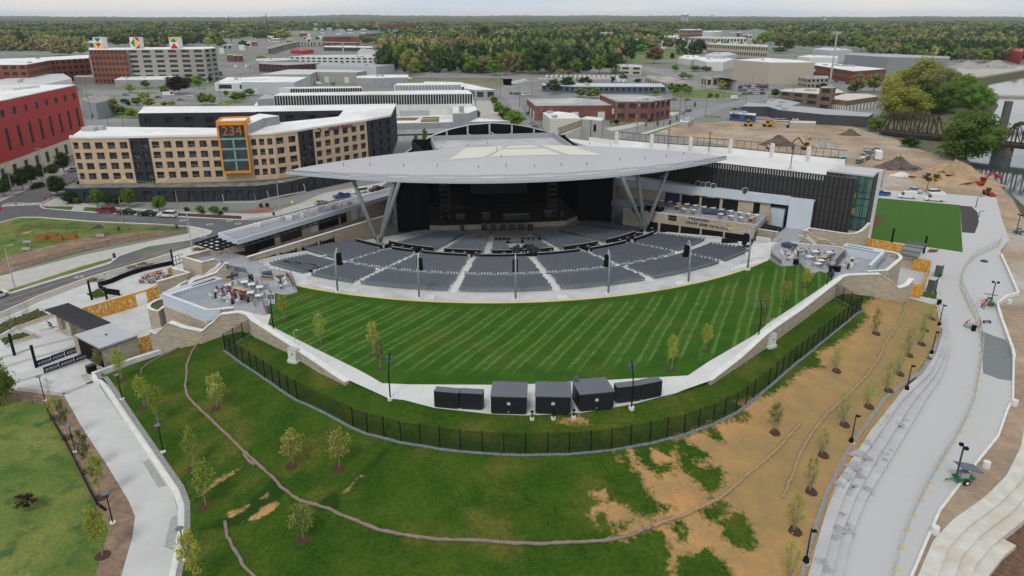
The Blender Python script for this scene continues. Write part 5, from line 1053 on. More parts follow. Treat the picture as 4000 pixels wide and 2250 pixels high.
hl=['left deck near the screen, first in the long row','left deck, second in the long row','left deck, third in the long row','left deck, fourth in the long row','left deck, last of the long row','left deck front, leftmost of three','left deck front, middle of three','left deck front, nearest the stone wall','left lounge deck, rear','left lounge deck, front','right bar deck, rear','right bar deck, front','right lounge deck, left one','right lounge deck, nearest the lawn','right lounge deck, right one','right lounge deck, farthest right']
for(t_,x,y,z),s in zip(hts,hl):
 p=W(t_,x,y,z)
 if ht is None:
  ht=thing('bar_table','','table');MB().mat(hb_top).cyl((0,0),.3,0,1.0,10,.2).build('draped_base',ht);MB().mat(dark_grey).cyl((0,0),.38,1.0,1.05,12).build('table_top',ht);o=ht;o.location=p
 else:o=dup(ht,p)
 tag(o,'black covered bar table, '+s,'table','black bar tables on the decks')
 red=s.startswith('left deck')and 'row' in s;side='left' if t_=='F1' else 'right'
 for k in range(3 if red else 4):
  a=k*2.0+x*.01;chair_at('r' if red else 'w',p+Vector((math.cos(a)*.95,math.sin(a)*.95,0)),a-math.pi/2,('dark red' if red else 'white')+' bar stool beside a black bar table on the %s deck'%side,('dark red' if red else 'white')+' bar stools on the %s deck'%side)
for k in range(6):
 p=W('F2',1290-k*24,545+k*27,6.1);chair_at('r',p,.6,'dark red bar stool in the diagonal row on the right deck','dark red bar stools in the row on the right deck');p2=W('F2',1268-k*24,540+k*27,6.1)
mb=MB().mat(dark_grey).wall([W('F2',1270,520,7.1),W('F2',1140,690,7.1)],6.95,7.05,.5)
for s in(0,.5,1):p=W('F2',1270,520,7.1).lerp(W('F2',1140,690,7.1),s);mb.beam((p.x,p.y,6.1),(p.x,p.y,7),.1)
tag(mb.build('bar_counter'),'narrow diagonal bar counter beside the red stools on the right deck','counter')
for k in range(5):
 p=W('F1',2085+k*22,455+k*42,4.7);chair_at('r',p,1.6,'dark red bar stool along the railing of the left lounge deck','dark red bar stools on the left lounge deck')
def sofa(label,t,x,y,z,rz,ln=2.2):
 th_=thing('sofa',label,'sofa',W(t,x,y,z),rz);MB().mat(wood).box((0,0,.22),(ln,.8,.3)).box((0,.38,.45),(ln,.1,.45)).build('frame',th_);MB().mat(dark_grey).box((0,-.05,.44),(ln*.9,.65,.14)).build('cushion',th_)
sofa('pale timber sofa on the left lounge deck, left one','F1',1780,480,4.7,-.25,2.8);sofa('pale timber sofa on the left lounge deck, right one','F1',1980,465,4.7,.3,2.8);sofa('pale timber sofa on the right lounge deck','F2',550,480,4.8,.9,2.6)
for t_,x,y,z,s in(('F1',1780,440,4.7,'left lounge deck'),('F2',455,420,4.8,'right lounge deck, left one'),('F2',525,440,4.8,'right lounge deck, right one')):
 mb=MB().mat(M('blue_cover',(.07,.10,.14),(.05,.075,.11),1,.7));mb.box((0,0,.45),(2.0,1.6,.9),.3).box((0,0,.95),(1.5,1.1,.2),.5);tag(mb.build('covered_furniture',loc=W(t_,x,y,z)),'blue grey covered furniture heap on the '+s,'covered furniture')
for t_,x,y,z,s in(('F2',580,670,5.0,'at the lawn corner of the right lounge deck'),('F2',1098,770,6.1,'left one at the railing of the right bar deck'),('F2',1180,775,6.1,'right one at the railing of the right bar deck'),('F2',707,145,4.1,'beside the metal-clad wing near the glass tower'),('F1',1550,500,5.3,'on the left table deck ledge')):
 tag(MB().mat(black).box((0,0,.6),(.9,.7,1.2),.3).mat(dark_grey).box((0,0,1.22),(.95,.75,.05),.3).build('waste_bin',loc=W(t_,x,y,z)),'black bin '+s,'bin')
pink=M('table_terracotta',(.42,.20,.15))
for i,(a,b,m,s)in enumerate([((1400,242),(1440,232),pink,'small terracotta picnic table at the left end of the courtyard'),((1425,208),(1475,195),pink,'terracotta picnic table behind the small one in the courtyard'),((1480,245),(1590,215),chm,'long grey picnic table in front of the courtyard stone wall'),((1640,200),(1690,185),chm,'short grey picnic table beside the small yellow screen'),((1460,185),(1640,140),pink,'very long terracotta table along the courtyard hedge'),((1570,165),(1615,155),pink,'terracotta picnic table in the middle of the courtyard'),((1560,200),(1600,190),pink,'terracotta picnic table near the small yellow screen')]):
 wtable(s,'C0',a,b,0,1.0,m,'picnic_table')
 #disc-headed path lamps
def disc_lamp():
 t=thing('path_lamp','','street lamp');MB().mat(black).tube([(0,0,.1),(0,0,3.9),(0,-.12,4.15)],[.075,.06,.045],8).build('pole',t,True);MB().mat(concrete_cap).cyl((0,0),.34,-.2,.12,16).build('footing',t)
 MB().mat(M('lamp_disc',(.12,.14,.17),None,1,.4)).cyl((0,-.1),.42,4.15,4.23,18,.36).build('lamp_head',t);return t
dl=disc_lamp()
for i,(t_,x,y,h,s)in enumerate([('E0',340,125,0,'in the mulch bed at the edge of the plaza'),('E0',568,512,0,'in the mulch strip left of the path, nearer the plaza'),('E0',852,1047,0,'in the mulch strip left of the path, nearest the camera'),('E0',922,115,1,'on the grass by the low white wall, farthest away'),('E0',1232,513,1,'on the grass halfway along the low white wall'),('E0',1405,1328,1,'on the grass at the near end of the low white wall')]):
 p=WH(h_out,t_,x,y)if h else W(t_,x,y);lab='disc headed lamp post '+s
 if i==0:dl.location=p;tag(dl,lab,'street lamp','disc headed lamps by the foreground path')
 else:dup(dl,p,0,lab)
def hook_lamp():
 t=thing('walk_lamp','','street lamp');MB().mat(black).tube([(0,0,0),(0,0,4.3)],[.085,.065],8).build('pole',t,True);MB().mat(black).box((.3,0,4.0),(.5,.32,.18)).box((.1,0,4.1),(.3,.06,.06)).build('lamp_head',t);MB().mat(black).cyl((0,0),.36,0,.62,12,.26).build('base_drum',t)
 MB().mat(concrete_cap).cyl((0,0),.5,-.4,.06,14).build('footing',t);return t
hl0=hook_lamp()
for i,(t_,x,y,s)in enumerate([('C3',1720,700,'nearest the right gate'),('C3',1645,985,'second from the right gate'),('C3',1395,1345,'third from the right gate'),('E2',1272,440,'beside the damp step platform'),('E2',930,1345,'nearest the camera'),]):
 p=WH(h_out,t_,x,y);lab='black lamp post at the foot of the bare slope, '+s
 if i==0:hl0.location=p;tag(hl0,lab,'street lamp','lamp posts between the bare slope and the riverwalk')
 else:dup(hl0,p,0,lab)
p=W('C3',1680,385);dup(hl0,p,0,'black side headed lamp post standing beside the dark cabinets at the right gate',scale=(.9,.9,1.05))
for l,s,t_ in(([(-60,80),(45,100),(145,130),(250,150),(340,165)],'low wire fence between the rough field and the mulch at the bottom left','E0'),):
 post_fence('wire_fence',s,pts(t_,l),1.2,M('fence_brown',(.10,.085,.075)),M('wire_net',(.12,.10,.09),None,1,.9,alpha=.25),.05,rails=(1.15,))
ed=pts('E0',[(340,165),(400,280),(490,430),(600,650),(670,790),(735,915),(800,960)]);tag(MB().mat(black).wall(ed,0,.45,.12).build('edging_fence'),'low black edging fence between the rough field and the mulch strip','fence')
ed=[WH(h_out,'E2',*q)for q in((1500,250),(1560,245),(1500,330),(1440,280),(1250,500),(1180,600),(1105,740),(1160,800),(1060,1000),(1000,1200),(950,1400))]
tag(MB().mat(M('orange_rope',(.50,.30,.12))).tube([p+Vector((0,0,.35))for p in ed],.035,5).build('safety_rope'),'thin orange safety rope zigzagging between the bare slope and the riverwalk steps','rope')
#riverwalk steps (seat steps) up to the bare slope
s1=polyd(('C3',[(1735,370),(1790,560),(1830,760),(1825,1000),(1740,1240),(1600,1449)]),('E2',[(1500,700),(1380,900),(1290,1120),(1210,1449),(1130,1750)]))
step_m=M('step_concrete',(.47,.47,.47),(.41,.41,.41),.5,.85,c3=(.40,.41,.43),s3=.12)
s1=[p for p in s1]
top_edge=[WH(h_out,t,x,y)for t,x,y in(('C3',1705,420),('C3',1752,600),('C3',1762,760),('C3',1690,1000),('C3',1560,1200),('E2',1560,130),('E2',1290,520),('E2',1140,830),('E2',1060,1080),('E2',960,1449),('E2',880,1750))]
def resamp(P,n):
 P=[Vector((p[0],p[1]))for p in P];L_=[0]
 for a,b in zip(P,P[1:]):L_.append(L_[-1]+(b-a).length)
 out=[]
 for k in range(n+1):
  s=L_[-1]*k/n
  for i in range(len(P)-1):
   if s<=L_[i+1]+1e-6:out.append(P[i].lerp(P[i+1],(s-L_[i])/max(L_[i+1]-L_[i],1e-6)));break
 return out
A_=resamp(s1,60);B_=resamp(top_edge,60)
for k in range(3):
 f0=k/3;mb=MB().mat(step_m);vs=[];fs=[]
 for i in range(61):
  tz=min(1,max(.12,(i-6)/14));a=A_[i].lerp(B_[i],f0);b=A_[i].lerp(B_[i],1.06 if k==2 else(k+1)/3+.02);z=.43*(k+1)*tz+.03
  vs+=[(a.x,a.y,0),(a.x,a.y,z),(b.x,b.y,z),(b.x,b.y,0)]
 for i in range(60):
  for j in range(3):fs.append((4*i+j,4*i+4+j,4*i+5+j,4*i+1+j))
 mb.add(vs,fs);struct(mb.build('riverwalk_steps'))
hstrip('gravel_strip',[Vector((p.x,p.y))for p in top_edge[4:]],.5,gravel,h_out,.10,side=-.7)
pf=WH(h_out,'E2',1370,420);q=[W('E2',x,y,1.5)for x,y in((1440,320),(1500,350),(1210,775),(1150,760))];struct(MB().mat(step_m).prism(q,.3,1.5).build('step_platform'))
rr=random.Random(11);dmp=M('wet_concrete',(.27,.275,.285),(.36,.365,.37),1.5,.6)
for x,y,r_,k in[(1330,530,1.3,2),(1290,620,1.2,2),(1240,690,.9,2),(1400,440,.9,2),(1180,745,.8,2),(1400,560,.8,1),(1340,690,.8,1),(1270,790,.7,1),(1480,500,.7,0),(1450,600,.5,0),(1530,570,.5,0),(1300,770,.6,1),(1400,790,.8,0),(1250,830,.6,1),(1200,980,.5,1),(1180,1100,.9,1),(1150,1150,.8,1),(1260,1110,.7,0),(1250,1060,.5,0),(1040,1330,.8,2),(1080,1400,.9,1),(1680,270,.5,0),(1640,300,.6,1),(1540,530,.5,0),(1580,500,.4,0)]:
 z=[.47,.90,1.33][k]+(.19 if(k==2 and y<780)else 0);c=W('E2',x,y,z);n=16
 poly=[(c.x+math.cos(a)*r_*rr.uniform(.35,1.15)*(1.0),c.y+math.sin(a)*r_*rr.uniform(.4,1.2))for a in[2*math.pi*i/n for i in range(n)]]
 struct(drape('damp_patch',poly,dmp,off=z+.015))
 #right-hand bar building, black wall, garage, glass tower
def wbase(t,x,y,z):p=W(t,x,y,z);return Vector((p.x,p.y,0))
pa,pb=wbase('B2',1115,1000,1.0),wbase('B2',2430,1128,3.5)
t=thing('bar_pavilion','long stone bar building with a table terrace and black shuttered counters right of the seats','bar building',pa)
TZ=6.9
part(MB().mat(stone).wall([pa,pb],0,[6.2,7.4],.6),'stone_front',t);part(MB().mat(concrete_cap).wall([pa,pb],[6.202,7.402],[6.35,7.55],.7),'cap',t)
nrm=Vector((-(pb-pa).y,(pb-pa).x,0)).normalized()
ra,rb=wbase('B2',1540,735,TZ),wbase('B2',2490,850,TZ);rl=ra+(ra-rb)*.75
part(MB().mat(deck_m).prism([pa,pb,rb+(rb-ra)*.08,rb,ra,rl,rl+(pa-rl)*.6],5.0,6.5),'terrace_floor',t)
part(MB().mat(M('pink_band',(.36,.20,.17),(.42,.36,.29),1.5)).wall([pa.lerp(pb,.3)-nrm*.0,pb],[6.36,7.56],[6.5,7.75],.5),'pink_coping',t)
tf=[wbase('B2',1580,850,7.4),wbase('B2',2490,945,7.6)]
part(MB().mat(stone).wall([ra+(ra-rb)*.75,ra,rb+(rb-ra)*.1],5,9.9,.4),'rear_stone',t)
part(MB().mat(clad).wall([ra+(ra-rb)*.8-nrm*.0,rb+(rb-ra)*.28],9.8,[12.0,11.9],1.6),'metal_fascia',t)
d=(pb-pa);ang_=math.atan2(d.y,d.x)
for s0,s1 in((.17,.29),(.31,.455),(.47,.615),(.63,.785),(.80,.985)):
 a=pa.lerp(pb,s0);b=pa.lerp(pb,s1);zt_=3.9+.9*(s0-.2);part(MB().mat(black).wall([a,b],0,[zt_,zt_+.15],.7),'shutter',t)
 part(MB().mat(M('gilt_line',(.45,.33,.12))).wall([a,b],[zt_+.01,zt_+.16],[zt_+.06,zt_+.21],.72),'trim_line',t)
rd=rb-ra
for s0,s1,m in((.0,.16,M('screen_blue',(.03,.035,.09))),(.185,.375,black),(.40,.59,black),(.62,.78,black),(.935,1.0,black)):
 part(MB().mat(m).wall([ra+rd*s0,ra+rd*s1],6.5,9.4,.5),'shutter',t)
tx=M('sign_black',(.02,.02,.02))
def wtext(body,size,m,base,s,z,off=.42,sx=1):p=pa.lerp(pb,s)-t.location-nrm*off;return text(body,size,m,(p.x,p.y,z),ang_,t,sx=sx)
wtext('MICHIGAN',1.0,tx,pa,.60,6.55,sx=1.1);wtext('CRAFT BEER PAVILION',1.0,tx,pa,.66,5.35,sx=1.1)
for s,w_,z,body,mb_,mt_,sz in((.40,2.0,5.9,'Founders',black,M('sign_orange',(.55,.25,.04)),.5),(.82,2.0,5.9,"BELL'S",M('sign_cream',(.55,.45,.25)),M('sign_navy',(.02,.04,.10)),.55)):
 p=pa.lerp(pb,s)-nrm*.36;part(MB().mat(mb_).box((p.x,p.y,z),(w_*1.1,.1,1.3),ang_),'sign_board',t);q=p-nrm*.07-t.location;text(body,sz,mt_,(q.x,q.y,z+(.3 if sz>.5 else 0)),ang_,t,ext=.02)
rg=math.atan2(rd.y,rd.x);rn=Vector((-rd.y,rd.x,0)).normalized()
for s,body in((.28,'RIVERSIDE'),(.5,'LOUNGE')):q=ra+rd*s-rn*.85-t.location;text(body,.5,offwhite,(q.x,q.y,9.62),rg,t)
rail('metal railing along the front of the bar pavilion terrace',[('B2',1580,870,TZ+.5),('B2',2490,970,TZ+.9)],gap=1.3)
names=['first','second','third','fourth','fifth','sixth','seventh','eighth','ninth']
for row,l in(('rear',[(1510,730),(1590,742),(1675,755),(1760,765),(1845,778),(1930,793),(2022,805)]),('middle',[(1730,810),(1828,822),(2110,820),(2200,833),(2295,848),(2380,862),(2460,873)]),('front',[(2102,865),(2205,882),(2305,898)])):
 for i,(x,y)in enumerate(l):table_at('B2',x,y,TZ,'white patio table on the bar pavilion terrace, %s from the left in the %s row'%(names[i],row),'white tables on the bar pavilion terrace','grey patio chair at a white table on the bar pavilion terrace','grey chairs on the bar pavilion terrace',2)
wtable('pale timber table at the left end of the bar pavilion terrace','B2',(1650,790),(1700,770),TZ);wtable('pale timber table at the right end of the bar pavilion terrace','B2',(2390,910),(2450,885),TZ)
mb=MB().mat(M('blue_cover',(.07,.10,.14)));mb.box((0,0,.5),(4,1.6,1.0),-.4).box((3,-1.2,.4),(2,1.4,.9),-.2);tag(mb.build('covered_furniture',loc=W('B2',1990,850,TZ)),'dark covered furniture heap in the middle of the bar pavilion terrace','covered furniture')
mb=MB().mat(black)
for k in range(14):mb.box((random.uniform(-5,5),random.uniform(-1.5,1.5),.4),(.9,.8,random.uniform(.7,1.4)),random.uniform(0,1))
tag(mb.build('stacked_furniture',loc=W('B2',1330,830,6.5)),'jumble of dark chairs and sofas behind the right V column','furniture')
RZ=11.6
zb=18.0;bA=wbase('B2',2060,350,zb);bB=wbase('B3',590,475,zb);bD=(bB-bA);bL=bA-bD*1.25
k_=[ra+(ra-rb)*.8,rb+(rb-ra)*.28,wbase('B3',530,715,12)]
part(MB().mat(M('bar_roof',(.30,.30,.33),(.26,.26,.285),.3,.8)).prism([k_[0]+rn*.5,k_[1]+rn*.5,bB+(k_[1]-bB)*.02,bL],RZ-.4,RZ),'roof',t)
part(MB().mat(clad).wall([k_[1]-rn*1,bB-bD.normalized()*1+Vector((-1.5,-1,0))],4,11.9,.5),'end_wall',t)
for x,y in((1872,560),(1923,572),(1975,572),(2026,585),(2345,628),(1520,508)):
 p=W('B2',x,y,RZ+.8);mb=MB().mat(steel).tube([Vector((math.cos(a)*.75,0,math.sin(a)*.75))for a in[i*math.pi/8 for i in range(17)]],.09,6,False);mb.mat(dark_grey).cyl((0,0),.5,-.7,.3,10);o=mb.build('exhaust_fan',loc=p);tag(o,'round exhaust fan on the bar pavilion roof, '+{1872:'first of the four in a row',1923:'second of the four in a row',1975:'third of the four in a row',2026:'last of the four in a row',2345:'alone near the right end',1520:'alone behind the right V column'}[x],'fan','exhaust fans on the bar pavilion roof')
t=thing('metal_wing','pale blue metal-clad box with a stone panel standing by the right concourse stairs','building',wbase('B3',60,1050,4.1))
q=[W('B3',x,y,8.6)for x,y in((-40,780),(165,825),(238,760),(30,725))];part(MB().mat(clad).prism(q,4,8.5),'wall',t);part(MB().mat(M('bar_roof')if 0 else grey_roof).prism(q,8.502,8.6),'roof',t)
part(MB().mat(stone).wall([q[0]+(q[1]-q[0])*.0+Vector((0,-.05,0)),q[0].lerp(q[1],.45)+Vector((0,-.05,0))],4,7.2,.2),'stone_panel',t);part(MB().mat(black).wall([q[1].lerp(q[2],.15)+Vector((.1,-.1,0)),q[1].lerp(q[2],.75)+Vector((.1,-.1,0))],4.1,6.9,.3),'door',t)
t=thing('wing_wall','wide pale metal-clad end wing with a stone panel beside the black wall','building',wbase('B3',440,990,4.1))
q=[W('B3',x,y,8.8)for x,y in((215,735),(490,800),(538,730),(300,680))];part(MB().mat(clad).prism(q,4,8.7),'wall',t);part(MB().mat(grey_roof).prism(q,8.702,8.8),'roof',t)
part(MB().mat(stone).wall([q[0].lerp(q[1],.02)+Vector((0,-.06,0)),q[0].lerp(q[1],.62)+Vector((0,-.06,0))],4,7.4,.2),'stone_panel',t);p=q[0].lerp(q[1],.40);part(MB().mat(black).box((p.x,p.y-.25,5.4),(.7,.1,.35)),'wall_sign',t)
t=thing('parking_garage','parking garage with a white roof deck and a tall black ribbed side wall','garage',bA)
bm2=stripes_mat('black_ribs',(.022,.022,.024),(.045,.044,.042),1.1,'X',.5,.5,rot=-math.atan2(bD.y,bD.x))
bend=wbase('B3',700,470,zb);part(MB().mat(bm2).wall([bL,bB,bB+bD.normalized()*7],3.8,zb,.6),'black_wall',t)
mb=MB().mat(offwhite);n=46
for k in range(n):p=(bA-bD*.12).lerp(bB,k/n)-Vector((-bD.y,bD.x,0)).normalized()*.33;mb.box((p.x,p.y,zb-.75),(.13,.1,1.2))
part(mb,'white_fins',t)
mb=MB().mat(M('joint_black',(.012,.012,.012)))  # near-black strips along the panel joints
for z in(6.2,9.1,12.6,15.4):mb.wall([bL-Vector((0,.36,0)),bB-Vector((0,.36,0))+bD.normalized()*7],z,z+.08,.05)
part(mb,'panel_joints',t)
bk_=[wbase(*q)for q in(('B2',1050,165,17),('B2',1400,200,17),('B2',1790,228,17),('B2',2190,252,17),('B3',30,298,17),('B3',395,335,17),('B3',770,372,17))]
deckp=[bL+(bA-bL)*.1,bB,bB+bD.normalized()*7]+bk_[::-1]+[wbase('B2',780,130,17),wbase('B2',500,95,17)]
part(MB().mat(M('deck_white',(.66,.65,.64),(.60,.59,.58),.1,.8,c3=(.56,.54,.52),s3=.05)).prism(deckp,16.6,17.0),'roof_deck',t)
part(MB().mat(white).wall([p for p in bk_],8,18.5,.4),'parapet',t);part(MB().mat(offwhite).wall([bk_[0],wbase('B2',780,130,17)],10,18.2,.4),'parapet',t);part(MB().mat(offwhite).wall([wbase('B2',510,95,17),wbase('B2',700,20,17)],10,18.2,.4),'parapet',t)
pil=None
for p in bk_[:-1]:
 mb=MB().mat(concrete).box((p.x,p.y,18.8),(1.0,1.0,4.4));part(mb,'pier',t)
mb=MB().mat(M('rail_dark',(.05,.05,.055)))
for a,b in zip(bk_,bk_[1:]):
 for z in(20.9,18.7):mb.beam((a.x,a.y,z),(b.x,b.y,z),.16)
 n=int((b-a).length/1.9)
 for k in range(n):p=a.lerp(b,k/n);mb.beam((p.x,p.y,18),(p.x,p.y,20.9),.1)
part(mb,'railing',t)
mb=MB().mat(M('slat_yellow',(.35,.25,.08),(.05,.05,.05),9));a,b=wbase('B2',470,65,18.2),wbase('B2',705,-20,18.2)
for z in(18.4,20.2):mb.beam((a.x,a.y,z),(b.x,b.y,z),.14)
for k in range(19):p=a.lerp(b,k/18);mb.beam((p.x,p.y,18),(p.x,p.y,20.4),.3,.12)
part(mb,'railing',t)
for x,y,t_ in((1568,232,'B2'),(1975,268,'B2'),(788,125,'B2'),(222,425,'B3')):
 p=W(t_,x,y,17);mb=MB().mat(dark_grey).cyl((0,0),.12,0,6.3,8).box((0,0,6.35),(1.2,.35,.12)).mat(concrete).cyl((0,0),.5,0,.9,10);tag(mb.build('deck_lamp',loc=p),'slim dark lamp post on the garage roof, '+{1568:'left of the middle',1975:'right of the middle',788:'at the far left corner',222:'near the glass tower'}[x],'street lamp','lamp posts on the garage roof')
q=[W('A2',x,y,20.8)for x,y in((690,1196),(750,1172),(925,1190),(905,1216))];t=thing('stair_tower','grey concrete stair tower on the garage roof beside the white pavilion','stair tower',(q[0].x,q[0].y,17));part(MB().mat(M('tower_concrete',(.40,.385,.355),(.36,.345,.32))).prism(q,12,20.7),'wall',t);part(MB().mat(offwhite).prism(q,20.702,20.9),'roof',t)
p=q[0].lerp(q[3],.7);part(MB().mat(black).box((p.x,p.y-.1,18.2),(1.1,.3,2.3)),'door',t)
for x,y,s in((805,25,'left'),(858,25,'right')):
 p=W('B2',x,y,17);mb=MB().mat(white).cyl((0,0),.5,0,1.3,10,.2);tag(mb.build('white_cone',loc=p),'white cone shaped marker by the stair tower door, %s one'%s,'marker')
G=[wbase('B3',x,y,18.4)for x,y in((595,425),(1065,478),(1135,412),(740,375))]
t=thing('glass_tower','dark green glass corner stair tower at the right end of the black wall','glass building',G[0])
part(MB().mat(M('tower_roof',(.50,.50,.51),(.45,.45,.46),.3)).prism(G,18.0,18.4),'roof',t);gx=G[0].lerp(G[1],.42)
part(MB().mat(bm2).wall([G[0],gx],4.05,17.99,.3),'ribbed_wall',t);part(MB().mat(glass_green).wall([gx,G[1]],4.05,17.99,.2),'glass_front',t);part(MB().mat(M('side_glass',(.05,.06,.05))).wall([G[1],G[2]],4.05,17.99,.2),'glass_side',t)
part(MB().mat(concrete).wall([G[2]+Vector((.2,.2,0)),G[3]],0,17.99,.5),'rear_wall',t);part(MB().mat(concrete_cap).wall([G[1].lerp(G[2],.72),G[2]+Vector((.4,.3,0))],0,18.2,.7),'white_corner',t)
mb=MB().mat(black)
for s in(0,.12,.2,.42,.5,.72,.8,1):p=gx.lerp(G[1],s)-Vector((0,.15,0));mb.beam((p.x,p.y,4.05),(p.x,p.y,18),.1)
for z in(4.3,7.2,7.6,10.6,12.4,14.0,17.6):a,b=gx-Vector((0,.15,0)),G[1]-Vector((0,.15,0));mb.beam((a.x,a.y,z),(b.x,b.y,z),.14 if z in(7.6,12.4)else.07)
part(mb,'mullions',t)
for z,s in((9.0,.52),(12.9,.48)):
 p=gx.lerp(G[1],s)-Vector((0,.12,0));part(MB().mat(M('amber_brown',(.26,.20,.06))).box((p.x,p.y,z),(2.0,.02,1.6)),'amber_panel',t)  # flat amber boxes set on the glass front
 #left concession building on the upper concourse
t=thing('concession_building','long low stone concession building with a pale metal fascia left of the stage','building',wbase('B1',0,1100,4))
z=8.0;Fa,Fb=wbase('B0',2380,1128,z),wbase('B1',1370,662,z);Ra,Rb=wbase('B0',2200,1060,z),wbase('B1',1370,600,z)
part(MB().mat(clad).wall([Ra,Fa,Fb,Rb],[6.9]*4,[z]*4,.35),'metal_fascia',t);part(MB().mat(white).wall([Ra,Rb],6.5,z+.1,.35),'rear_parapet',t);part(MB().mat(M('bar_roof')).prism([Ra,Fa,Fb,Rb],7.0,7.45),'roof',t)
inn=lambda p,s:p+(Ra-Fa).normalized()*s
part(MB().mat(stone).wall([inn(Fa,.6)+(Fb-Fa).normalized()*6,inn(Fb,.6)],0,7.0,.4),'stone_wall_face',t);part(MB().mat(grey_wall).wall([Ra,Rb],0,6.5,.3),'rear_wall',t)
fd=Fb-Fa;fn=(Fa-Ra).normalized()
for s0,s1,m,z1 in((.10,.20,black,6.4),(.235,.36,M('kitchen_dark',(.04,.03,.02)),6.6),(.42,.46,clad,6.9),(.47,.60,black,6.6),(.615,.655,black,6.5),(.69,.73,clad,6.9),(.76,.79,clad,6.9)):
 a,b=inn(Fa,.6)+fd*s0+fn*.25,inn(Fa,.6)+fd*s1+fn*.25;part(MB().mat(m).wall([a,b],4.05,z1,.2),'shutter' if m is not clad else 'metal_pier',t)
mb=MB().mat(slat_m);ta,tb_=Fa+fn*.1,Fa+fd*.62+fn*.1
for o_ in(0,1.9):mb.beam((ta+fn*o_+Vector((0,0,6.75))),(tb_+fn*o_+Vector((0,0,6.75))),.2,.3)
for k in range(19):p=ta.lerp(tb_,k/18);mb.beam(p+Vector((0,0,6.75)),p+fn*1.9+Vector((0,0,6.75)),.14,.2)
part(mb,'trellis',t)
rr=random.Random(4)
for i,(x,y)in enumerate(((265,910),(330,905),(392,888),(468,880),(550,855),(590,822),(630,828),(730,800),(788,790),(852,765),(938,750),(10,975))):
 p=W('B1',x,y,7.9);mb=MB().mat(offwhite if i%2 else grey_roof)
 if i%3==0:mb.cyl((0,0),.4,-.5,.5,10)
 else:mb.box((0,0,0),(1.1+.4*(i%2),.9,.9),.4)
 tag(mb.build('rooftop_unit',loc=p),'small pale rooftop unit on the concession building, %s'%['nearest the left end','second of the row','round, left of centre','dark and low','white, beside the dark pair','rear one of the dark pair','front one of the dark pair','large white, centre','dark, beside the large white one','cream, right of centre','last on the right','at the far left corner'][i],'rooftop unit','rooftop units on the concession building')
t=thing('roof_trellis','flat black steel grid canopy projecting over the left end of the concession building','canopy',wbase('B0',2200,1225,4));q=[W('B0',x,y,7.0)for x,y in((1955,1165),(2190,1090),(2600,1130),(2185,1228))];q[2]=W('B0',2400,1165,7.0)
mb=MB().mat(black)
for s in(0,.25,.5,.75,1):mb.beam(q[0].lerp(q[3],s),q[1].lerp(q[2],s),.18,.35);mb.beam(q[0].lerp(q[1],s),q[3].lerp(q[2],s),.18,.35)
part(mb,'grid',t);p=W('B0',2240,1260,4.05);part(MB().mat(stone).box((p.x+2,p.y+2,5.4),(4,3,2.8),.6),'stone_core',t)
P0,P1=wbase('F1',1495,155,5.2),wbase('B1',1290,880,5.2)
t=thing('retaining_wall','very long stone wall with black shuttered bars left of the seats','wall',P0);part(MB().mat(stone).wall([P0,P1],0,5.07,.6),'stone_front',t);part(MB().mat(concrete_cap).wall([P0,P1],5.072,5.2,.75),'cap',t)
dd=P1-P0;L0=dd.length;wa=math.atan2(dd.y,dd.x);wn=Vector((dd.y,-dd.x,0)).normalized()
def s_on(t_,x,y,z):
 p=wbase(t_,x,y,z);return(p-P0).dot(dd)/(L0*L0)
for(x0,x1,y0,y1),body in(((75,320,1370,1300),None),((345,525,1285,1235),'STAGE RIGHT BAR'),((552,718,1215,1168),'STAGE RIGHT GRILL'),((745,900,1160,1115),'STAGE RIGHT BAR')):
 s0,s1=s_on('B1',x0,y0,3.9),s_on('B1',x1,y1,3.9);a,b=P0+dd*s0,P0+dd*s1;part(MB().mat(black).wall([a,b],0,3.9,.7),'shutter',t)
 part(MB().mat(MATS['gilt_line']).wall([a,b],3.5,3.56,.73),'trim_line',t)
 if body:q_=a.lerp(b,.5)+wn*.4-t.location;text(body,.42,offwhite,(q_.x,q_.y,3.72),wa,t,sx=1.1)
stonewall('pale curved concrete wall behind the left block of seats',[('B1',560,1320,3.6),('B1',640,1290,3.7),('B1',1060,1195,2.6),('B1',1110,1205,2.4)],0,.3,m=concrete)
stonewall('pale curved concrete wall behind the right block of seats',[('B2',1500,1062,2.4),('B2',1560,1048,2.6),('B2',1850,1075,3.2),('B2',2080,1095,3.6),('B2',2145,1112,3.6)],0,.3,m=concrete)
for l,s in(([('B1',630,1390,4.2),('B1',275,1345+0,4.4),('B1',570,1440,4.2)],'left'),([('B2',2110,1120,4.4),('B2',2430,1130,4.4),('B2',2400,1185,4.4),('B2',2280,1200,4.4)],'right')):
 P=[W(*q)for q in l];tag(MB().mat(black).wall(P,[p.z-.9 for p in P],[p.z+.3 for p in P],.08).build('seat_screen'),'black mesh screen round the %s end block of seats'%s,'screen')
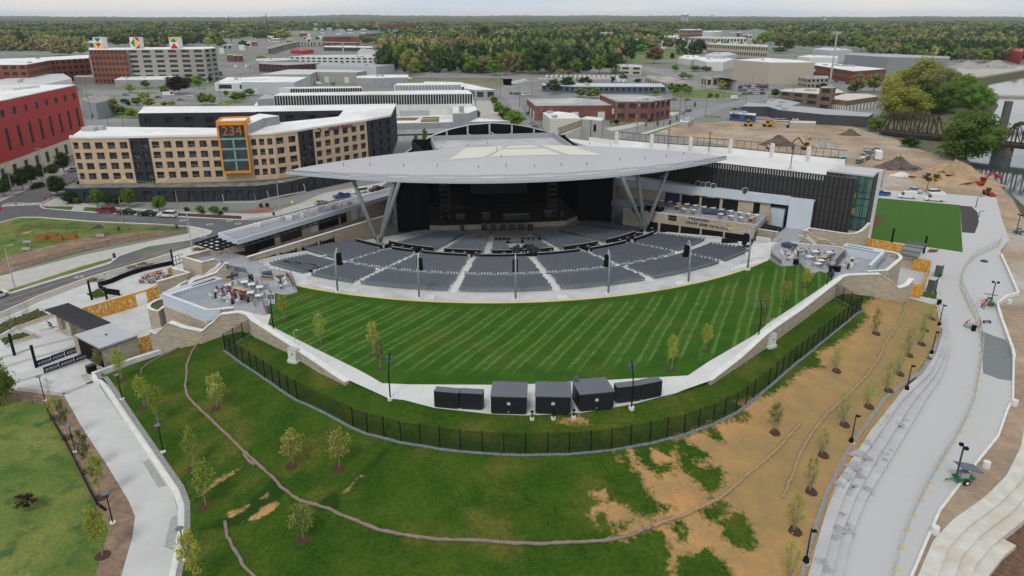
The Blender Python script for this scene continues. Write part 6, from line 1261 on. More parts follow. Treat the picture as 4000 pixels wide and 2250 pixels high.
 #buildings across the street
def facade(mb,a,b,z0,z1,holes,dep=.5):
 """wall face from a to b (plan) with rectangular openings (s0, s1, z0, z1) and their reveals"""
 a=Vector((a[0],a[1],0));b=Vector((b[0],b[1],0));d=b-a;n=Vector((-d.y,d.x,0)).normalized()*dep
 us=sorted({0.0,1.0}|{h[0]for h in holes}|{h[1]for h in holes});zs=sorted({z0,z1}|{h[2]for h in holes}|{h[3]for h in holes})
 pt=lambda u,z,o=0:tuple(a+d*u+n*o+Vector((0,0,z)))
 for i in range(len(us)-1):
  for j in range(len(zs)-1):
   cu,cz=(us[i]+us[i+1])/2,(zs[j]+zs[j+1])/2
   if any(h[0]<cu<h[1]and h[2]<cz<h[3]for h in holes):continue
   mb.add([pt(us[i],zs[j]),pt(us[i+1],zs[j]),pt(us[i+1],zs[j+1]),pt(us[i],zs[j+1])],[(0,1,2,3)])
 for u0,u1,y0,y1 in holes:
  for q in((u0,y0,u1,y0),(u1,y0,u1,y1),(u1,y1,u0,y1),(u0,y1,u0,y0)):
   mb.add([pt(q[0],q[1]),pt(q[0],q[1],1),pt(q[2],q[3],1),pt(q[2],q[3])],[(0,1,2,3)])
 return a,d,n
class Windows:
 """window parts of one building: the first 100 are objects of their own, the rest one stuff part"""
 def __init__(s,parent,m,cap=100,frame=True):s.p=parent;s.m=m;s.cap=cap;s.k=0;s.me={};s.rest=MB().mat(m);s.frame=frame
 def add(s,c,w_,h,rz,name='window',kind=0):
  s.k+=1
  if s.k>s.cap:s.rest.box((c[0],c[1],c[2]),(w_,.06,h),rz);return
  key=(round(w_,1),round(h,1),name,kind)
  if key not in s.me:
   mb=MB().mat(s.m).box((0,0,0),(w_,.06,h))
   if s.frame and w_>1:mb.mat(dark_grey).box((0,-.05,0),(.07,.05,h))
   if kind==1:mb.mat(M('curtain',(.14,.14,.13))).box((w_*.2,-.06,-h*.38),(w_*.4,.04,h*.2))
   if kind==2:mb.mat(M('blind',(.07,.08,.085))).box((-w_*.2,-.06,0),(w_*.45,.04,h*.95))
   s.me[key]=mb.mesh(name)
   if kind==1:s.rm=s.__dict__.get('rm')or{};s.rm[key]=MB().mat(steel).box((0,-.4,-h*.12),(w_,.04,.06)).mesh('railing')
  o=bpy.data.objects.new(name,s.me[key]);link(o,s.p);o.location=Vector(c)-s.p.location;o.rotation_euler.z=rz
  if kind==1:link(bpy.data.objects.new('railing',s.rm[key]),o)
 def done(s):
  if s.rest.v:o=part(s.rest,'window',s.p);o['kind']='stuff'
tanb=M('tan_brick',(.60,.45,.31),(.53,.39,.26),.9,.9,c3=(.48,.34,.22),s3=2.0);charb=M('charcoal_brick',(.035,.037,.045),(.028,.03,.037),1,.8)
ZT,ZP=19.0,4.6
cor=[W(t,x,y,ZT)for t,x,y in(('B0',715,82),('B0',702,95),('B0',790,98),('B0',1290,92),('B0',1490,88),('B0',2210,75),('B0',2500,66),('B1',170,55),('B1',415,28),('B1',570,0),('A1',1108,1210),('A1',1350,1165),('A1',1408,1052))]
back=[W(t,x,y,ZT)for t,x,y in(('A1',0,1075),('A0',1440,1080),('A0',1385,1138),('A0',2200,1130),('A0',2576,1125),('A1',0,1122),('A1',880,1108),('A1',830,1170),('A1',250,1230),('A1',0,1275),('A0',2200,1285),('A0',1120,1275),('A0',850,1275))]
ap=thing('apartment_building','large curved tan and charcoal brick apartment block with an orange framed glass tower','apartment building',(cor[4].x,cor[4].y,0))
kinds=[tanb,tanb,tanb,charb,tanb,tanb,tanb,tanb,charb,tanb,charb,charb];ncol=[0,1,4,2,6,0,3,2,2,6,3,5]
win=Windows(ap,glass);walls={}
for i in range(len(cor)-1):
 a,b=cor[i],cor[i+1];L_=(b-a).length;n=ncol[i];holes=[];ww=min(2.7,L_/max(n,1)*.62)
 for f in range(4):
  z0=ZP+1.0+f*3.25
  for k in range(n):c=(k+.5)/n;holes.append((c-ww/2/L_,c+ww/2/L_,z0,z0+2.15))
 mb=MB().mat(kinds[i]);walls[i]=mb;A__,D__,N__=facade(mb,a,b,ZP-.6,ZT-.1,holes,.55);rz=math.atan2(D__.y,D__.x)
 for j,h in enumerate(holes):
  c=A__+D__*(h[0]+h[1])/2+N__*1.0;win.add((c.x,c.y,(h[2]+h[3])/2),ww,h[3]-h[2],rz,kind=(j*7+i)%3)
for k,mb in walls.items():part(mb,'brick_wall' if kinds[k]is tanb else 'charcoal_wall',ap)
cy=[back[i]for i in(2,3,4,5,6)]
mb=MB().mat(charb)
for a,b in zip(cy,cy[1:]):
 L_=(b-a).length;n=max(1,int(L_/7));holes=[((k+.5)/n-1.6/L_,(k+.5)/n+1.6/L_,z,z+2.3)for k in range(n)for z in(15.0,11.5)]
 A__,D__,N__=facade(mb,a,b,4,ZT-.1,holes);rz=math.atan2(D__.y,D__.x)
 for h in holes:c=A__+D__*(h[0]+h[1])/2+N__;win.add((c.x,c.y,(h[2]+h[3])/2),3.2,2.3,rz,kind=2)
part(mb,'courtyard_wall',ap);win.done()
mb=MB().mat(grey_wall).wall([back[2]+Vector((0,.3,0)),back[1],back[0]],0,ZT-.1,.4).wall([cor[0],back[-1]+Vector((0,4,0))],0,ZT-.1,.3);part(mb,'rear_wall',ap)
roofp=[(p.x,p.y)for p in cor]+[(back[0].x,back[0].y),(back[1].x,back[1].y)]+[(back[k].x,back[k].y)for k in(2,3,4,5,6,7,8,9,10,11)]+[(back[12].x,back[12].y+1)]
rfo=drape('roof',roofp,white,off=ZT-.05);rfo.parent=ap;rfo.location=-ap.location
part(MB().mat(white).wall(cor+back[:2],[ZT-.3]*15,[ZT+.35]*15,.45),'parapet',ap)
pod=[W(t,x,y,ZP)for t,x,y in(('B0',790,505),('B0',640,590),('B0',650,610),('B0',800,612),('B0',930,605),('B0',1400,600),('B0',2000,598),('B0',2576,585),('B1',300,550),('B1',600,480),('B1',1000,400),('B1',1400,300))]
mb=MB().mat(charb)
swin=Windows(ap,glass,40,False)
for i,(a,b)in enumerate(zip(pod,pod[1:])):
 L_=(b-a).length;n=[0,0,1,1,0,4,5,5,4,4,4][i]if i<11 else 0;holes=[((k+.5)/n-.3/n,(k+.5)/n+.3/n,.4,3.4)for k in range(n)]
 A__,D__,N__=facade(mb,a,b,0,ZP+.1,holes,.4);rz=math.atan2(D__.y,D__.x)
 for h in holes:c=A__+D__*(h[0]+h[1])/2+N__;swin.add((c.x,c.y,1.9),L_*.6/n,3.0,rz,'shop_window')
swin.done();part(mb,'podium_wall',ap)
inner=[p+Vector((0,7,0))for p in pod];mb=MB().mat(M('terrace_green',(.10,.11,.07),(.22,.22,.21),.4))
o=drape('podium_roof',pod+inner[::-1],MATS['terrace_green'],off=ZP-.1);o.parent=ap;o.location=-ap.location
TW=[cor[5]+Vector((0,-1.3,4.65)),cor[6]+Vector((0,-1.3,4.65))];dx=(TW[1]-TW[0]);bkv=Vector((-dx.y,dx.x,0)).normalized()*11;org=M('orange_panel',(.72,.26,.03),(.66,.235,.028),.6,.5)
def twp(s,o=0):return TW[0].lerp(TW[1],s)+bkv*o
part(MB().mat(org).wall([twp(0),twp(.06)],6.9,23.65,.8).wall([twp(.94),twp(1)],6.9,23.65,.8).wall([twp(.06),twp(.94)],22.3,23.65,.78).wall([twp(.06),twp(.94)],6.9,7.7,.78),'orange_frame',ap)
part(MB().mat(org).wall([twp(0),twp(0,1)],17,23.6,.3).wall([twp(1),twp(1,1)],17,23.6,.3).wall([twp(0,1),twp(1,1)],17,23.6,.3),'orange_side',ap);part(MB().mat(white).prism([twp(0),twp(1),twp(1,1),twp(0,1)],22.9,23.1),'tower_roof',ap)
part(MB().mat(M('tower_glass',(.02,.035,.045),(.05,.075,.08),.4,.12,spec=.6)).wall([twp(.05),twp(.95)],7.6,22.4,.3),'glass_wall',ap);mb=MB().mat(M('teal_band',(.22,.38,.33)))
for z in(17.7,14.5,10.9):mb.wall([twp(.06,-.02),twp(.94,-.02)],z,z+.6,.12)
mb.wall([twp(.47,-.02),twp(.53,-.02)],7.7,17.7,.12);part(mb,'teal_bands',ap);a_=math.atan2(dx.y,dx.x);q=twp(.5,-.03)-ap.location;text('234',4.2,M('copper_number',(.50,.15,.04)),(q.x,q.y,20.4),a_,ap,ext=.04)
part(MB().mat(grey_wall).prism([twp(1.02,.2),W('F6',2200,320,21.8),W('F6',2525,270,21.8),W('F6',2130,228,21.8),twp(.6,1.6)],18,21.8),'penthouse',ap);part(MB().mat(white).prism([twp(1.02,.2),W('F6',2200,320,21.9),W('F6',2525,270,21.9),W('F6',2130,228,21.9),twp(.6,1.6)],21.802,21.95),'penthouse_roof',ap)
a,b=cor[9],cor[10];d_=b-a;q=a.lerp(b,.5)+Vector((d_.y,-d_.x,0)).normalized()*.2-ap.location;purp=M('sign_purple',(.25,.03,.16));text('planet fitness',1.9,purp,(q.x,q.y,18.0),math.atan2(d_.y,d_.x),ap,ext=.08,sx=1.1)
q=a.lerp(b,.10)+Vector((d_.y,-d_.x,0)).normalized()*.2;mb=MB().mat(black).tube([(q.x,q.y,17.9),(q.x,q.y-.15,17.9)],[.75,.75],16);mb.mat(M('sign_gold',(.5,.35,.04))).tube([(q.x,q.y-.16,17.9),(q.x,q.y-.22,17.9)],[.4,.4],12);part(mb,'round_sign',ap)
mb=MB().mat(M('warm_bulb',(1,.62,.25),emis=1.5))
for seg in(((1160,540),(1250,492)),((1250,492),(1340,540)),((1360,530),(1560,540)),((1570,545),(1700,490))):
 for k in range(9):s=k/8;p=W('B0',seg[0][0]+(seg[1][0]-seg[0][0])*s,seg[0][1]+(seg[1][1]-seg[0][1])*s+10*math.sin(math.pi*s),ZP+2.2);mb.box(p,(.09,.09,.09))
tag(mb.build('string_lights'),'string of warm bulbs hung over the apartment terrace','string lights')
for l,s in(([('B0',2255,750,3.4),('B0',2576,745,3.4),('B1',0,745,3.4),('B1',130,710,3.4),('B1',500,640,3.4)],'long'),):
 P=[W(*q)for q in l];t=thing('entrance_canopy','pale steel entrance canopy hung on rods along the charcoal podium','canopy',P[0]);part(MB().mat(steel).wall(P,3.3,3.5,.5),'edge_beam',t);mb=MB().mat(steel)
 for p in P:mb.beam(p,p+Vector((-1,2.0,2.0)),.1)
 part(mb,'hanger_rod',t);Q=[p+Vector((-.5,2,0))for p in P];part(MB().mat(M('clear_panel')).add([tuple(p)for p in P]+[tuple(p)for p in Q],[(i,i+1,len(P)+i+1,len(P)+i)for i in range(len(P)-1)]),'glass_panel',t)
for x,y,w_ in((960,1290,3),(450*2.0,1300,2),(350,1070+5,1.5)):
 p=W('A0',x,y,ZT+.5);part(MB().mat(grey_roof).box((p.x,p.y,ZT+.6),(w_*2,2.5,1.3)),'rooftop_unit',ap)
RA,RB=Vector((-187.8,322.2,0)),Vector((-177.2,246.9,0));RC_=RB+(RB-RA)*.9;t=thing('red_building','big crimson office block with a cream ground floor at the left edge','building',RA)
rw_=Windows(t,glass);crim=M('crimson_wall',(.46,.055,.055),(.42,.05,.05),.5,.7);creamw=M('cream_wall',(.66,.60,.48),(.60,.55,.44),.5,.8)
a,b=RC_,RA;L_=(b-a).length;mb=MB().mat(crim);n=17;holes=[]
for k in range(n):c=(k+.5)/n;u=1.5/L_;holes+=[(c-u,c+u,21.5,23.9),(c-u*.8,c+u*.8,9.8,17.6)]
A__,D__,N__=facade(mb,a,b,6.55,26.8,holes,.35);rz=math.atan2(D__.y,D__.x);part(mb,'crimson_wall',t)
for h in sorted(holes,key=lambda h:-h[0]):c=A__+D__*(h[0]+h[1])/2+N__;rw_.add((c.x,c.y,(h[2]+h[3])/2),(h[1]-h[0])*L_,h[3]-h[2],rz,kind=0)
mb=MB().mat(creamw);holes=[((k+.5)/n-1.5/L_,(k+.5)/n+1.5/L_,.8,5.0)for k in range(n)];A__,D__,N__=facade(mb,a,b,0,6.55,holes,.35);part(mb,'cream_wall',t)
for h in sorted(holes,key=lambda h:-h[0]):c=A__+D__*(h[0]+h[1])/2+N__;rw_.add((c.x,c.y,2.9),3.0,4.2,rz)
rw_.done();part(MB().mat(crim).wall([RA,RA+Vector((-60,0,0))],0,26.8,.3),'end_wall',t);part(MB().mat(white).prism([RA,RA+Vector((-60,0,0)),RC_+Vector((-60,0,0)),RC_],26.802,27.1),'roof',t)
part(MB().mat(offwhite).prism([RA+Vector(v)for v in((-8,-12,0),(-30,-10,0),(-32,-24,0),(-10,-26,0))],27.102,27.9),'roof_hatch',t)
#the city behind
def bld(label,t,q,h,wall,roof=white,win=None,nm='warehouse',cat='building',par=0,extra=None,door=None):
 """flat-roofed building from its roof corners in the photo; win = (columns, rows) on the walls facing the camera"""
 P=[W(t,x,y,h)if not isinstance(x,str)else None for x,y in q]
 if sum(P[i].x*P[(i+1)%len(P)].y-P[(i+1)%len(P)].x*P[i].y for i in range(len(P)))<0:P=P[::-1]
 th_=thing(nm,label,cat,(P[0].x,P[0].y,0));mb=MB().mat(wall);wd=Windows(th_,glass,100,False);n=len(P)
 for i in range(n):
  a,b=P[i],P[(i+1)%n];d=b-a;L_=d.length;front=-d.x*0+(d.x*a.y-d.y*a.x)>0;holes=[]
  if win and front and L_>6:
   nc=max(1,round(win[0]*L_/60));fh=h/win[1]
   holes=[((k+.5)/nc-.31/nc,(k+.5)/nc+.31/nc,f*fh+fh*.3,f*fh+fh*.82)for k in range(nc)for f in range(win[1])]
  A,D,Nn=facade(mb,a,b,0,h-.12,holes,.35);rz=math.atan2(D.y,D.x)
  for u in holes:c=A+D*(u[0]+u[1])/2+Nn*.9;wd.add((c.x,c.y,(u[2]+u[3])/2),(u[1]-u[0])*L_,u[3]-u[2],rz)
  if door and front and L_>8:
   for k in range(door):c=A+D*((k+.5)/door)-Nn*.2;part(MB().mat(offwhite).box((c.x,c.y,h*.28),(min(4,L_/door*.6),.2,h*.55),rz),'dock_door',th_)
 part(mb,'wall',th_);wd.done();ro=part(MB().mat(roof).prism(P,h-.118,h),'roof',th_)
 if par:part(MB().mat(roof if par==1 else wall).wall(P+[P[0]],h-.3,h+.8,.35),'parapet',ro)
 rr=random.Random(int(P[0].x));cx=sum((p.x for p in P))/n;cy_=sum((p.y for p in P))/n
 for k in range(extra or 0):
  p=P[rr.randrange(n)].lerp(Vector((cx,cy_,h)),rr.uniform(.3,.95));part(MB().mat(grey_roof).box((p.x,p.y,h+.6),(rr.uniform(1.5,3.5),rr.uniform(1.5,3),1.3),rr.uniform(0,1)),'roof_unit',ro)
 return th_
gconc=M('grid_concrete',(.36,.34,.30),(.31,.29,.26),.2,.9);lgw=M('light_metal',(.48,.51,.54),(.43,.46,.49),.2,.6);mroof=stripes_mat('metal_roof',(.36,.38,.39),(.31,.33,.34),1.2,'X',.2,.6)
silver=M('silver_roof',(.55,.56,.56),(.47,.48,.48),.1,.6);tanroof=M('gravel_roof',(.34,.31,.28),(.29,.27,.25),.1,.9,c3=(.42,.40,.37),s3=.08);oldroof=M('worn_roof',(.40,.40,.40),(.24,.235,.23),.12,.8,c3=(.52,.52,.51),s3=.06)
m1=bld('tall red brick mill with rows of small windows, left half of the long factory','A0',[(893,500),(1262,500),(1262,478),(893,480)],28,M('mill_brick',(.25,.09,.055),(.20,.07,.045),.1),white,(17,6),'brick_mill')
m2=bld('tall grey concrete frame factory with seven floors of wide windows at the upper left','A0',[(1264,498),(2052,492),(2172,482),(2140,470),(1264,478)],28,gconc,white,(6,7),'concrete_factory')
bld('lower brick and stone mill wing with a white roof at the far left edge','A0',[(0,652),(260,650),(500,606),(600,600),(893,585),(893,550),(400,578),(-200,600),(-200,655)],19,M('mill_brick'),white,(11,4),'brick_mill',extra=2)
for i,(x,tris,lab)in enumerate(((965,((-1,1,0),(1,1,1)),'left'),(1335,((0,1,2),(1,1,3)),'middle'),(1732,((2,2,1),(1,1,0)),'right'))):
 p=W('A0',x,492,28);s=8;t=thing('rooftop_cube','rooftop cube painted with coloured triangles, %s one of three'%lab,'rooftop sign',(p.x,p.y+9,28));MB().mat(offwhite).box((0,0,s/1.7),(s,s,s*1.15)).build('cube',t);H=s*1.15;g=M('sign_green',(.02,.20,.05));r=M('sign_red',(.5,.03,.03));y=M('sign_yellow',(.7,.5,.05));f=-s/2-.06
 T={0:[(g,(-3,H-.4),(3,H-.4),(0,H*.55)),(r,(-3,H*.5),(3,H*.5),(0,.6)),(y,(-s/2,0),(0,0),(-s/2,H*.45)),(y,(0,0),(s/2,0),(s/2,H*.45))],1:[(g,(-3.2,H/2),(0,H-.7),(0,.7)),(y,(0,H-.7),(3.2,H/2),(0,.7)),(r,(0,H),(s/2,H),(s/2,H*.55)),(r,(0,0),(s/2,0),(s/2,H*.45))],2:[(y,(-s/2,H*.6),(-s/2,H),(0,H)),(y,(0,H),(s/2,H),(s/2,H*.6)),(g,(-3,H*.6),(3,H*.6),(0,H-.4)),(r,(-3.6,0),(3.6,0),(0,H*.52))]}[i]
 mb=MB()
 for m,a,b,c in T:mb.mat(m).add([(a[0],f,a[1]),(b[0],f,b[1]),(c[0],f,c[1])],[(0,1,2)])
 mb.build('painted_triangles',t)
LB=[('long blue shed roofed warehouse behind the mill at the upper left','A0',[(530,432),(960,432),(960,408),(560,412)],8,M('blue_wall',(.06,.11,.25)),silver),('large white barn like store with gabled roofs at the left edge','A0',[(0,800),(380,745),(640,740),(720,790),(360,870),(0,880),(-150,830)],9,white,silver),('long low grey building with a white roof in front of the concrete factory','A0',[(1150,802),(1660,800),(1830,762),(1230,768)],6,grey_wall,white),('thin white roofed shed in front of the brick mill','A0',[(1058,768),(1460,765),(1455,748),(1075,750)],6,dark_grey,white),('low grey garage with a pale roof beside the thin white shed','A0',[(740,772),(1010,772),(1050,762),(780,758)],6,M('garage_tan',(.24,.22,.20)),silver),('white store with a red stripe beside the grass strip','A0',[(2158,836),(2576,838),(2576,788),(2290,775)],6,offwhite,white,(4,1)),('grey shed with a brown hipped roof right of the red building','A0',[(835,1012),(960,1040),(1160,990),(1010,945),(820,985)],9,M('bluegrey_wall',(.27,.29,.32)),M('brown_roof',(.30,.27,.245))),('long silver roofed hall with pale blue walls in front of the wooded bluff','A1',[(612,660),(1205,672),(1392,650),(1310,632),(660,634)],8,lgw,mroof),('broad grey walled depot with a pale roof left of the silver hall','A1',[(35,750),(545,748),(605,722),(1010,728),(1115,712),(900,702),(330,698)],9,M('depot_wall',(.36,.35,.32)),silver,None,2),('white roofed grey hall above the courtyard wing of the apartment block','A1',[(-150,825),(385,828),(512,775),(100,768),(-150,780)],9,lgw,white,None,2),('low white roofed shed on the depot yard','A1',[(1012,782),(1180,785),(1530,778),(1530,752),(1200,752),(1015,764)],7,grey_wall,white),('long off white terrace of workshops with small windows','A1',[(335,570),(660,575),(1180,580),(1250,560),(1240,545),(500,556)],7,offwhite,silver,(8,2)),('dark brown brick shop building with cream window bays','A1',[(25,640),(310,655),(600,640),(590,622),(40,622)],8,brick_dark,tanroof,(9,2)),('pale roofed warehouse behind the dark brick shop','A1',[(0,610),(130,615),(420,600),(300,582),(0,590)],9,grey_wall,silver),('low grey roofed building with a white gable near the bluff','A1',[(1020,520),(1255,522),(1270,500),(1060,485)],6,offwhite,grey_roof),('dark open sided depot under a white roof','A1',[(680,472),(1040,478),(1310,480),(1310,470),(900,460),(690,462)],6,dark_grey,white),('low crimson building by the viaduct','A1',[(348,505),(470,512),(578,500),(560,492),(370,495)],5,red_paint,red_paint),('huge maroon windowless block near the horizon','A1',[(1262,240),(1385,245),(1598,243),(1590,239),(1270,237)],24,M('maroon_wall',(.22,.045,.05)),M('maroon_wall')),('long brick hall with a teal roof beyond the viaduct','A1',[(665,372),(940,365),(1040,372),(960,340),(710,352)],16,M('mill_brick'),M('teal_roof',(.12,.20,.20))),('second brick hall with a teal roof right of the first','A1',[(1110,345),(1260,330),(1460,318),(1410,298),(1170,312)],16,M('mill_brick'),M('teal_roof')),('pale office block on the bluff with a row of dark windows','A1',[(1530,352),(1700,360),(1880,352),(1850,344),(1600,345)],14,offwhite,silver,(10,2)),('dark brick flats on top of the bluff','A1',[(1720,322),(2005,320),(2000,315),(1740,315)],12,brick_dark,silver,(12,2)),('dark walled building with a white roof edge standing on the bluff','A1',[(2255,540),(2576,540),(2576,528),(2270,528)],7,M('dark_band',(.03,.03,.035)),white),('white building with a red stripe at the bend behind the market hall','A1',[(1680,845),(1900,860),(2205,905),(2412,903),(2060,828),(1900,822),(1690,820)],7,grey_wall,white,(8,1)),('long low school like building with a pale flat roof and blue windows','A2',[(300,855),(640,870),(1550,872),(1500,840),(1190,838),(310,838)],5,M('blue_band',(.10,.13,.18)),silver,(14,1)),('grey roofed wing behind the long low school building','A2',[(250,800),(640,802),(1000,800),(1000,785),(270,785)],5,grey_wall,tanroof),('single storey brick works with a stained flat roof and garage doors','A2',[(148,992),(236,1064),(1035,1058),(885,1000),(620,985)],8,brick,oldroof,None,3),('two storey brick works with a white sign board facing the street','A2',[(885,950),(1045,1020),(1395,1022),(1597,992),(1300,955)],11,brick,oldroof,(11,2)),('bright white shed with a folded roof behind the stage','A2',[(310,1132),(385,1195),(640,1190),(700,1195),(620,1140),(470,1122)],8,M('cream_shed',(.60,.58,.52)),white),('cream two storey block at the foot of the bluff','A2',[(1035,652),(1090,668),(1308,672),(1305,655),(1150,645)],8,M('cream_block',(.50,.47,.38)),silver,(5,2)),('low tan building with a brown roof beside the bus depot trees','A2',[(1340,775),(1560,835),(1785,832),(1600,770),(1370,758)],6,tan_wall,tanroof,(9,1)),('low beige building with tall narrow bays beside the yard','A2',[(1905,772),(1960,782),(2190,790),(2262,812),(2100,770),(1950,765)],8,tan_wall,tanroof,(14,1)),('long pale mill with four floors of windows at the right of the bluff','A2',[(1965,440),(2250,455),(2576,470),(2576,452),(2300,440),(1990,432)],20,M('mill_tan',(.46,.41,.31)),silver,(16,3)),('open concrete parking structure with three decks on the right of the town','A2',[(1780,372),(2000,382),(2362,384),(2340,372),(1900,368)],22,offwhite,silver,(12,3)),('pinkish brick town block under the big water tower','A2',[(1688,300),(1780,304),(1915,300),(1905,292),(1700,292)],24,M('pink_brick',(.32,.20,.17)),silver,(10,3)),('white low building right of the pinkish town block','A2',[(1925,318),(2020,322),(2112,316),(2100,310),(1930,312)],15,offwhite,white),('pale hall with a big low hipped white roof','A2',[(1835,590),(1960,625),(2130,625),(2235,592),(2110,575),(1900,572)],9,offwhite,white),('grey pyramid roofed hall behind the hipped one','A2',[(1940,552),(2110,562),(2265,548),(2180,525),(2040,525)],12,lgw,silver),('white flat roofed annex left of the hipped hall','A2',[(1672,580),(1800,600),(1900,588),(1880,560),(1740,552)],7,offwhite,white),('very large tan hall with a bright white roof','A2',[(2232,600),(2576+20,628),(3050,628),(2900,605),(2576,583)],18,M('hall_tan',(.46,.40,.33),(.43,.37,.31)),white),('dark brick lean to hall along the foot of the large tan hall','A3',[(-160,712),(470,718),(480,700),(200,686),(-160,690)],10,brick_dark,grey_roof,(6,1)),('long red brick factory whose white roof is crowded with vents','A3',[(472,655),(860,716),(1190,692),(900,665),(600,630),(480,632)],11,M('mill_brick'),white,(22,2),None,14),('immense long grey metal hall at the right in front of the woods','A3',[(775,548),(1220,575),(1830,585),(1832,570),(1300,545),(840,534)],17,M('grey_metal',(.26,.27,.28)),mroof),('smaller grey metal hall left of the immense one','A3',[(455,492),(620,508),(850,500),(745,484),(560,476)],14,lgw,silver),('low bright white hall behind the tall mast','A3',[(300,568),(420,578),(705,582),(700,565),(420,552)],9,offwhite,white),('small unfinished concrete frame building near the tall mast','A3',[(308,775),(400,790),(612,786),(600,762),(380,758)],8,gconc,tanroof,(16,2)),('brown brick office with grouped windows behind the dark long shed','A3',[(120,915),(240,925),(520,945),(775,930),(700,895),(400,885),(170,895)],8,brick_brown,M('cream_roof',(.60,.56,.48)),(8,2),None,3),('square brown brick tower rising from the brown office','A3',[(523,878),(660,884),(686,874),(560,868)],14,brick_brown,M('cream_roof'),(3,3)),('brown brick depot with a row of white dock doors','A3',[(603,990),(800,1012),(1112,968),(1000,945),(770,940)],7,brick_brown,M('cream_roof'),None,9),('grey roofed shed left of the brown brick office','A3',[(-20,1040),(200,1075),(330,1032),(130,995),(0,1000)],5,grey_wall,mroof),('very long dark grey shed beside the railway','A3',[(-260,1068),(0,1072),(110,1105),(560,1150),(1010,1172),(1062,1138),(200,1060),(-200,1030)],5.5,dark_grey,mroof),('red roofed building on the far right bank','A3',[(2400,490),(2560,525),(2576,500),(2450,475)],14,red_paint,M('orange_roof',(.45,.10,.06))),('cream site cabin with a flat roof beside the timber stacks','A2',[(1685,1225),(1770,1230),(1830,1192),(1700,1200)],3.2,M('cabin_cream',(.40,.38,.32)),offwhite),('long blue site office trailer beside the construction yard','A2',[(2192,1138),(2450,1160),(2458,1142),(2200,1122)],4,M('trailer_blue',(.04,.10,.25)),offwhite,(10,1)),('cream shipping container on the construction yard','A3',[(220,1232),(480,1238),(485,1220),(230,1212)],3,M('cabin_cream'),M('cream_roof'))]
for r in LB:bld(*r[:6],win=r[6]if len(r)>6 else None,door=r[7]if len(r)>7 else None,extra=r[8]if len(r)>8 else(2 if len(r)<8 else 0))
mk=thing('market_hall','long market hall with stepped glass clerestory bands and green roof beds behind the apartments','market hall',W('A1',1000,1060,0))
def band(q0,q1,back,h0,h1,gm=glass,n=60,base=0):
 a,b=W('A1',*q0,h1),W('A1',*q1,h1);c,d=W('A1',*back[0],h1),W('A1',*back[1],h1);part(MB().mat(gm).wall([a,b],h0,h1-.3,.3),'glass_band',mk);part(MB().mat(white).prism([a,b,d,c],h1-.3,h1),'roof',mk);mb=MB().mat(white)
 for k in range(n+1):p=a.lerp(b,k/n)-Vector((0,.25,0));mb.beam((p.x,p.y,h0),(p.x,p.y,h1-.3),.22)
 part(mb,'mullions',mk);part(MB().mat(offwhite).wall([a,b],base,h0,.34).wall([a,c],base,h1-.3,.3).wall([b,d],base,h1-.3,.3),'wall',mk)
band((180,960),(2178,940),((240,935),(2130,905)),13.5,18.5,n=74);band((345,888),(1065,880),((260,878),(1050,868)),15,18.5,n=30);band((1460,878),(2095,868),((1390,855),(2060,850)),15,18.5,n=26);band((1400,855),(2060,848),((1420,838),(1900,830)),18.5,21,M('pale_glass',(.30,.33,.36)),20)
for x0,x1,y in((440,740,1005),(955,1250,1003),(1462,1755,1000)):
 a,b=W('A1',x0,y,12),W('A1',x1,y,12);part(MB().mat(M('grey_panel',(.20,.215,.24))).wall([a,b],8.6,12.6,.5),'grey_panel',mk)
q=[W('A1',x,y,8.5)for x,y in((-20,1062),(1400,1055),(2000,1050),(2180,1000),(230,1040),(20,1010))];part(MB().mat(white).prism(q,0,8.5),'lower_roof',mk);part(MB().mat(M('side_panel',(.40,.415,.44))).prism([W('A1',x,y,14)for x,y in((10,1000),(225,985),(175,960),(90,950))],0,14),'end_block',mk)
q=[W('A1',x,y,8)for x,y in((1300,1240),(2555,1216),(2140,1180),(2220,1100),(1980,1040),(1400,1050),(1250,1100))];part(MB().mat(white).prism(q,7.0,8),'front_roof',mk)
a,b=W('A1',1300,1245,8.2),W('A1',2560,1216,8.2);part(MB().mat(grey_wall).wall([a,b],5.6,8.2,.5),'fascia',mk);part(MB().mat(M('pale_glass2',(.50,.56,.55),(.42,.47,.47),.4,.2)).wall([a,b],0,5.6,.3),'glass_wall',mk);mb=MB().mat(black);mb.wall([a,b],2.6,3.2,.45);part(mb,'black_band',mk)  # plain black band standing proud of the glass wall
for l in([(1565,1086),(1843,1084),(1843,1112),(1590,1115)],[(1745,1122),(1842,1120),(1842,1155),(1745,1155)],[(1418,1185),(1640,1182),(1600,1208),(1418,1210)],[(1670,1178),(1842,1175),(1842,1188),(1680,1190)],[(1665,1200),(1842,1196),(1842,1222),(1655,1225)],[(1412,1110),(1445,1110),(1445,1160),(1412,1165)]):
 part(MB().mat(M('sedum',(.13,.15,.03),(.22,.16,.07),.5,1)).prism([W('A1',x,y,8.2)for x,y in l],8,8.25),'green_roof',mk)
part(MB().mat(M('silver_box',(.40,.42,.45))).prism([W('A1',x,y,10.5)for x,y in((1448,1120),(1740,1112),(1738,1104),(1450,1108))],8,10.5),'roof_box',mk)
q=[W('A1',x,y,12)for x,y in((1980,1140),(2140,1138),(2225,1105),(2185,1010),(1975,1000))];part(MB().mat(grey_wall).prism(q,0,11.9),'corner_block',mk);part(MB().mat(white).prism(q,11.902,12.1),'corner_roof',mk)
for x,y in((1992,1010),(2130,1012),(2068,1115)):p=W('A1',x,y+20,12);part(MB().mat(grey_roof).box((p.x,p.y,13.6),(2.2,2.2,3)),'roof_vent',mk)
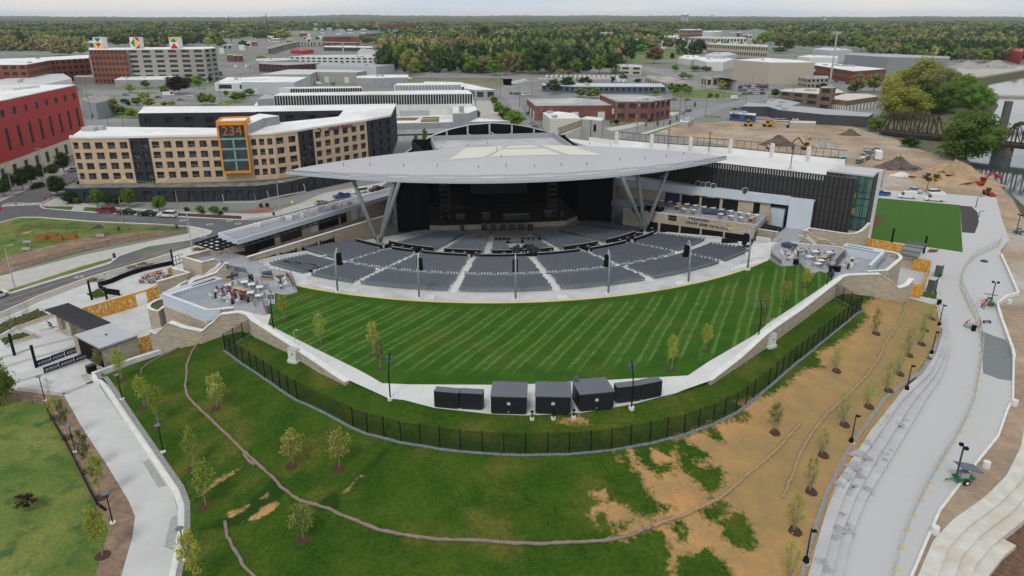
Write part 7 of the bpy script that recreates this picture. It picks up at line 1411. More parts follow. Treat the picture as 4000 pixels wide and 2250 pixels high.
a,b=W('A2',997,1112,5.2),W('A2',1218,1112,5.2);ap_=thing('sign_board','white sign board with red lettering on the two storey brick works','sign',(a+b)/2);ap_.location.y-=4;ap_.location.z=3.2;MB().mat(offwhite).box((0,0,2.0),((b-a).length,.15,3.0)).mat(M('sign_red')).box((0,-.1,2.8),((b-a).length*.7,.05,.5)).mat(M('sign_grey',(.2,.25,.35))).box((0,-.1,1.9),((b-a).length*.45,.05,.35)).box((0,-.1,1.3),((b-a).length*.35,.05,.3)).build('board',ap_)
def house(lab,t,x,y,wd,m,z=8,rz=.3,roofm=dark_grey):
 z-=4;p=W(t,x,y,z);h=thing('gabled_house',lab,'house',(p.x,p.y,0),rz);MB().mat(m).box((0,0,(z+7)/2),(wd,wd*.8,z+7)).build('wall',h);e=wd*.55;d=wd*.45;zt=z+7
 MB().mat(roofm).add([(-e,-d,zt),(e,-d,zt),(e,d,zt),(-e,d,zt),(-e,0,zt+wd*.42),(e,0,zt+wd*.42)],[(0,1,5,4),(2,3,4,5),(0,4,3),(1,2,5),(0,3,2,1)]).build('roof',h)
 for k in(-1,0,1):MB().mat(glass).box((k*wd*.28,-wd*.41,zt-2.5),(1.4,.1,1.8)).build('window',h)
for a in(('white gabled house peeping through the bluff trees, nearest the rail yard','A2',580,575,20,offwhite),('tall white house with a dark roof higher on the bluff','A2',580,465,24,offwhite),('pale grey house on the bluff crest','A2',945,415,26,offwhite,8,.5,grey_roof),('grey roofed cottage at the right end of the bluff','A2',1190,490,22,offwhite,4,.1,grey_roof),('small white house among the trees left of the dark crown on the bluff','A1',2265,500,22,offwhite),('pale house at the left foot of the big dark tree on the bluff','A2',85,490,18,offwhite,6,.2,tanroof),('white house tucked behind the yellow green trees on the bluff','A2',790,430,20,offwhite,8)):house(*a)
rr=random.Random(9);far=[]
for t,x0,x1,y0,y1,n,hh in(('A0',280,760,262,345,4,8),('A0',100,2500,205,255,9,9),('A1',1650,2550,195,290,6,9),('A2',60,1500,200,330,8,9),('A3',300,2500,215,300,5,9),('A1',300,1250,225,262,8,10),('A0',600,1150,375,395,5,9),('A0',1450,1720,370,385,4,9),('A1',0,560,250,400,9,10),('A1',560,1250,262,310,10,12),('A0',2200,2570,400,560,7,8),('A1',100,900,340,470,5,7),('A0',0,560,420,440,3,6),('A3',900,1170,380,400,2,7),('A2',1500,1720,340,420,5,12),('A2',2200,2420,325,365,4,12)):
 for k in range(n):
  x=x0+(x1-x0)*(k+.5)/n+rr.uniform(-10,10);y=rr.uniform(y0,y1);wx=rr.uniform(45,110)if y>300 else rr.uniform(35,80);far.append((t,x,y,wx,hh))
mats_=[(offwhite,white,'white'),(grey_wall,silver,'grey'),(brick,silver,'brick'),(tan_wall,tanroof,'tan'),(offwhite,silver,'pale')]
for i,(t,x,y,wx,hh)in enumerate(far):
 w_,r_,c_=mats_[(i*3+int(x))%5];dy=5;bld('distant %s building'%c_,t,[(x-wx/2,y),(x+wx/2,y),(x+wx/2-8,y-dy),(x-wx/2+8,y-dy)],hh,w_,r_,(8,1)if i%2 else None,'distant_building')
va=[W('A1',x,y,9)for x,y in((120,482),(260,445),(410,417),(600,418),(1020,425))];t=thing('viaduct','long concrete road viaduct on rows of piers left of the bluff','bridge',(va[0].x,va[0].y,0));part(MB().mat(gconc).wall(va,7.4,9,11),'deck',t);pr=None
for a,b in zip(va,va[1:]):
 for k in range(6):
  p=a.lerp(b,(k+.5)/6);o=MB().mat(gconc).box((0,0,3.7),(1.6,8,7.4)).build('pier',t)if pr is None else link(pr.copy(),t);pr=pr or o;o.location=(p.x-t.location.x,p.y-t.location.y,0)
def mast(nm,lab,cat,t,x,y,ytop,r,m,arms=0):
 p=W(t,x,y);z=ztop(p.x,p.y,t,ytop);mb=MB().mat(m).cyl((0,0),r,0,z,8,r*.6)
 if arms:mb.box((0,0,z),(arms,.5,.5)).box((0,0,z-1),(arms*.7,.8,.9))
 tag(mb.build(nm,loc=p),lab,cat)
mast('tall_mast','very tall pale steel mast rising above the brown brick office','mast','A3',618,862,322,.9,steel,9);mast('chimney','slim tan chimney beside the depots left of the bluff','chimney','A1',880,545,430,1.6,tan_wall);mast('silo','short pale silo beyond the viaduct','silo','A1',538,395,335,5,offwhite)
mast('crane_mast','dark crane boom on the far left skyline beside the factory','crane','A0',2330,420,155,1.0,dark_grey);mast('crane_mast','dark crane boom rising left of the viaduct','crane','A1',125,380,140,1.4,dark_grey);mast('radio_mast','pale radio mast on the horizon left of centre','mast','A1',1865,168,75,3,steel);mast('phone_mast','white phone mast with antennas above the far trees','mast','A2',877,225,100,1.6,offwhite,8)
for t,x,y,yt,r,lab in(('A2',1733,240,130,26,'large white fluted water tower on the skyline'),('A2',2015,188,140,34,'smaller pale water tower right of the large one'),('A3',567,228,186,15,'small white legged water tower above the right woods')):
 p=W(t,x,y,0);z=ztop(p.x,p.y,t,yt);r=abs(W(t,x+39,y).x-W(t,x,y).x)*(1 if r==26 else.65 if r==34 else.36);th_=thing('water_tower',lab,'water tower',p);MB().mat(white).tube([(0,0,z*.72),(0,0,z*.78),(0,0,z*.92),(0,0,z)],[r*.8,r,r,r*.55],18).build('tank',th_,True);mb=MB().mat(offwhite)
 for k in range(8):a=k*math.pi/4;mb.cyl((math.cos(a)*r*.8,math.sin(a)*r*.8),r*.09,0,z*.74,6)
 mb.build('legs',th_)
def truss(lab,a,b,h,wd,m,n,top=True):
 d=b-a;L_=d.length;n_=Vector((-d.y,d.x,0)).normalized()*wd/2;t=thing('truss_bridge',lab,'bridge',a);part(MB().mat(m).wall([a,b],a.z-1.4,a.z,wd),'deck',t)
 for s in(-1,1):
  mb=MB().mat(m);o=n_*s;P=[a.lerp(b,k/n)+o for k in range(n+1)];U=[p+Vector((0,0,h))for p in P]
  for k in range(1,n):mb.beam(P[k],U[k],.45)
  mb.beam(P[0],U[1],.7);mb.beam(P[n],U[n-1],.7);mb.beam(U[1],U[n-1],.7);mb.beam(P[0],P[n],.8)
  for k in range(1,n-1):mb.beam(*((U[k],P[k+1])if k<n/2 else(P[k],U[k+1])),.35)
  part(mb,'truss',t)
 mb=MB().mat(m)
 for k in range(1,n):mb.beam(a.lerp(b,k/n)-n_+Vector((0,0,h)),a.lerp(b,k/n)+n_+Vector((0,0,h)),.35)
 part(mb,'cross_bracing',t)
rust=M('dark_rust',(.045,.032,.028),(.07,.05,.04),.5,.8)
ba,bb=W('A3',1150,1310,2),W('A3',1745,1372,2);dbb=bb-ba;truss('dark rusty railway truss bridge span nearest the construction site',ba,bb,9,7,rust,7);truss('dark rusty railway truss bridge span at the right edge of the frame',bb+dbb*.93,bb+dbb*1.95,9,7,rust,7);truss('hidden middle span of the rusty railway bridge behind the leafy trees',bb+dbb*.02,bb+dbb*.91,7,7,rust,6)
for s in(0,.96,1.93):p=bb+dbb*s if s else bb;tag(MB().mat(M('pier_stone',(.16,.14,.13),(.11,.10,.095),.5)).box((p.x,p.y,-1.6),(3,9,4.6),.1).build('bridge_pier'),'stone pier under the railway bridge, %s'%{0:'beside the trees',.96:'below the right-hand span',1.93:'farthest right'}[s],'pier')
ca,cb=W('A3',2000,955,8),W('A3',3300,985,8);t=thing('road_bridge','flat concrete road bridge on round piers crossing the river','bridge',ca);part(MB().mat(gconc).wall([ca,cb],6.2,8.2,9),'deck',t)
p=W('A3',2385,1190,-4);part(MB().mat(M('pier_dark',(.13,.12,.12))).cyl(p,2.3,-5,6.2,14),'pier',t);p2=p+Vector((50,12,0));part(MB().mat(M('pier_dark')).cyl(p2,2.3,-5,6.2,14),'pier',t)
lot=M('car_park',(.23,.225,.22),(.19,.185,.18),.05,.95,c3=(.27,.265,.26),s3=.03);gr3=M('town_grass',(.10,.16,.035),(.15,.18,.06),.1,1);rdm=M('city_road',(.26,.26,.26),(.22,.22,.22),.05,.95);cw=M('pale_walk',(.50,.48,.45))
for nm,m,off,t,q in(('car_park',lot,.004,'A0',[(860,1190),(1390,1190),(1380,1300),(870,1310)]),('car_park',lot,.005,'A0',[(1150,1050),(2300,1050),(2500,940),(1500,900),(1150,980)]),('road',rdm,.010,'A0',[(840,905),(1700,905),(2500,830),(2576,860),(1800,960),(1100,960),(840,940)]),('verge',gr3,.014,'A0',[(1340,930),(1600,925),(1560,940),(1360,945)]),('verge',gr3,.014,'A0',[(1150,1100),(1350,1080),(1370,1180),(870,1180)]),('verge',gr3,.014,'A0',[(2200,1030),(2500,960),(2576,950),(2300,1060)]),('rail_verge',M('rail_scrub',(.13,.14,.05),(.22,.18,.11),.08,1),.004,'A1',[(1380,830),(1560,790),(2576,790),(2576,860),(2200,840),(1600,822)]),('street',rdm,.012,'A2',[(-100,870),(60,1000),(150,1180),(340,1330),(420,1449),(200,1449),(110,1250),(-60,1000),(-160,940)]),('car_park',lot,.004,'A2',[(-100,780),(640,770),(1700,760),(1300,850),(220,940),(-50,980)]),('street',rdm,.016,'A2',[(1000,1380),(1170,1310),(1600,1190),(1750,1130),(2060,1060),(2576,950),(2576,1000),(2110,1100),(1900,1180),(1560,1250),(1300,1330),(1100,1400)]),('sidewalk',cw,.020,'A2',[(940,1290),(1170,1250),(1590,1140),(1600,1125),(1700,1135),(1600,1170),(1180,1290),(1000,1320)]),('sidewalk',cw,.020,'A2',[(1280,1345),(1560,1265),(1690,1225),(1690,1240),(1320,1360)]),('verge',gr3,.024,'A2',[(1320,1362),(1400,1335),(1680,1243),(1685,1255),(1420,1345)]),('verge',gr3,.014,'A2',[(950,1262),(1100,1230),(1230,1232),(1080,1275),(960,1282)]),('verge',gr3,.014,'A2',[(1590,1100),(1700,1105),(1600,1140),(1590,1140)]),('verge',gr3,.014,'A2',[(1930,1165),(2100,1165),(2100,1185),(1950,1180)]),('street',rdm,.010,'A2',[(1330,670),(1600,700),(1800,800),(2050,900),(2400,960),(2576,960),(2576,1000),(2050,950),(1850,900),(1650,800),(1400,720),(1200,660)]),('verge',gr3,.014,'A2',[(1600,905),(2000,900),(2400,965),(2050,990),(1620,985)]),('car_park',lot,.008,'A2',[(1590,1010),(2050,1010),(2000,1060),(1600,1100)]),('park_grass',gr3,.004,'A2',[(1500,490),(1850,520),(1700,590),(1500,600),(1100,640),(1200,480)]),('car_park',lot,.006,'A3',[(-300,800),(300,830),(450,900),(100,950),(-400,960)]),('car_park',lot,.006,'A3',[(640,790),(800,820),(1180,1060),(1100,1150),(820,1110),(1120,1060),(700,880)]),('yard',M('pale_yard',(.45,.42,.36),(.38,.36,.32),.1,1),.006,'A3',[(1850,690),(2576,660),(2576,700),(2080,780),(1900,760)]),('ramp',M('ramp_concrete',(.42,.40,.37),(.37,.355,.33),.1),.014,'A1',[(2210,990),(2330,985),(2400,1020),(2470,1150),(2500,1210),(2240,1200),(2225,1090)]),('car_park',lot,.018,'A2',[(640,1200),(1000,1190),(1500,1150),(1000,1260),(900,1330),(700,1330)])):
 struct(drape(nm,pts(t,q),m,off=off))
struct(drape('rail_track',pts('A1',[(1400,786),(2576,790),(2576,796),(1400,792)]),dark_grey,off=.02));struct(drape('rail_track',pts('A3',[(-200,1190),(900,1265),(1150,1310),(1150,1318),(880,1275),(-200,1200)]),dark_grey,off=.02))
#trees
LEAF={'G':((.12,.225,.03),(.18,.29,.05),'green'),'D':((.038,.085,.02),(.06,.115,.03),'dark green'),'Y':((.33,.36,.09),(.41,.42,.12),'yellow green'),'O':((.19,.21,.075),(.26,.26,.10),'olive'),'R':((.29,.22,.09),(.25,.23,.08),'rusty olive'),'M':((.035,.012,.014),(.05,.02,.02),'dark maroon'),'B':((.19,.165,.13),(.15,.13,.10),'nearly bare grey'),'K':((.38,.44,.07),(.30,.36,.06),'lime green')}
leafm={k:M('leaf_'+v[2].replace(' ','_'),v[0],v[1],1.2,.8,rnd=.28)for k,v in LEAF.items()}
for m in leafm.values():
 nt_=m.node_tree;tb_=N(nt_,'ShaderNodeBsdfTranslucent');ms_=N(nt_,'ShaderNodeMixShader');ms_.inputs[0].default_value=.45;pb_=nt_.nodes['Principled BSDF'];l_=nt_.links.new;l_(pb_.inputs['Base Color'].links[0].from_socket,tb_.inputs[0]);l_(pb_.outputs[0],ms_.inputs[1]);l_(tb_.outputs[0],ms_.inputs[2]);l_(ms_.outputs[0],nt_.nodes['Material Output'].inputs[0])
bark=M('bark',(.12,.095,.075),(.17,.14,.115),3,.9);palebark=M('pale_bark',(.30,.27,.22),(.22,.19,.15),3,.9)
_b=bmesh.new();bmesh.ops.create_icosphere(_b,subdivisions=1,radius=1);ICO=(np.array([v.co[:]for v in _b.verts]),np.array([[v.index for v in f.verts]for f in _b.faces]));_b.free()
def crown_arrays(seed,n,ls,core=.78,nl=9,shape=(1,1,1),lo=.0):
 """unit crown: leaf-sized quads scattered through a cluster of lobes, plus ragged inner masses; spans z 0..1, radius about .5"""
 r=np.random.default_rng(seed);V=[];F=[];L_=[]
 for i in range(nl):
  a=i*2.4+r.uniform(0,.8);h=(i+.5)/nl;rad=.30*math.sin(math.pi*(h*.82+.12))*r.uniform(.7,1.15);L_.append((math.cos(a)*rad,math.sin(a)*rad,.12+.74*h,.24*r.uniform(.75,1.15)*(1-.25*h)))
 L_=np.array(L_)
 if core:
  for x,y,z,q in L_:
   P=ICO[0]*(q*core*r.uniform(.75,1.15,(len(ICO[0]),1)))+(x,y,z);b=sum(map(len,V));V.append(P);F+=[tuple(t+b)for t in ICO[1]]
 k=r.integers(0,nl,n);d=r.normal(size=(n,3));d/=np.linalg.norm(d,axis=1)[:,None];P=L_[k,:3]+d*(L_[k,3]*r.uniform(.55 if core else.1,1.12,n))[:,None]
 u=r.normal(size=(n,3));u/=np.linalg.norm(u,axis=1)[:,None];v=np.cross(u,d+r.normal(size=(n,3))*.4);v/=np.linalg.norm(v,axis=1)[:,None]+1e-9;s=ls*r.uniform(.5,1.2,(n,1));b=sum(map(len,V))
 Q=np.stack([P-u*s-v*s*.6,P+u*s-v*s*.6,P+u*s*.8+v*s*.7,P-u*s*.8+v*s*.6],1).reshape(-1,3);V.append(Q);F+=[(b+4*i,b+4*i+1,b+4*i+2,b+4*i+3)for i in range(n)]
 V=np.concatenate(V);V[:,2]=np.clip(V[:,2],lo,None);return V*shape,F
def crown_mesh(k,*a,**kw):
 V,F=crown_arrays(*a,**kw);me=bpy.data.meshes.new('crown');me.from_pydata(V.tolist(),[],F);me.materials.append(leafm[k]);me.update();return me
CR={}
def get_crown(k,lod,var):
 key=(k,lod,var)
 if key not in CR:
  n,ls,core={0:(420,.055,.80),1:(3200,.022,.62),2:(950,.034,0),3:(620,.026,0)}[lod]
  if k=='B':core=0;n=int(n*.8);ls*=.5
  CR[key]=crown_mesh(k,var*17+lod*5+ord(k),n,ls,core=core,nl=9 if lod!=1 else 15)
 return CR[key]
TRK={}
def get_trunk(kind):
 """unit-height trunk with limbs reaching into the crown"""
 if kind in TRK:return TRK[kind]
 r=random.Random(len(TRK));mb=MB().mat(bark if kind!='pale' else palebark)
 if kind=='multi':
  mb.mat(palebark)
  for i in range(5):a=i*1.3;mb.tube([(0,0,0),(math.cos(a)*.05,math.sin(a)*.05,.35),(math.cos(a)*.13,math.sin(a)*.13,.9)],[.012,.009,.003],5)
 else:
  w_=.022 if kind=='thick' else.011;mb.tube([(0,0,0),(.01,0,.35),(0,.01,.9)],[w_,w_*.75,w_*.2],6)
  for i in range(11):
   a=i*2.4;z=.3+i*.05;l=.26*(1.2-z*.6);mb.tube([(0,0,z),(math.cos(a)*l*.6,math.sin(a)*l*.6,z+.10),(math.cos(a)*l,math.sin(a)*l,z+.24)],[w_*.5,w_*.3,w_*.12],4)
 TRK[kind]=mb.mesh('trunk');return TRK[kind]
TREES=[];PROTO={}
mulch_me=MB().mat(mulch).cyl((0,0),1,-.15,.1,16,.8).mesh('mulch_ring')
def tree(t,x,yb,yt,w,k,lod=0,hf=None,trunk='thick',label=None,bot=.22,ring=0,cat='tree',nm=None):
 p=WH(hf,t,x,yb)if hf else W(t,x,yb);H=max(1.0,ztop(p.x,p.y,t,yt)-p.z);dist=p.y*math.cos(CP)+(CH-p.z)*math.sin(CP);wid=w/TL[t][2]*dist/CF*1.15
 if k=='C':wid*=.9;bot=.06
 if k=='T':bot=.02
 kk={'C':'G','T':'D'}.get(k,k);var=len(TREES)%3;o=thing(nm or{'C':'columnar_tree','T':'conifer_tree','M':'maroon_tree','B':'bare_tree'}.get(k,'leafy_tree'),'',cat,p,random.uniform(0,6));c=link(bpy.data.objects.new('crown',get_crown(kk,lod,var)),o);c.location=(0,0,H*bot);c.scale=(wid,wid,H*(1-bot)*1.02)
 tr=link(bpy.data.objects.new('trunk',get_trunk(trunk)),o);tr.scale=(H*(1 if lod else.9),H*(1 if lod else.9),H*.9)
 if ring:m=link(bpy.data.objects.new('mulch_ring',mulch_me),o);m.scale=(ring,ring,1)
 TREES.append((o,k,H,label));return o
FAR="""A0 1310 935 840 110 Y;A0 1465 890 805 90 G;A0 1650 960 860 90 G;A0 1700 870 770 110 G;A0 1805 945 765 230 M;A0 1900 870 770 90 G;A0 2000 890 755 120 G;A0 1870 740 540 230 Y;A0 2180 790 715 150 G;A0 2110 830 765 60 M;A0 1155 1160 985 130 Y;A0 905 1150 1080 90 G;A0 950 1190 1120 40 T;A0 990 1190 1115 40 T
A0 1050 1170 1110 80 G;A0 1330 1190 1090 120 G;A0 1450 1010 925 140 Y;A0 1500 1080 980 150 Y;A0 1380 1060 980 120 G;A0 1730 1070 1010 100 Y;A0 2050 1060 930 120 G;A0 2130 1060 940 110 G;A0 2280 970 910 60 G;A0 2380 1030 930 120 G;A0 2440 1000 930 110 G;A0 2510 960 890 110 G;A0 1250 1040 990 80 D;A0 1290 1060 1000 60 T
A0 620 870 750 170 B;A0 1230 1150 1070 120 G;A0 1660 1070 1020 80 G;A0 600 560 460 160 O;A0 700 560 480 120 Y;A0 830 550 460 130 G;A0 240 500 320 100 D;A0 80 500 410 80 D;A0 350 500 370 90 G;A0 460 480 360 110 G;A0 1200 480 350 200 G;A0 1310 440 330 170 O;A0 1850 460 320 220 G;A0 1870 470 380 130 D;A0 2100 470 370 90 Y;A0 2230 480 400 110 G;A0 2450 480 400 90 D
B0 45 690 520 150 D;B0 110 640 450 130 D;B0 235 630 400 170 D;B0 325 570 370 170 D;B0 425 530 360 110 D;B0 545 490 360 140 D;B0 650 450 240 150 D;B0 580 690 480 200 D;B0 985 800 600 130 G;B0 1305 800 600 150 G;B0 1610 840 680 140 G;B0 2015 850 780 90 G;B0 2160 860 785 120 G;B0 2270 840 790 70 G;B0 700 760 640 160 D;B0 775 765 695 75 G;B0 1110 790 660 120 D;B0 1190 790 670 110 D
A1 2370 1020 960 60 Y;A1 2400 1060 970 80 G;A1 2440 1160 1020 120 G;A1 2510 1230 1070 150 G;A2 30 1300 1110 220 G;A1 1700 1440 1290 60 C;A1 1610 1449 1350 50 C;A1 2235 1200 1110 50 G;A1 2275 970 930 50 G;A1 200 720 655 130 D;A1 340 700 640 70 G;A1 420 690 630 80 G;A1 740 620 580 30 G;A1 795 625 585 30 G;A1 850 625 570 45 G;A1 915 628 570 45 G;A1 980 628 590 55 G;A1 780 860 830 60 G;A1 430 870 850 40 G
A1 1330 620 470 180 D;A1 1390 640 450 150 G;A1 1550 760 490 210 Y;A1 1460 700 420 170 G;A1 1700 700 500 150 D;A1 1600 480 380 170 G;A1 1760 720 570 200 B;A1 1820 640 450 140 G;A1 1805 450 350 70 T;A1 1960 450 330 130 G;A1 2050 560 380 250 R;A1 2190 560 460 120 G;A1 2290 430 260 160 D;A1 2420 520 390 160 Y;A1 2000 640 510 90 G;A1 2050 700 590 170 Y;A1 2160 740 560 170 G;A1 2300 740 560 200 O;A1 2400 760 600 170 G;A1 2520 760 500 160 O
A1 80 340 240 120 O;A1 270 400 300 220 Y;A1 1100 460 340 160 O;A1 1160 440 360 150 O;A1 1250 470 380 120 O;A1 920 330 275 90 D;A1 620 400 370 50 D;A1 60 640 560 110 O;A1 1280 540 430 110 D;A1 1640 600 480 120 G;A1 1500 560 440 130 D
A2 60 740 520 160 O;A2 280 745 425 320 D;A2 200 430 320 240 R;A2 450 600 440 110 R;A2 450 450 370 110 G;A2 690 560 440 120 Y;A2 700 590 510 110 D;A2 830 560 440 150 G;A2 880 740 560 200 G;A2 1000 740 510 190 D;A2 960 560 440 200 O;A2 1090 560 430 120 G;A2 640 740 590 130 G;A2 490 760 690 90 Y;A2 580 760 700 90 O;A2 1020 745 690 80 Y;A2 1100 760 715 80 G;A2 1200 620 500 90 D
A2 1430 640 460 190 R;A2 1400 500 430 190 O;A2 1580 500 380 120 O;A2 1680 490 380 110 D;A2 1880 540 390 150 D;A2 1610 590 530 50 T;A2 1745 550 480 50 T;A2 1850 480 400 130 O;A2 1300 400 280 330 O;A2 1040 400 290 110 D;A2 530 380 285 120 R;A2 560 400 365 90 Y;A2 740 440 350 120 O;A2 860 410 340 110 D;A2 140 640 430 160 D;A2 370 640 450 150 D;A2 1300 540 440 120 G;A2 520 740 640 90 D;A2 760 740 600 120 D
A2 420 950 790 160 D;A2 560 920 770 160 D;A2 735 880 770 150 D;A2 690 980 880 130 O;A2 800 990 900 120 O;A2 850 990 880 90 G;A2 1120 820 750 90 D;A2 1010 830 770 70 D;A2 1265 835 790 90 D;A2 1600 930 830 90 G;A2 1650 950 870 80 G;A2 1700 930 850 60 G;A2 1770 950 860 110 G;A2 1720 800 720 110 Y;A2 1790 800 740 90 Y;A2 1640 720 650 80 G;A2 2020 880 790 120 Y;A2 2130 900 800 120 Y;A2 1450 960 890 90 G;A2 1840 720 660 130 G;A2 1950 715 665 130 G;A2 2050 520 470 80 D;A2 2390 560 520 90 D
A2 505 1310 1210 60 C;A2 605 1300 1215 55 C;A2 997 1250 1190 40 C;A2 1120 1200 1130 45 C;A2 1050 1260 1200 70 M;A2 1465 1270 1200 35 C;A2 1655 1215 1160 30 C;A2 1345 1300 1210 30 Y;A2 1250 1250 1150 30 Y;A2 1590 1260 1205 30 C;A2 1840 1080 1020 30 C;A2 1990 1000 930 60 G;A2 2060 990 940 50 G
A3 880 930 740 150 R;A3 1060 930 730 150 O;A3 930 920 790 110 Y;A3 530 890 830 130 D;A3 850 930 860 120 D;A3 110 540 470 150 G;A3 760 590 500 50 T;A3 810 580 490 50 T;A3 70 980 890 100 D"""
for e in FAR.replace('\n',';').split(';'):
 t,x,yb,yt,w_,k=e.split();tree(t,*map(float,(x,yb,yt,w_)),k,1 if t=='B0' else 0)
for a in(('A3',1360,1195,870,500,'K'),('A3',1540,960,575,430,'Y'),('A3',1350,930,690,430,'Y'),('A3',1760,1010,690,330,'O'),('A3',1780,1130,830,330,'G'),('A3',2070,1150,830,340,'G'),('A3',1700,1150,1050,200,'D'),('A3',1560,1110,850,330,'D'),('A3',1930,1080,740,360,'G'),('A3',2160,1090,900,240,'G'),('A3',1230,1010,760,240,'Y'),('B3',1420,190,90,200,'D'),('B3',1985,320,-185,640,'G'),('A3',1080,1320,1175,200,'G')):tree(*a,1,bot=.05 if a[1]in(1985,1360)else.1)
edge=[(-100,470),(150,500),(220,530),(450,470),(850,500),(1000,530),(1400,560),(1850,600),(2050,640),(2300,620),(2700,600)];rr=random.Random(21)
for row,(dy,n)in enumerate(((0,24),(-45,20),(-85,18))):
 for i in range(n):
  x=-80+(2650/n)*(i+rr.uniform(.1,.9));y=np.interp(x,[e[0]for e in edge],[e[1]for e in edge])+dy;h=135-row*25+rr.uniform(-20,20);tree('A3',x,y,y-h,rr.uniform(120,170)-row*20,rr.choice('OOOGYDOG'))
LM=[(('A0',1200,500),'the tall mill'),(('A0',2100,600),'the concrete factory'),(('A0',1800,930),'the left car park'),(('A0',960,1050),'the hipped shed'),(('A0',2250,950),'the red striped store'),(('A0',300,450),'the left mill wing'),(('B0',300,600),'the left side street'),(('B0',1200,750),'the apartment podium'),(('B0',2100,800),'the apartment entrance'),(('A1',300,700),'the dark brick shop'),(('A1',900,600),'the off white workshops'),(('A1',1500,650),'the left end of the bluff'),(('A1',2200,650),'the rail line below the bluff'),(('A1',1700,350),'the pale bluff offices'),(('A1',200,350),'the viaduct'),(('A1',2420,1100),'the curved ramp'),(('A1',1650,1400),'the arched screen'),(('A2',300,600),'the big dark bluff tree'),(('A2',600,500),'the white bluff houses'),(('A2',1000,600),'the cream block'),(('A2',1300,400),'the bluff cottage'),(('A2',1700,520),'the grassy park'),(('A2',600,900),'the long low school'),(('A2',1700,900),'the street junction'),(('A2',2080,850),'the beige bay building'),(('A2',1200,1250),'the street beside the brick works'),(('A2',550,1300),'the bright white shed'),(('A2',2200,520),'the long tan mill'),(('A3',100,480),'the white halls'),(('A3',650,480),'the small grey hall'),(('A3',1200,500),'the immense grey hall'),(('A3',1800,560),'the end of the immense hall'),(('A3',2300,580),'the gravel yard'),(('A3',950,850),'the dock door depot'),(('A3',1500,900),'the railway bridge'),(('A3',2000,1250),'the river bank'),(('A3',500,860),'the tall mast')]
LMP=[(np.array(full(*q)),n)for q,n in LM]
def near_lm(p,below=0):
 u=np.array(px_of(p));d=[np.hypot(*((u-q)*(1,1.6)))for q,_ in LMP];i=int(np.argmin(d));dx,dy=u-LMP[i][0]
 return('left of ' if dx<-25 else 'right of ' if dx>25 else 'beyond ' if dy<0 else 'in front of ')+LMP[i][1]
def uniquify(items):
 """items: (object, base label); things left sharing a label get their order from left to right"""
 by={}
 for o,l in items:by.setdefault(l,[]).append(o)
 W_=['leftmost','second from left','third from left','fourth from left','fifth from left','sixth from left','seventh from left','eighth from left','ninth from left']
 for l,os_ in by.items():
  os_.sort(key=lambda o:px_of(o.location)[0])
  for i,o in enumerate(os_):o['label']=l if len(os_)==1 else '%s, %s'%(l,'rightmost' if i==len(os_)-1 else W_[i]if i<9 else 'farther right')
its=[]
for o,k,H,lab in TREES:
 c={'C':'columnar green','T':'dark pointed'}.get(k)or LEAF[k][2];its.append((o,'%s %s tree %s'%('tall' if H>17 else 'small' if H<7 else 'mid sized',c,near_lm(o.location))));o['group']='trees of the town and river bank'
uniquify(its);uniquify([(o,o['label']+' '+near_lm(o.location))for o in bpy.data.objects if o.name.startswith('distant_building')])
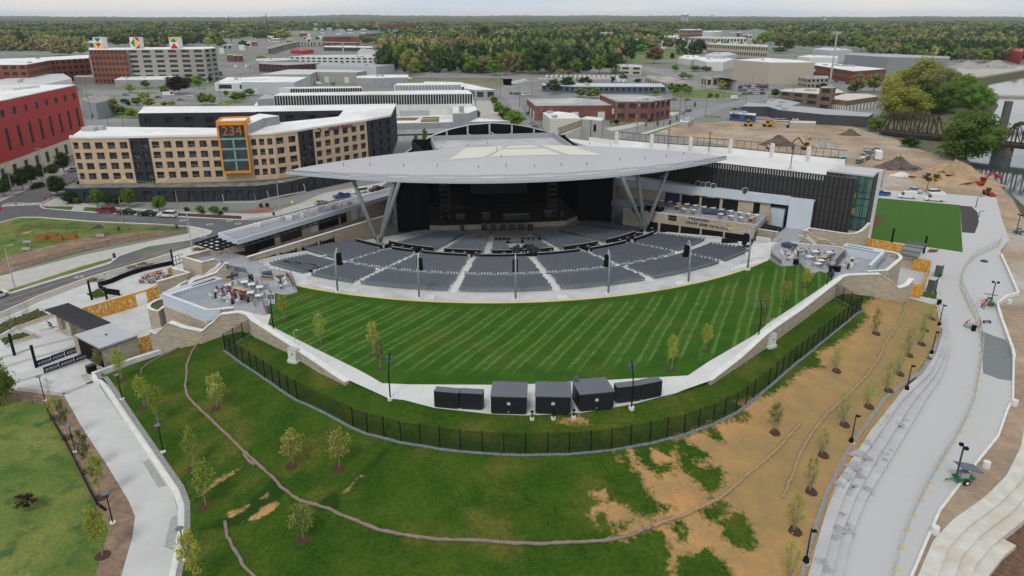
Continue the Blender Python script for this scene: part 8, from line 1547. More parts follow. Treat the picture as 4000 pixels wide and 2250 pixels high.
NEAR=[('C1',285,650,375,120,'G',h_in,'left corner of the lawn'),('C1',650,878,565,150,'G',h_in,'left side of the lawn'),('C1',1185,998,650,130,'G',h_in,'left half of the lawn, rear of a close pair'),('C1',1250,1135,830,110,'O',h_in,'left half of the lawn, front of a close pair'),('C2',1605,1148,780,120,'G',h_in,'right half of the lawn, nearest the kiosks'),('C2',1948,960,680,130,'G',h_in,'right half of the lawn'),('C2',2545,572,380,80,'G',h_in,'right part of the lawn near the wall'),('C3',155,508,235,120,'G',h_in,'right corner of the lawn, nearer one'),('C3',370,320,110,120,'G',h_in,'right corner of the lawn by the deck'),('C0',1225,1245,920,160,'Y',h_out,'beside the ticket house'),('C0',1010,1180,930,120,'O',None,'against the ticket house wall'),('E0',1090,168,-70,120,'Y',h_out,'top left of the slope'),('E0',1197,312,-10,120,'Y',h_out,'left slope beside the second lamp'),('E0',1468,640,320,120,'Y',h_out,'left slope above the bare gully'),('E0',1555,918,570,170,'Y',h_out,'left slope below the bare gully'),('E0',1480,1560,1085,170,'Y',h_out,'bottom left by the nearest lamp'),('E0',775,1295,920,180,'Y',None,'mulch strip at the bottom left'),('E0',420,258,95,110,'Y',None,'mulch strip, farthest from camera'),('E0',512,405,110,90,'O',None,'mulch strip, second from the plaza'),('E0',662,658,330,110,'O',None,'mulch strip beside the middle lamp'),('E0',766,855,515,130,'Y',None,'mulch strip above the nearest lamp'),('C0',515,1440,1215,160,'B',None,'mulch by the plaza edge'),('C0',290,655,450,110,'B',None,'large triangular planter'),('C0',130,740,540,110,'B',None,'left part of the large planter'),('C0',150,860,745,90,'B',None,'small triangular planter'),('E0',1640,178,-90,150,'O',h_out,'upper left of the slope inside the wattle'),('E0',2212,610,350,190,'O',h_out,'slope below the fence, left of a pair'),('E0',2562,630,335,190,'O',h_out,'slope below the fence, right of a pair'),('E0',2292,1170,885,200,'O',h_out,'grass below the long wattle'),('E2',684,358,130,130,'O',h_out,'bare slope by the short wattle end'),('E2',838,1105,810,160,'Y',h_out,'bare slope, largest by the steps'),('E2',800,1500,1150,160,'Y',h_out,'bare slope at the bottom edge'),('E2',958,805,520,110,'O',h_out,'bare slope beside the wet steps'),('E2',1050,530,325,100,'O',h_out,'bare slope between wattle and platform'),('E2',1210,300,40,120,'O',h_out,'bare slope above the platform'),('E2',1395,165,-60,100,'O',h_out,'bare slope left of the upper lamp'),('C3',1075,775,510,120,'O',h_out,'bare slope near the fence, rear'),('C3',675,1150,900,150,'O',h_out,'bare slope near the fence, front'),('C3',1310,1180,910,120,'O',h_out,'bare slope in the middle of the birches'),('C3',1405,995,690,120,'O',h_out,'bare slope beside the long pale wattle'),('C3',1532,882,640,100,'O',h_out,'bare slope left of the second lamp'),('C3',1565,740,550,100,'O',h_out,'bare slope left of the first lamp'),('C3',1635,630,470,120,'O',h_out,'bare slope nearest the right gate'),('C3',1200,1350,1040,130,'O',h_out,'bare slope left of the third lamp'),('E0',205,950,830,170,'M',None,'rough field at the bottom left')]
for t,x,yb,yt,w_,k,hf,s in NEAR:
 birch=t in('E2','C3')and hf is h_out and x not in(684,);o=tree(t,x,yb,yt,w_,'Y' if birch or(k=='O' and t=='E0' and hf)else 'K' if(hf is h_in or t in('C0','E0'))and k in 'GY' else k,3 if birch or k=='B' else 2,hf,'multi' if birch else 'pale',bot=.16 if birch else.30,ring=(.75 if hf is h_in else.95)if k not in 'BM' else 0,nm='young_tree')
 c=LEAF[k][2];o['label']='young %s %s tree, %s'%('lime green' if k in 'GY' and not birch else 'pale leafed' if birch else c if k!='O' else 'thin leafed','multi stemmed' if birch else 'slender',s);o['group']='young trees of the park'
o=tree('C0',0,1500,1020,340,'G',1,None,bot=.12,nm='leafy_tree');o['label']='large leafy green tree cut off by the left edge of the picture'
for i,(t,x,y,w_,s)in enumerate((('B0',1880,835,60,'left of the entrance'),('B0',2220,870,60,'by the entrance'),('B1',55,800,40,'left pot at the orange paving'),('B1',115,795,40,'right pot at the orange paving'),('B0',2040,860,50,'under the small street tree'))):
 o=tree(t,x,y,y-45,w_,'D',0,None,bot=0,cat='shrub',nm='round_shrub');o['label']='round dark shrub '+s
BV=[crown_arrays(70+i,46,.10,core=.95,nl=4)for i in range(5)]
def on_wood(u,v):
 """is there woodland at this photo position (full pixels)"""
 if v>300 or v<172 and(int(u/45)*7+int(v/6)*13)%9==0:return False
 if v<108:return True if v<88 or not(1000<u<1650)else(int(u/17)*7+int(v/5)*13)%9<3
 if u<340:return v<200
 if u<860:return v<172 or(560<u<640 and v<190)
 if u<1010:return v<150
 if u<1480:return v<120 or 128<v<150 and u<1120
 if u<2430:return v<(285 if u<2300 else 250)and v>0 and not(2000>u>1720 and 232<v<262 and u%90<40)
 if u<2640:return v<225-(u-2430)*.35
 if u<3000:return v<118 or 200<v<215 and(int(u)%60<25)
 return v<150+(10 if u<3100 else 30 if u<3400 else 85)
Vs=[];Fs=[];Ms=[];base=0;rg_=np.random.default_rng(5);Y=640.0
while Y<5200:
 sp=14 if Y<1500 else 18 if Y<2600 else 28;hw=Y*.76
 for x in np.arange(-hw,hw,sp):
  px,py=x+rg_.uniform(-5,5),Y+rg_.uniform(-6,6);u,v=px_of((px,py,0))
  if not on_wood(u,v):continue
  k=rg_.integers(0,5);r_=sp*rg_.uniform(.7,1.7);h=rg_.uniform(8,23)*(1.25 if 1500<u<2430 and Y<1500 else 1);V,F=BV[k];a=rg_.uniform(0,6.28);co,si=math.cos(a),math.sin(a)
  Q=np.empty_like(V);Q[:,0]=(V[:,0]*co-V[:,1]*si)*r_+px;Q[:,1]=(V[:,0]*si+V[:,1]*co)*r_+py;Q[:,2]=V[:,2]*h;Vs.append(Q);Fs.append((base,k));base+=len(V);Ms.append(int(min(4,max(0,(math.sin(px*.011+3*math.sin(Y*.004))+math.sin(Y*.013+px*.004))*1.1+1.5+rg_.normal()*.9))))
 Y+=sp*(.95 if Y<1500 else 1.25)
V=np.concatenate(Vs);FA=[[f for f in BV[k][1]]for k in range(5)];loops=[];starts=[];tot=[];mi=[]
for k in range(5):pass
flat=[(np.concatenate([np.array(f)for f in BV[k][1]]),np.array([len(f)for f in BV[k][1]]))for k in range(5)]
for(b,k),m in zip(Fs,Ms):loops.append(flat[k][0]+b);tot.append(flat[k][1]);mi.append(np.full(len(flat[k][1]),m))
loops=np.concatenate(loops);tot=np.concatenate(tot);mi=np.concatenate(mi);st=np.concatenate([[0],np.cumsum(tot)[:-1]])
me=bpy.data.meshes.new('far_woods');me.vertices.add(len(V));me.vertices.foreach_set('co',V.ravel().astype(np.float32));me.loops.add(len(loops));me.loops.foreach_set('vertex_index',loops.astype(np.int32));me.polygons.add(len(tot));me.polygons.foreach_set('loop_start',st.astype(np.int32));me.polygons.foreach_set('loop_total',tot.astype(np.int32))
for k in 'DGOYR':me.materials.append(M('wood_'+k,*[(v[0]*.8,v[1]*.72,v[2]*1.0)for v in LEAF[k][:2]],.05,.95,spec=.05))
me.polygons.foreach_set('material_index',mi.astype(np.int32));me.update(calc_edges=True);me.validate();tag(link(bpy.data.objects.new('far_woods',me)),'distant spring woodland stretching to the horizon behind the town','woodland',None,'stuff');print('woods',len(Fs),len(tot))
hm=M('wooded_hills',(.06,.085,.03),(.12,.12,.05),.004,1,detail=10,c3=(.05,.07,.03),s3=.02);nx,rows_=520,[5000,5400,5900,6600,7500,8600,10000,11500,13000];vs=[];fs=[]
for j,Y in enumerate(rows_):
 for i in range(nx+1):
  x=(i/nx*2-1)*Y*.85;f=x/Y;u=2000+f*2826*1.0;z=16+7*math.sin(i*1.7+j*2)*math.sin(i*.31+j)+22*(j/8)**1.3
  if j>=7:z+=14*math.sin(f*7+1)+4*math.sin(f*60+j)+30*math.exp(-((u-1380)/260)**2)+16*math.exp(-((u-3550)/260)**2)
  vs.append((x,Y,z if j else 0))
for j in range(len(rows_)-1):
 for i in range(nx):a=j*(nx+1)+i;fs.append((a,a+1,a+nx+2,a+nx+1))
struct(MB().mat(hm).add(vs,fs).build('hills'))
#vehicles
CC={'white':(.72,.72,.72),'black':(.015,.016,.018),'grey':(.20,.21,.22),'silver':(.42,.43,.44),'red':(.28,.02,.02),'blue':(.02,.09,.33),'tan':(.40,.35,.27),'teal':(.10,.16,.18),'maroon':(.12,.02,.025)}
carglass=M('car_glass',(.02,.025,.03),(.03,.035,.04),1,.1,spec=.6);CARP={}
def prof(mb,pr,wd,top=1.0):
 n=len(pr);vs=[(x,-wd/2*(top if z>1.0 else 1),z)for x,z in pr]+[(x,wd/2*(top if z>1.0 else 1),z)for x,z in pr]
 return mb.add(vs,[tuple(range(n)),tuple(range(2*n-1,n-1,-1))]+[(i,n+i,n+(i+1)%n,(i+1)%n)for i in range(n)])
def car(kind,col,p,rz,lab=None,grp=None,s=1.0):
 key=(kind,col)
 if key not in CARP:
  L_,H,wl={'sedan':(4.6,1.45,1.82),'suv':(4.8,1.75,1.9),'pickup':(5.7,1.85,2.0),'van':(5.8,2.45,2.0),'truck':(7.5,3.1,2.4),'convertible':(4.5,1.3,1.8)}[kind];h=L_/2;pm=M('paint_'+col,CC[col],tuple(v*.95 for v in CC[col]),1,.25,spec=.6)
  b=MB().mat(pm);g=MB().mat(carglass);rf=MB().mat(pm)
  if kind in('sedan','convertible'):prof(b,[(-h,.35),(h,.35),(h,.72),(h*.45,.92),(-h*.62,.95),(-h,.85)],wl);prof(g,[(-h*.68,.93),(h*.45,.90),(h*.12,H-.03),(-h*.38,H-.03)],wl*.92);prof(rf,[(-h*.40,H-.05),(h*.14,H-.05),(h*.08,H),(-h*.34,H)],wl*.8)
  elif kind=='suv':prof(b,[(-h,.35),(h,.35),(h,.95),(h*.5,1.05),(-h,1.05)],wl);prof(g,[(-h*.98,1.03),(h*.5,1.03),(h*.2,H-.05),(-h*.85,H-.05)],wl*.94);prof(rf,[(-h*.87,H-.08),(h*.22,H-.08),(h*.15,H),(-h*.8,H)],wl*.86)
  elif kind=='pickup':prof(b,[(-h,.45),(h,.45),(h,1.05),(h*.45,1.15),(-h,1.15)],wl);prof(g,[(-h*.15,1.12),(h*.42,1.12),(h*.18,H-.05),(-h*.08,H-.05)],wl*.92);prof(rf,[(-h*.1,H-.07),(h*.2,H-.07),(h*.15,H),(-h*.06,H)],wl*.85);b.mat(black).box((-h*.57,0,1.16),(h*.78,wl*.82,.03))
  else:prof(b,[(-h,.4),(h,.4),(h,1.0),(h*.68,1.25),(h*.45,H),(-h,H)],wl,.94);prof(g,[(h*.40,1.3),(h*.69,1.27),(h*.50,H-.25),(h*.42,H-.25)],wl*.96);rf.box((-h*.2,0,H+.02),(h*1.1,wl*.7,.04))
  wmb=MB().mat(rubber).tube([(0,-.12,0),(0,.12,0)],.36,12);rim_=MB().mat(steel).tube([(0,-.13,0),(0,.13,0)],.19,8).mesh('rim')
  hl_=MB().mat(offwhite).box((0,0,0),(.06,.32,.14));CARP[key]=(b.mesh('body'),g.mesh('window'),rf.mesh('roof'),wmb.mesh('wheel'),hl_.mesh('headlight'),L_,wl,rim_)
 B,G,Rf,Wh,Hl,L_,wl,Rm=CARP[key];o=thing({'truck':'box_truck','convertible':'convertible_car'}.get(kind,'parked_'+kind if kind!='sedan' else 'parked_car'),lab or '',{'sedan':'car','suv':'car','convertible':'car'}.get(kind,kind),p,rz,grp);o.scale=(s,s,s)
 for nm,me in(('body',B),('window',G),('roof',Rf)):link(bpy.data.objects.new(nm,me),o)
 for a in(-1,1):
  for b_ in(-1,1):w_=link(bpy.data.objects.new('wheel',Wh),o);w_.location=(a*L_*.31,b_*(wl/2-.1),.36);link(bpy.data.objects.new('rim',Rm),w_)
  w_=link(bpy.data.objects.new('headlight',Hl),o);w_.location=(L_/2,a*wl*.35,.72)
 return o
for t,x0,y0,x1,y1,k,c,lab in(('B0',1165,858,975,848,'suv','red','dark red SUV parked first in the kerb row by the apartments'),('B0',1360,870,1185,866,'sedan','black','black sedan parked right behind the dark red SUV'),('B0',1575,885,1400,880,'sedan','black','black sedan parked just ahead of the white SUV at the kerb'),('B0',1775,900,1605,890,'suv','white','white SUV parked last in the kerb row by the apartments'),('B0',430,590,325,612,'suv','black','black SUV parked under the trees by the red building'),('B0',770,425,700,440,'sedan','silver','silver car at the far end of the side street'),('B0',515,655,615,680,'suv','white','white SUV half hidden under the street tree left of the podium'),('C0',-70,440,25,405,'suv','white','white car cut by the left edge on the street'),('B1',600,772,715,752,'convertible','silver','silver convertible parked in front of the blue pickup'),('B1',945,690,785,716,'pickup','blue','bright blue pickup truck parked on the street behind the concessions'),('B1',1115,645,970,668,'suv','white','white SUV parked behind the bright blue pickup'),('B1',1270,618,1150,645,'sedan','black','black car parked beyond the white SUV near the canopy column'),('B3',1210,680,1070,675,'pickup','blue','dark blue pickup beside the glass tower corner'),('B3',1490,712,1305,700,'van','white','white work van with roof ladders at the edge of the square lawn'),('B3',1775,742,1570,728,'van','white','tall white van at the edge of the square lawn'),('B3',1400,632,1545,662,'sedan','silver','silver sedan parked behind the ladder van'),('B3',1610,668,1760,668,'suv','white','white SUV parked behind the tall white van'),('B3',960,240,1080,255,'van','tan','tan van parked on the dirt yard'),('B3',1040,262,940,275,'sedan','grey','grey car parked beside the tan van'),('B3',1060,225,1135,240,'sedan','black','black car parked behind the tan van'),('B3',620,325,705,332,'pickup','black','black pickup beside the teal portable toilets'),('B3',1110,330,1085,290,'truck','white','white box trailer with an open dark back on the dirt yard'),('A2',1405,1222,1350,1232,'suv','black','dark SUV driving past the brick works with its lights on'),('A2',1550,1188,1605,1178,'sedan','white','white car driving past the two storey brick works'),('A2',1690,1152,1732,1140,'sedan','silver','pale blue grey car near the street junction'),('A2',1755,1132,1800,1120,'suv','teal','dark teal SUV at the street junction'),('A2',1175,1195,1220,1190,'suv','silver','silver car parked in front of the sign board'),('A2',2205,1002,2280,996,'van','white','white van crossing the junction near the yard'),('A2',2270,1108,2205,1108,'sedan','black','black car left of a pair beside the dark long shed'),('A2',2320,1100,2258,1102,'sedan','teal','dark car right of a pair beside the dark long shed'),('A2',180,1248,218,1245,'sedan','silver','silver car on the street left of the bright white shed'),('A2',212,1288,262,1285,'suv','tan','beige car on the street nearest the stage screen'),('A2',158,1152,190,1150,'suv','grey','grey car at the corner of the brick works'),('A2',180,962,100,966,'pickup','white','white pickup crossing in front of the long low school')):
 a=W(t,x0,y0);b=W(t,x1,y1);d=b-a;sz={'sedan':4.6,'suv':4.8,'pickup':5.7,'van':5.8,'truck':7.5,'convertible':4.5}[k];car(k,c,(a+b)/2,math.atan2(d.y,d.x),lab,s=min(1.12,max(.92,d.length/sz)))
ITS=[];rr=random.Random(8)
for t,xs,y0,y1,c,kk,h in(('A2',np.arange(360,1150,47),782,784,'w','van',1.2),('A2',np.arange(800,1150,44),802,806,'w','van',1.0),('A2',np.arange(860,1160,46),826,830,'w','truck',.9),('A2',np.arange(30,150,26),848,822,'w','van',.4),('A2',np.arange(5,70,26),950,952,'m','suv',.3),('A2',np.arange(2300,2570,44),872,862,'m','sedan',.5),('A2',np.arange(2300,2570,42),893,885,'m','suv',.5),('A2',np.arange(2300,2570,44),918,908,'m','sedan',.5),('A2',np.arange(2340,2560,60),952,948,'m','suv',.5),('A3',np.arange(640,790,21),812,845,'m','sedan',1.0),('A3',[105,168],1222,1226,'w','suv',.2),('A0',[1265,1905,1985,1595,1915,1355,1820,1105],962,1020,'m','sedan',.1),('A0',[955,1700],838,965,'w','truck',.2),('A0',[2225],1058,1058,'m','sedan',.1),('A0',[2390,2500],680,680,'w','truck',1.2),('A2',[1630,1765,2010],1010,1014,'m','sedan',.1),('B3',[915,935,955,975,1000],352,312,'m','suv',1.0),('A1',[640,1540],850,800,'w','van',.2)):
 for i,x in enumerate(xs):
  y=y0+(y1-y0)*i/max(1,len(xs)-1);col='white' if c=='w' else rr.choice(['white','white','silver','grey','black','blue','maroon','teal']);nmk={'sedan':'car','suv':'SUV','van':'van','truck':'box truck'}[kk]
  ITS.append((car(kk,col,W(t,x,y),rr.uniform(-.06,.06)+h,None,'vehicles parked in the town lots'),'%s %s parked %s'%(col,nmk,near_lm(W(t,x,y)))))
uniquify(ITS)
#construction machines
YM=M('machine_yellow',(.55,.33,.03),(.48,.28,.03),1,.5)
def machine(nm,lab,t,x,y,rz,kind,m=YM,s=1.0):
 o=thing(nm,lab,'construction machine',W(t,x,y),rz);o.scale=(s,s,s)
 MB().mat(m).box((-1.2,0,1.4),(2.6,1.9,1.1)).box((.6,0,1.1),(1.6,1.3,.7)).build('body',o);MB().mat(carglass).box((0,0,2.5),(1.3,1.4,1.3)).mat(m).box((0,0,3.2),(1.5,1.6,.12)).build('cab',o)
 if kind=='excavator':
  MB().mat(black).box((0,1.1,.45),(3.8,.6,.9)).build('track',o);MB().mat(black).box((0,-1.1,.45),(3.8,.6,.9)).build('track',o);mb=MB().mat(dark_grey);mb.beam((.8,0,1.6),(4.2,0,5.2),.5);mb.beam((4.2,0,5.2),(6.3,0,3.6),.4);mb.beam((6.3,0,3.8),(6.2,0,1.2),.3);mb.build('boom',o);MB().mat(dark_grey).box((6.1,0,.8),(.9,1.0,.9)).build('bucket',o)
 else:
  for a in(-1.3,1.5):
   for b in(-1,1):w_=MB().mat(rubber).tube([(0,-.25,0),(0,.25,0)],.72,12).build('wheel',o);w_.location=(a,b*.95,.72)
  if kind=='dump':MB().mat(m).add([(-3.4,-1.3,1.4),(.2-1,-1.3,1.3),(.2-1,1.3,1.3),(-3.4,1.3,1.4),(-3.9,-1.5,2.7),(-.6,-1.5,2.7),(-.6,1.5,2.7),(-3.9,1.5,2.7)],[(3,2,1,0),(0,1,5,4),(1,2,6,5),(2,3,7,6),(3,0,4,7)]).build('dump_bed',o)
  elif kind=='lift':mb=MB().mat(m);mb.beam((-1,0,2),(4,0,4.6),.45);mb.beam((4,0,4.6),(6.5,0,3.6),.35);mb.box((6.8,0,3.0),(1,1.4,1));mb.build('boom',o)
  else:mb=MB().mat(m);mb.beam((1,-.6,1.3),(3,-.6,.7),.2);mb.beam((1,.6,1.3),(3,.6,.7),.2);mb.build('lift_arm',o);MB().mat(m).add([(2.9,-1.3,.1),(2.9,1.3,.1),(2.7,1.3,1.1),(2.7,-1.3,1.1),(3.8,-1.3,.15),(3.8,1.3,.15)],[(0,1,2,3),(0,4,5,1),(0,3,4),(1,5,2)]).build('bucket',o)
for a in(('wheel_loader','yellow wheel loader at the back of the construction yard','A2',2375,1270,3.1,'loader'),('dump_truck','yellow dump truck beside the wheel loader at the back of the yard','A3',-10,1275,3.1,'dump'),('excavator','dark armed excavator beside the rubble heap','B3',385,215,3.2,'excavator'),('bulldozer','yellow bulldozer in the middle of the three machines before the sand heap','B3',1680,550,-1.5,'loader'),('wheel_loader','yellow wheel loader rightmost of the three machines before the sand heap','B3',1800,555,.3,'loader'),('tractor','dark red tractor leftmost of the three machines before the sand heap','B3',1600,530,-1.5,'loader',M('paint_maroon',(.12,.02,.025)),.85),('boom_lift','red boom lift parked by the river edge','B3',2150,590,.35,'lift',red_paint),('skid_steer','red and white skid steer at the end of the concrete drive','B3',2210,675,-1.5,'loader',red_paint,.75),('concrete_mixer','red and white mixer truck behind the garage railing','B3',15,215,1.5,'dump',offwhite,.8),('flat_trailer','dark flat machine left on the back of the yard','A3',215,1285,0,'loader',dark_grey,.7)):machine(*a)
def heap(lab,t,x,y,r,h,m,seed=0,nm='soil_heap',sy=.7):
 g=np.random.default_rng(seed);p=W(t,x,y);vs=[(0,0,h)];fs=[];n=26
 for j in range(1,8):
  for i in range(n):a=i/n*6.283;f=j/7;rr_=r*f*(1+.16*math.sin(a*2+seed)+.10*g.normal());vs.append((math.cos(a)*rr_,math.sin(a)*rr_*sy,max(-.1,h*(1-f)**1.15+(g.normal()*.12*h*(1-f)))))
 for i in range(n):fs.append((0,1+i,1+(i+1)%n))
 for j in range(6):
  for i in range(n):a=1+j*n+i;b=1+j*n+(i+1)%n;fs.append((a,a+n,b+n,b))
 tag(MB().mat(m).add(vs,fs).build(nm,loc=p),lab,'heap')
dk_=M('dark_soil_heap',(.15,.12,.10),(.11,.09,.075),.5,1,.6);sand=M('sand_heap',(.42,.30,.18),(.34,.24,.14),.4,1,.5);rub=M('rubble',(.42,.40,.37),(.22,.21,.20),1.2,1,.9)
heap('dark soil heap left of the excavator','B3',100,170,8,4.5,dk_,1);heap('pale rubble heap right of the excavator','B3',550,190,7,2.5,rub,2);heap('dark soil heap in the middle of the dirt yard','B3',1305,405,8,4.5,dk_,3);heap('huge tan sand heap behind the yellow machines','B3',1880,530,15,7,sand,4,sy=.8);heap('grey gravel heap, left one of two on the far yard','A3',2010,680,24,8,rub,5);heap('grey gravel heap, right one of two on the far yard','A3',2280,680,26,8,rub,6)
heap('low reddish soil mound behind the dark heap','A3',330,1400,16,2.5,tan_dirt,7);heap('pile of white pipes and scrap on the dirt yard','B3',1340,480,3.5,1.6,offwhite,8);heap('low brush covered mound at the back of the yard','A3',820,1360,5,3,dk_,9)
for i,x in enumerate((722,745,768)):tag(MB().mat(M('toilet_teal',(.04,.33,.38))).box((0,0,1.15),(1.15,1.15,2.3)).mat(offwhite).box((0,0,2.35),(1.2,1.2,.12)).build('portable_toilet',loc=W('B3',x,345)),'teal portable toilet behind the garage, %s of three'%['left','middle','right'][i],'toilet','portable toilets')
def lights(lab,t,x,y,rz,s=1):
 o=thing('light_tower',lab,'light tower',W(t,x,y),rz);o.scale=(s,)*3;gm=M('machine_green',(.02,.16,.05));MB().mat(gm).box((0,0,.75),(2.2,1.3,.25)).box((-1.7,0,.6),(1.4,.12,.12)).build('chassis',o);MB().mat(grey_wall).box((-.1,0,1.2),(1.1,.9,.8)).build('engine_box',o)
 for b in(-1,1):w_=MB().mat(rubber).tube([(0,-.12,0),(0,.12,0)],.4,12).mat(white).tube([(0,-.14,0),(0,.14,0)],.2,8).build('wheel',o);w_.location=(0,b*.75,.4)
 MB().mat(M('solar_panel',(.05,.07,.10),None,1,.2)).box((.35,0,2.2),(3.0,1.9,.08),0,Matrix.Rotation(.25,3,'Y')).build('solar_panel',o);MB().mat(dark_grey).box((-1.0,0,3.0),(.16,.16,4.6)).build('mast',o);mb=MB().mat(black)
 for b in(-.45,.45):mb.box((-1.0,b,5.3),(.4,.4,.35))
 mb.build('lamp_head',o)
lights('green trailer light tower with a solar panel on the near riverwalk','E2',2110,740,.1);lights('green trailer light tower with a solar panel beside the workers','C3',2220,495,1.2);lights('green trailer light tower on the dirt strip at the upper right','B3',2520,1065,.3)
for t,x,y,s in(('E2',2290,630,'beside the solar light tower'),('E2',2502,160,'at the right edge near the terraces'),('E2',1900,1125,'at the top of the pale terraces'),('C3',2425,480,'by the curved low wall')):tag(MB().mat(offwhite).cyl((0,0),.5,0,.9,14,.45).mat(M('sign_red')).cyl((0,0),.25,-.05,.02,8).build('concrete_barrel',loc=W(t,x,y)),'pale round concrete drum '+s,'drum')
fl_=polyd(('B3',[(2345,1140),(2310,1200)]),('C3',[(2090,10),(1990,110),(1935,250),(1945,340),(2000,470),(2080,620),(2130,760),(2150,900),(2140,1060),(2110,1260),(2075,1449)]),('E2',[(2150,250),(2090,370),(2000,520),(1930,630),(1870,740),(1800,870),(1740,990),(1700,1100),(1650,1240),(1610,1400),(1560,1600)]))
t=thing('construction_fence','long line of temporary wire fence panels with yellow feet along the riverwalk','fence',fl_[0]);mb=MB().mat(steel);ft=MB().mat(M('foot_yellow',(.65,.5,.12)));net=MB().mat(M('wire_pale',(.45,.48,.52),None,1,.7,alpha=.22))
for a,b in zip(fl_,fl_[1:]):
 k=max(1,round((b-a).length/3))
 for i in range(k):
  p,q=a.lerp(b,i/k),a.lerp(b,(i+1)/k)
  for z in(.1,1.9):mb.beam(p+Vector((0,0,z)),q+Vector((0,0,z)),.05)
  mb.beam(p,p+Vector((0,0,1.9)),.06);ft.box((p.x,p.y,.06),(.75,.3,.12),.2);net.add([p,q,q+Vector((0,0,1.9)),p+Vector((0,0,1.9))],[(0,1,2,3)])
part(mb,'frame',t);part(ft,'foot',t);part(net,'wire_panel',t)
lw=polyd(('C3',[(2340,0),(2430,200),(2512,392),(2400,425),(2300,500),(2340,640),(2390,780),(2455,960),(2470,1040)]));tag(MB().mat(concrete_cap).wall(lw,0,.7,.45).build('low_wall'),'low pale concrete wall along the outer edge of the riverwalk','wall')
kerb('kerb',polyd(('C3',[(2470,1040),(2462,1449)]),('E2',[(2450,200),(2380,400),(2170,660),(1940,960),(1870,1120),(1730,1449),(1620,1800)])),.25)
terr=M('terrace_concrete',(.60,.585,.53),(.50,.48,.42),.6,.85,c3=(.50,.44,.34),s3=.2)
C0_=resamp([W('E2',x,y,0)for x,y in((1690,1700),(1800,1449),(1910,1190),(2060,1030),(2300,860),(2460,700),(2570,480),(2600,300))],60)
def offc(d_):return[C0_[i]+(lambda v:Vector((v.y,-v.x))*d_)((C0_[min(i+4,60)]-C0_[max(i-4,0)]).normalized())for i in range(61)]
OC=[offc(d_)for d_ in(-.25,1.35,2.7,4.05,5.4,9.0,22)];ZC=[0.03,-.40,-.82,-1.24]
for k in range(4):
 z=ZC[k];vs=[];s0,s1=((0,60),(0,58),(0,52),(0,26))[k]
 for a,b in zip(OC[k][s0:s1+1],OC[k+1][s0:s1+1]):vs+=[(a.x,a.y,z),(b.x,b.y,z),(b.x,b.y,z-.9)]
 n_=s1-s0;struct(MB().mat(terr).add(vs,[q for i in range(n_)for q in((3*i,3*i+1,3*i+4,3*i+3),(3*i+1,3*i+2,3*i+5,3*i+4))]).build('river_terrace'))
vs=[]
for a,b,c in zip(OC[3],OC[5],OC[6]):vs+=[(a.x,a.y,-1.7),(b.x,b.y,-2.3),(b.x,b.y,-2.3),(c.x,c.y,-2.5),(c.x,c.y,-5)]
struct(MB().mat(M('river_mulch',(.17,.10,.065),(.10,.06,.04),1.5,1,.6)).add(vs,[(5*i,5*i+1,5*i+6,5*i+5)for i in range(60)]).mat(M('lower_ledge',(.50,.52,.46),(.44,.47,.42),.5)).add(vs,[(5*i+k,5*i+k+1,5*i+k+6,5*i+k+5)for i in range(60)for k in(2,3)]).build('river_slope'))
#people
def person(lab,t,x,y,rz,shirt,legs,bend=.5,hat=None,carry=None):
 """one skinned figure: pelvis root, legs, torso, arms, head"""
 p=W(t,x,y);cb,sb=math.cos(bend),math.sin(bend);T=lambda l,o=0:(sb*l,o,.93+cb*l)
 J=[(0,0,.93),(.02,.10,.90),(.10,.12,.50),(-.02,.13,.07),(.10,.13,.03),(.02,-.10,.90),(-.08,-.12,.50),(-.22,-.13,.07),(-.10,-.13,.03),T(.25),T(.48),T(.60),T(.74),T(.48,.20),(T(.30)[0]+.14,.27,T(.30)[2]-.10),(T(.30)[0]+.36,.22,T(.30)[2]-.16),T(.48,-.20),(T(.30)[0]+.10,-.27,T(.30)[2]-.12),(T(.30)[0]+.32,-.2,T(.30)[2]-.22),T(.80)]
 Rr=[.15,.10,.075,.05,.045,.10,.075,.05,.045,.14,.16,.06,.10,.07,.05,.04,.07,.05,.04,.085];E_=[(0,1),(1,2),(2,3),(3,4),(0,5),(5,6),(6,7),(7,8),(0,9),(9,10),(10,11),(11,12),(12,19),(10,13),(13,14),(14,15),(10,16),(16,17),(17,18)]
 me=bpy.data.meshes.new('person');me.from_pydata(J,E_,[]);o=bpy.data.objects.new('person',me);C.objects.link(o);md=o.modifiers.new('Skin','SKIN');me.skin_vertices.new()if not me.skin_vertices else None
 for i,v in enumerate(me.skin_vertices[0].data):v.radius=(Rr[i],Rr[i]*(.75 if i in(9,10)else 1));v.use_root=i==0
 o.modifiers.new('Sub','SUBSURF').levels=1;dg=bpy.context.evaluated_depsgraph_get();m2=bpy.data.meshes.new_from_object(o.evaluated_get(dg));bpy.data.objects.remove(o);o=link(bpy.data.objects.new('person',m2));o.location=p;o.rotation_euler.z=rz
 skin=M('skin',(.42,.26,.19));m2.materials.clear()
 for m in(shirt,legs,skin,black):m2.materials.append(m)
 hz=T(.66)
 for f in m2.polygons:
  c=f.center;al=(c.x-0)*sb+(c.z-.93)*cb;f.material_index=3 if c.z<.12 else 1 if(c.z<.95 and al<.05)else 2 if al>.6 or(abs(c.y)>.17 and c.x>T(.30)[0]+.26)else 0
 tag(o,lab,'person');hm_=MB().mat(hat or black);q=T(.80);hm_.cyl((q[0]-.01,0),.105,q[2],q[2]+.10,12,.07);hm_.build('hat' if hat else 'hair',o)
 if carry:MB().mat(carry).box((.35,-.2,.55),(.5,.12,.25)).build('carried_item',o).name='bag'
 return o
hv=M('hi_vis_orange',(.85,.16,.04));jean=M('work_trousers',(.04,.05,.08))
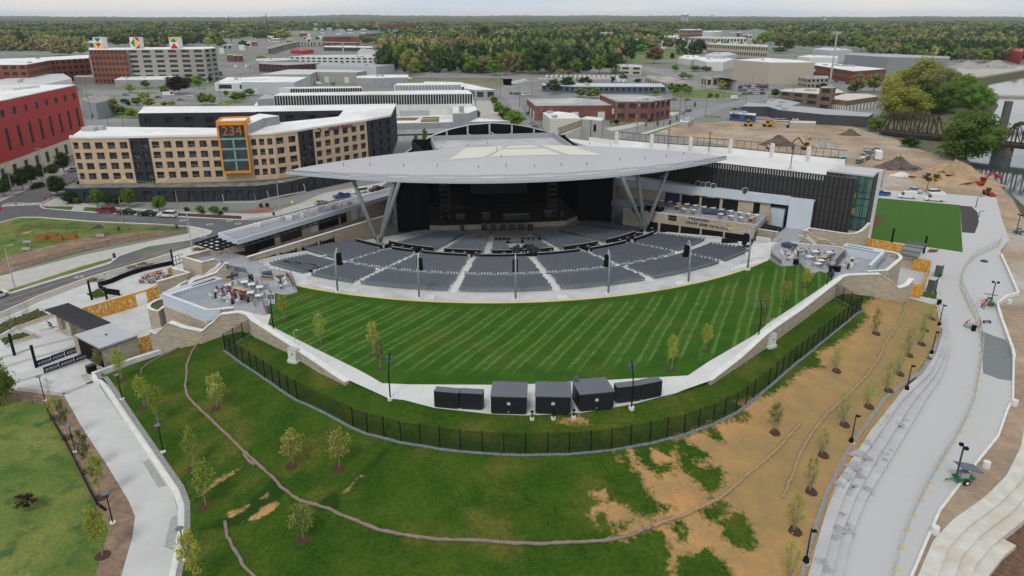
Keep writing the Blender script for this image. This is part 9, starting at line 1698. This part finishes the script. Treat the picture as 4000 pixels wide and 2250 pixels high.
person('person in an orange shirt bending over a pallet of pavers on the riverwalk','C3',1988,706,.1,hv,jean,.9,hv);person('person in an orange vest standing right of the pallet by the fence','C3',2132,712,2.8,hv,M('grey_trousers',(.2,.2,.2)),.35,dark_grey);person('person in orange leaning at the light tower, left one of two','C3',2150,520,.4,hv,M('purple_trousers',(.08,.06,.12)),.7,hv);person('person in orange leaning at the light tower, right one of two','C3',2172,535,.4,hv,M('tan_trousers',(.35,.28,.2)),.7,hv)
person('person in dark clothes stooping on the plaza with a blue item','F3',1045,530,3.4,black,black,.8,None,M('item_blue',(.05,.2,.35)))
mb=MB().mat(M('paver_pallet',(.36,.36,.34)));mb.box((0,0,.3),(2.2,1.2,.6),.1);tag(mb.build('paver_pallet',loc=W('C3',2040,715)),'pallet of grey pavers between two workers on the riverwalk','pallet')
for t,x,y,s in(('C3',2065,752,'beside the paver pallet'),('C3',1718,490,'at the corner of the shrub bed by the right gate')):tag(MB().mat(black).cyl((0,0),.38,0,1.05,12,.42).build('waste_bin',loc=W(t,x,y)),'round black bin '+s,'bin')
tag(MB().mat(dark_grey).box((0,0,.45),(1.4,.5,.08)).box((-.6,0,.22),(.1,.5,.45)).box((.6,0,.22),(.1,.5,.45)).build('work_bench',loc=W('C3',2200,675)),'small dark trestle bench on the pale paving right of the workers','bench');tag(MB().mat(M('tarp')).cyl((0,0),.9,0,.3,12,.6).build('covered_drain',loc=W('C3',2175,55)),'flat dark covered drum on the riverwalk near the yellow gate','drain cover')
#poles and street lamps
PI_=[]
for t,l in(('B0',[(190,895,330,1),(500,720,190,1),(1250,985,690,0),(1800,850,630,0)]),('A2',[(1258,1330,1010,1),(1428,1300,1000,1),(1525,1270,970,1),(1680,1220,960,1),(1735,1200,910,1),(655,1150,960,0),(290,1270,1060,1),(385,1330,1160,0),(75,1090,870,1),(200,980,740,1),(905,760,655,0),(75,770,670,0),(365,755,660,0),(615,760,655,0),(1945,1170,900,1),(2130,1010,850,1),(2350,1050,860,1),(2505,1000,820,1),(2090,960,820,0),(1335,670,540,0),(2415,840,720,0)]),('A0',[(930,1220,840,1),(1770,930,770,1),(2080,1060,880,1),(2220,1000,820,1),(2440,920,740,1),(1300,930,810,0),(1510,1030,850,0),(190,890,740,1),(1090,1260,1160,0),(1245,1280,1170,0)]),('A3',[(40,810,630,1),(150,810,720,0),(430,890,760,1),(850,780,650,0),(1185,510,400,0),(235,1060,860,1)]),('A1',[(1765,840,715,0),(2415,870,720,0),(2460,970,720,1),(2497,780,705,0)])):
 for x,yb,yt,arm in l:
  p=W(t,x,yb);h=ztop(p.x,p.y,t,yt);mb=MB().mat(bark if t!='B0' else palebark).cyl((0,0),.16,0,h,7,.1)
  if arm:mb.box((0,0,h-.6),(2.4,.14,.14),.3).mat(steel).cyl((.35,0),.22,h-2.6,h-1.8,8)
  PI_.append((tag(mb.build('utility_pole',loc=p),'','pole','utility poles'),'%s pole %s'%('cross armed wooden' if arm else 'plain thin',near_lm(p))))
uniquify(PI_)
for t,x,yb,yt,sx_,lab in(('B0',1940,1250,825,-1.8,'pale curved street lamp beside the black roof trellis'),('C0',150,320,-110,1.6,'pale curved street lamp at the left edge by the street'),('B1',245,870,535,1.8,'pale curved street lamp on the far pavement in front of the podium'),('B3',2090,800,690,.8,'slim dark lamp at the top of the concrete drive, farther one'),('B3',2118,900,835,.9,'slim dark lamp beside the dark soil bed, nearer one'),('B3',1592,655,520,.2,'slim dark post between the white vans'),('B3',1138,600,450,.3,'slim dark post at the edge of the dirt yard')):
 p=W(t,x,yb);h=ztop(p.x,p.y,t,yt);m_=steel if t!='B3' else dark_grey;mb=MB().mat(m_).tube([(0,0,0),(0,0,h*.9),(sx_*.3,0,h*.98),(sx_,0,h)],[.13,.1,.07,.05],8);mb.box((sx_,0,h),(.7,.25,.12));tag(mb.build('street_lamp',loc=p),lab,'street lamp')
for t,x,yb,s,c in(('B0',475,785,'at the street corner','sign_red'),('B0',32,900,'at the left edge of the street','sign_red'),('B1',372,825,'on the pavement before the podium','sign_lime'),('B1',597,800,'beside the silver convertible','sign_lime')):
 m_=M(c,(.55,.85,.02));tag(MB().mat(steel).cyl((0,0),.05,0,2.6,6).mat(m_).box((0,-.07,2.5),(.8,.04,.8),0,Matrix.Rotation(.785,3,'Y')).build('road_sign',loc=W(t,x,yb)),'%s road sign %s'%('red' if 'red' in c else 'lime yellow diamond',s),'sign')
 #the little park across the street
pk=pts('B0',[(150,1432),(465,1345),(850,1240),(1090,1180),(1400,1122),(1880,1058)]);post_fence('wire_fence','dark wire fence along the street side of the small park',pk,1.3,M('fence_brown'),M('wire_net'),.05,rails=(1.25,));pk=pts('B0',[(165,1100),(310,1010),(430,1012),(680,1018),(970,1018),(1300,1030),(1560,1020),(1870,1010)]);post_fence('wire_fence','dark wire fence across the middle of the small park',pk,1.6,M('fence_brown'),M('wire_net'),.05)
for i,(x,y)in enumerate(((420,1120),(530,1098),(585,1128),(725,1108))):tag(MB().mat(M('planter_orange',(.45,.13,.06))).box((0,0,.5),(2.4,1.3,1.0),.1).mat(MATS['planter_green']).box((0,0,1.02),(2.1,1.0,.2),.1).build('garden_box',loc=W('B0',x,y)),'orange brick garden box in the small park, %s'%['leftmost','rear middle one','front middle one','rightmost'][i],'planter','garden boxes in the small park')
for q,m_,s,z in([((190,1068),(330,1035),(280,1060)),M('sail_pink',(.60,.27,.22)),'pink shade sail on poles in the small park',3.2],[((912,1015),(1002,965),(1048,1010)),M('sail_dark',(.03,.04,.06)),'dark triangular shade sail in the small park',2.5]):
 P=[W('B0',x,y,z)for x,y in q];mb=MB().mat(m_).prism(P,z,z+.08).mat(palebark)
 for p in P[:2]:mb.cyl(p,.07,0,z,6)
 tag(mb.build('shade_sail'),s,'shade sail')
for x,y,s in((275,1168,'left part'),(1010,1105,'middle'),(260,1240,'near left part')):tag(MB().mat(grey_roof).box((0,0,.45),(1.9,.45,.06),.1).box((0,.2,.75),(1.9,.05,.4),.1).box((-.7,0,.2),(.08,.4,.42)).box((.7,0,.2),(.08,.4,.42)).build('park_bench',loc=W('B0',x,y)),'grey bench in the %s of the small park'%s,'bench')
for x,y,s in((1195,1032,'inside the small park'),(1780,1015,'at the right tip of the small park'),(1152,1305,'on the pavement beside the street')):tag(MB().mat(dark_grey).cyl((0,0),.35,0,1.1,10).build('waste_bin',loc=W('B0',x,y)),'dark bin '+s,'bin')
tag(MB().mat(dark_grey).cyl((0,0),.35,0,1.1,10).mat(M('sign_red')).cyl((0,0),.36,.8,.9,10).build('waste_bin',loc=W('B1',180,880)),'dark bin with a red band on the pavement before the apartments','bin')
MHS=[o for o in bpy.data.objects if o.name.startswith('manhole_cover')]
for o,s in zip(MHS,('at the right end of the street by the kerb','in the street left of the pair','in the street right of the pair','near the curb corner of the small park','on the street beside the long bench planters','on the street near the hedge wall','square set one before the podium')):o['label']='round pale collared manhole cover '+s;o['category']='manhole'
#air
hz=bpy.data.materials.new('haze');hz.use_nodes=True;nt_=hz.node_tree;nt_.nodes.clear();ho=N(nt_,'ShaderNodeOutputMaterial');hv_=N(nt_,'ShaderNodeVolumePrincipled');hv_.inputs['Color'].default_value=(.82,.90,1,1);hv_.inputs['Density'].default_value=3.5e-5;nt_.links.new(hv_.outputs[0],ho.inputs['Volume'])
hb_=MB().mat(hz).box((0,7600,54),(25000,15400,120)).build('haze');hb_['kind']='stuff'
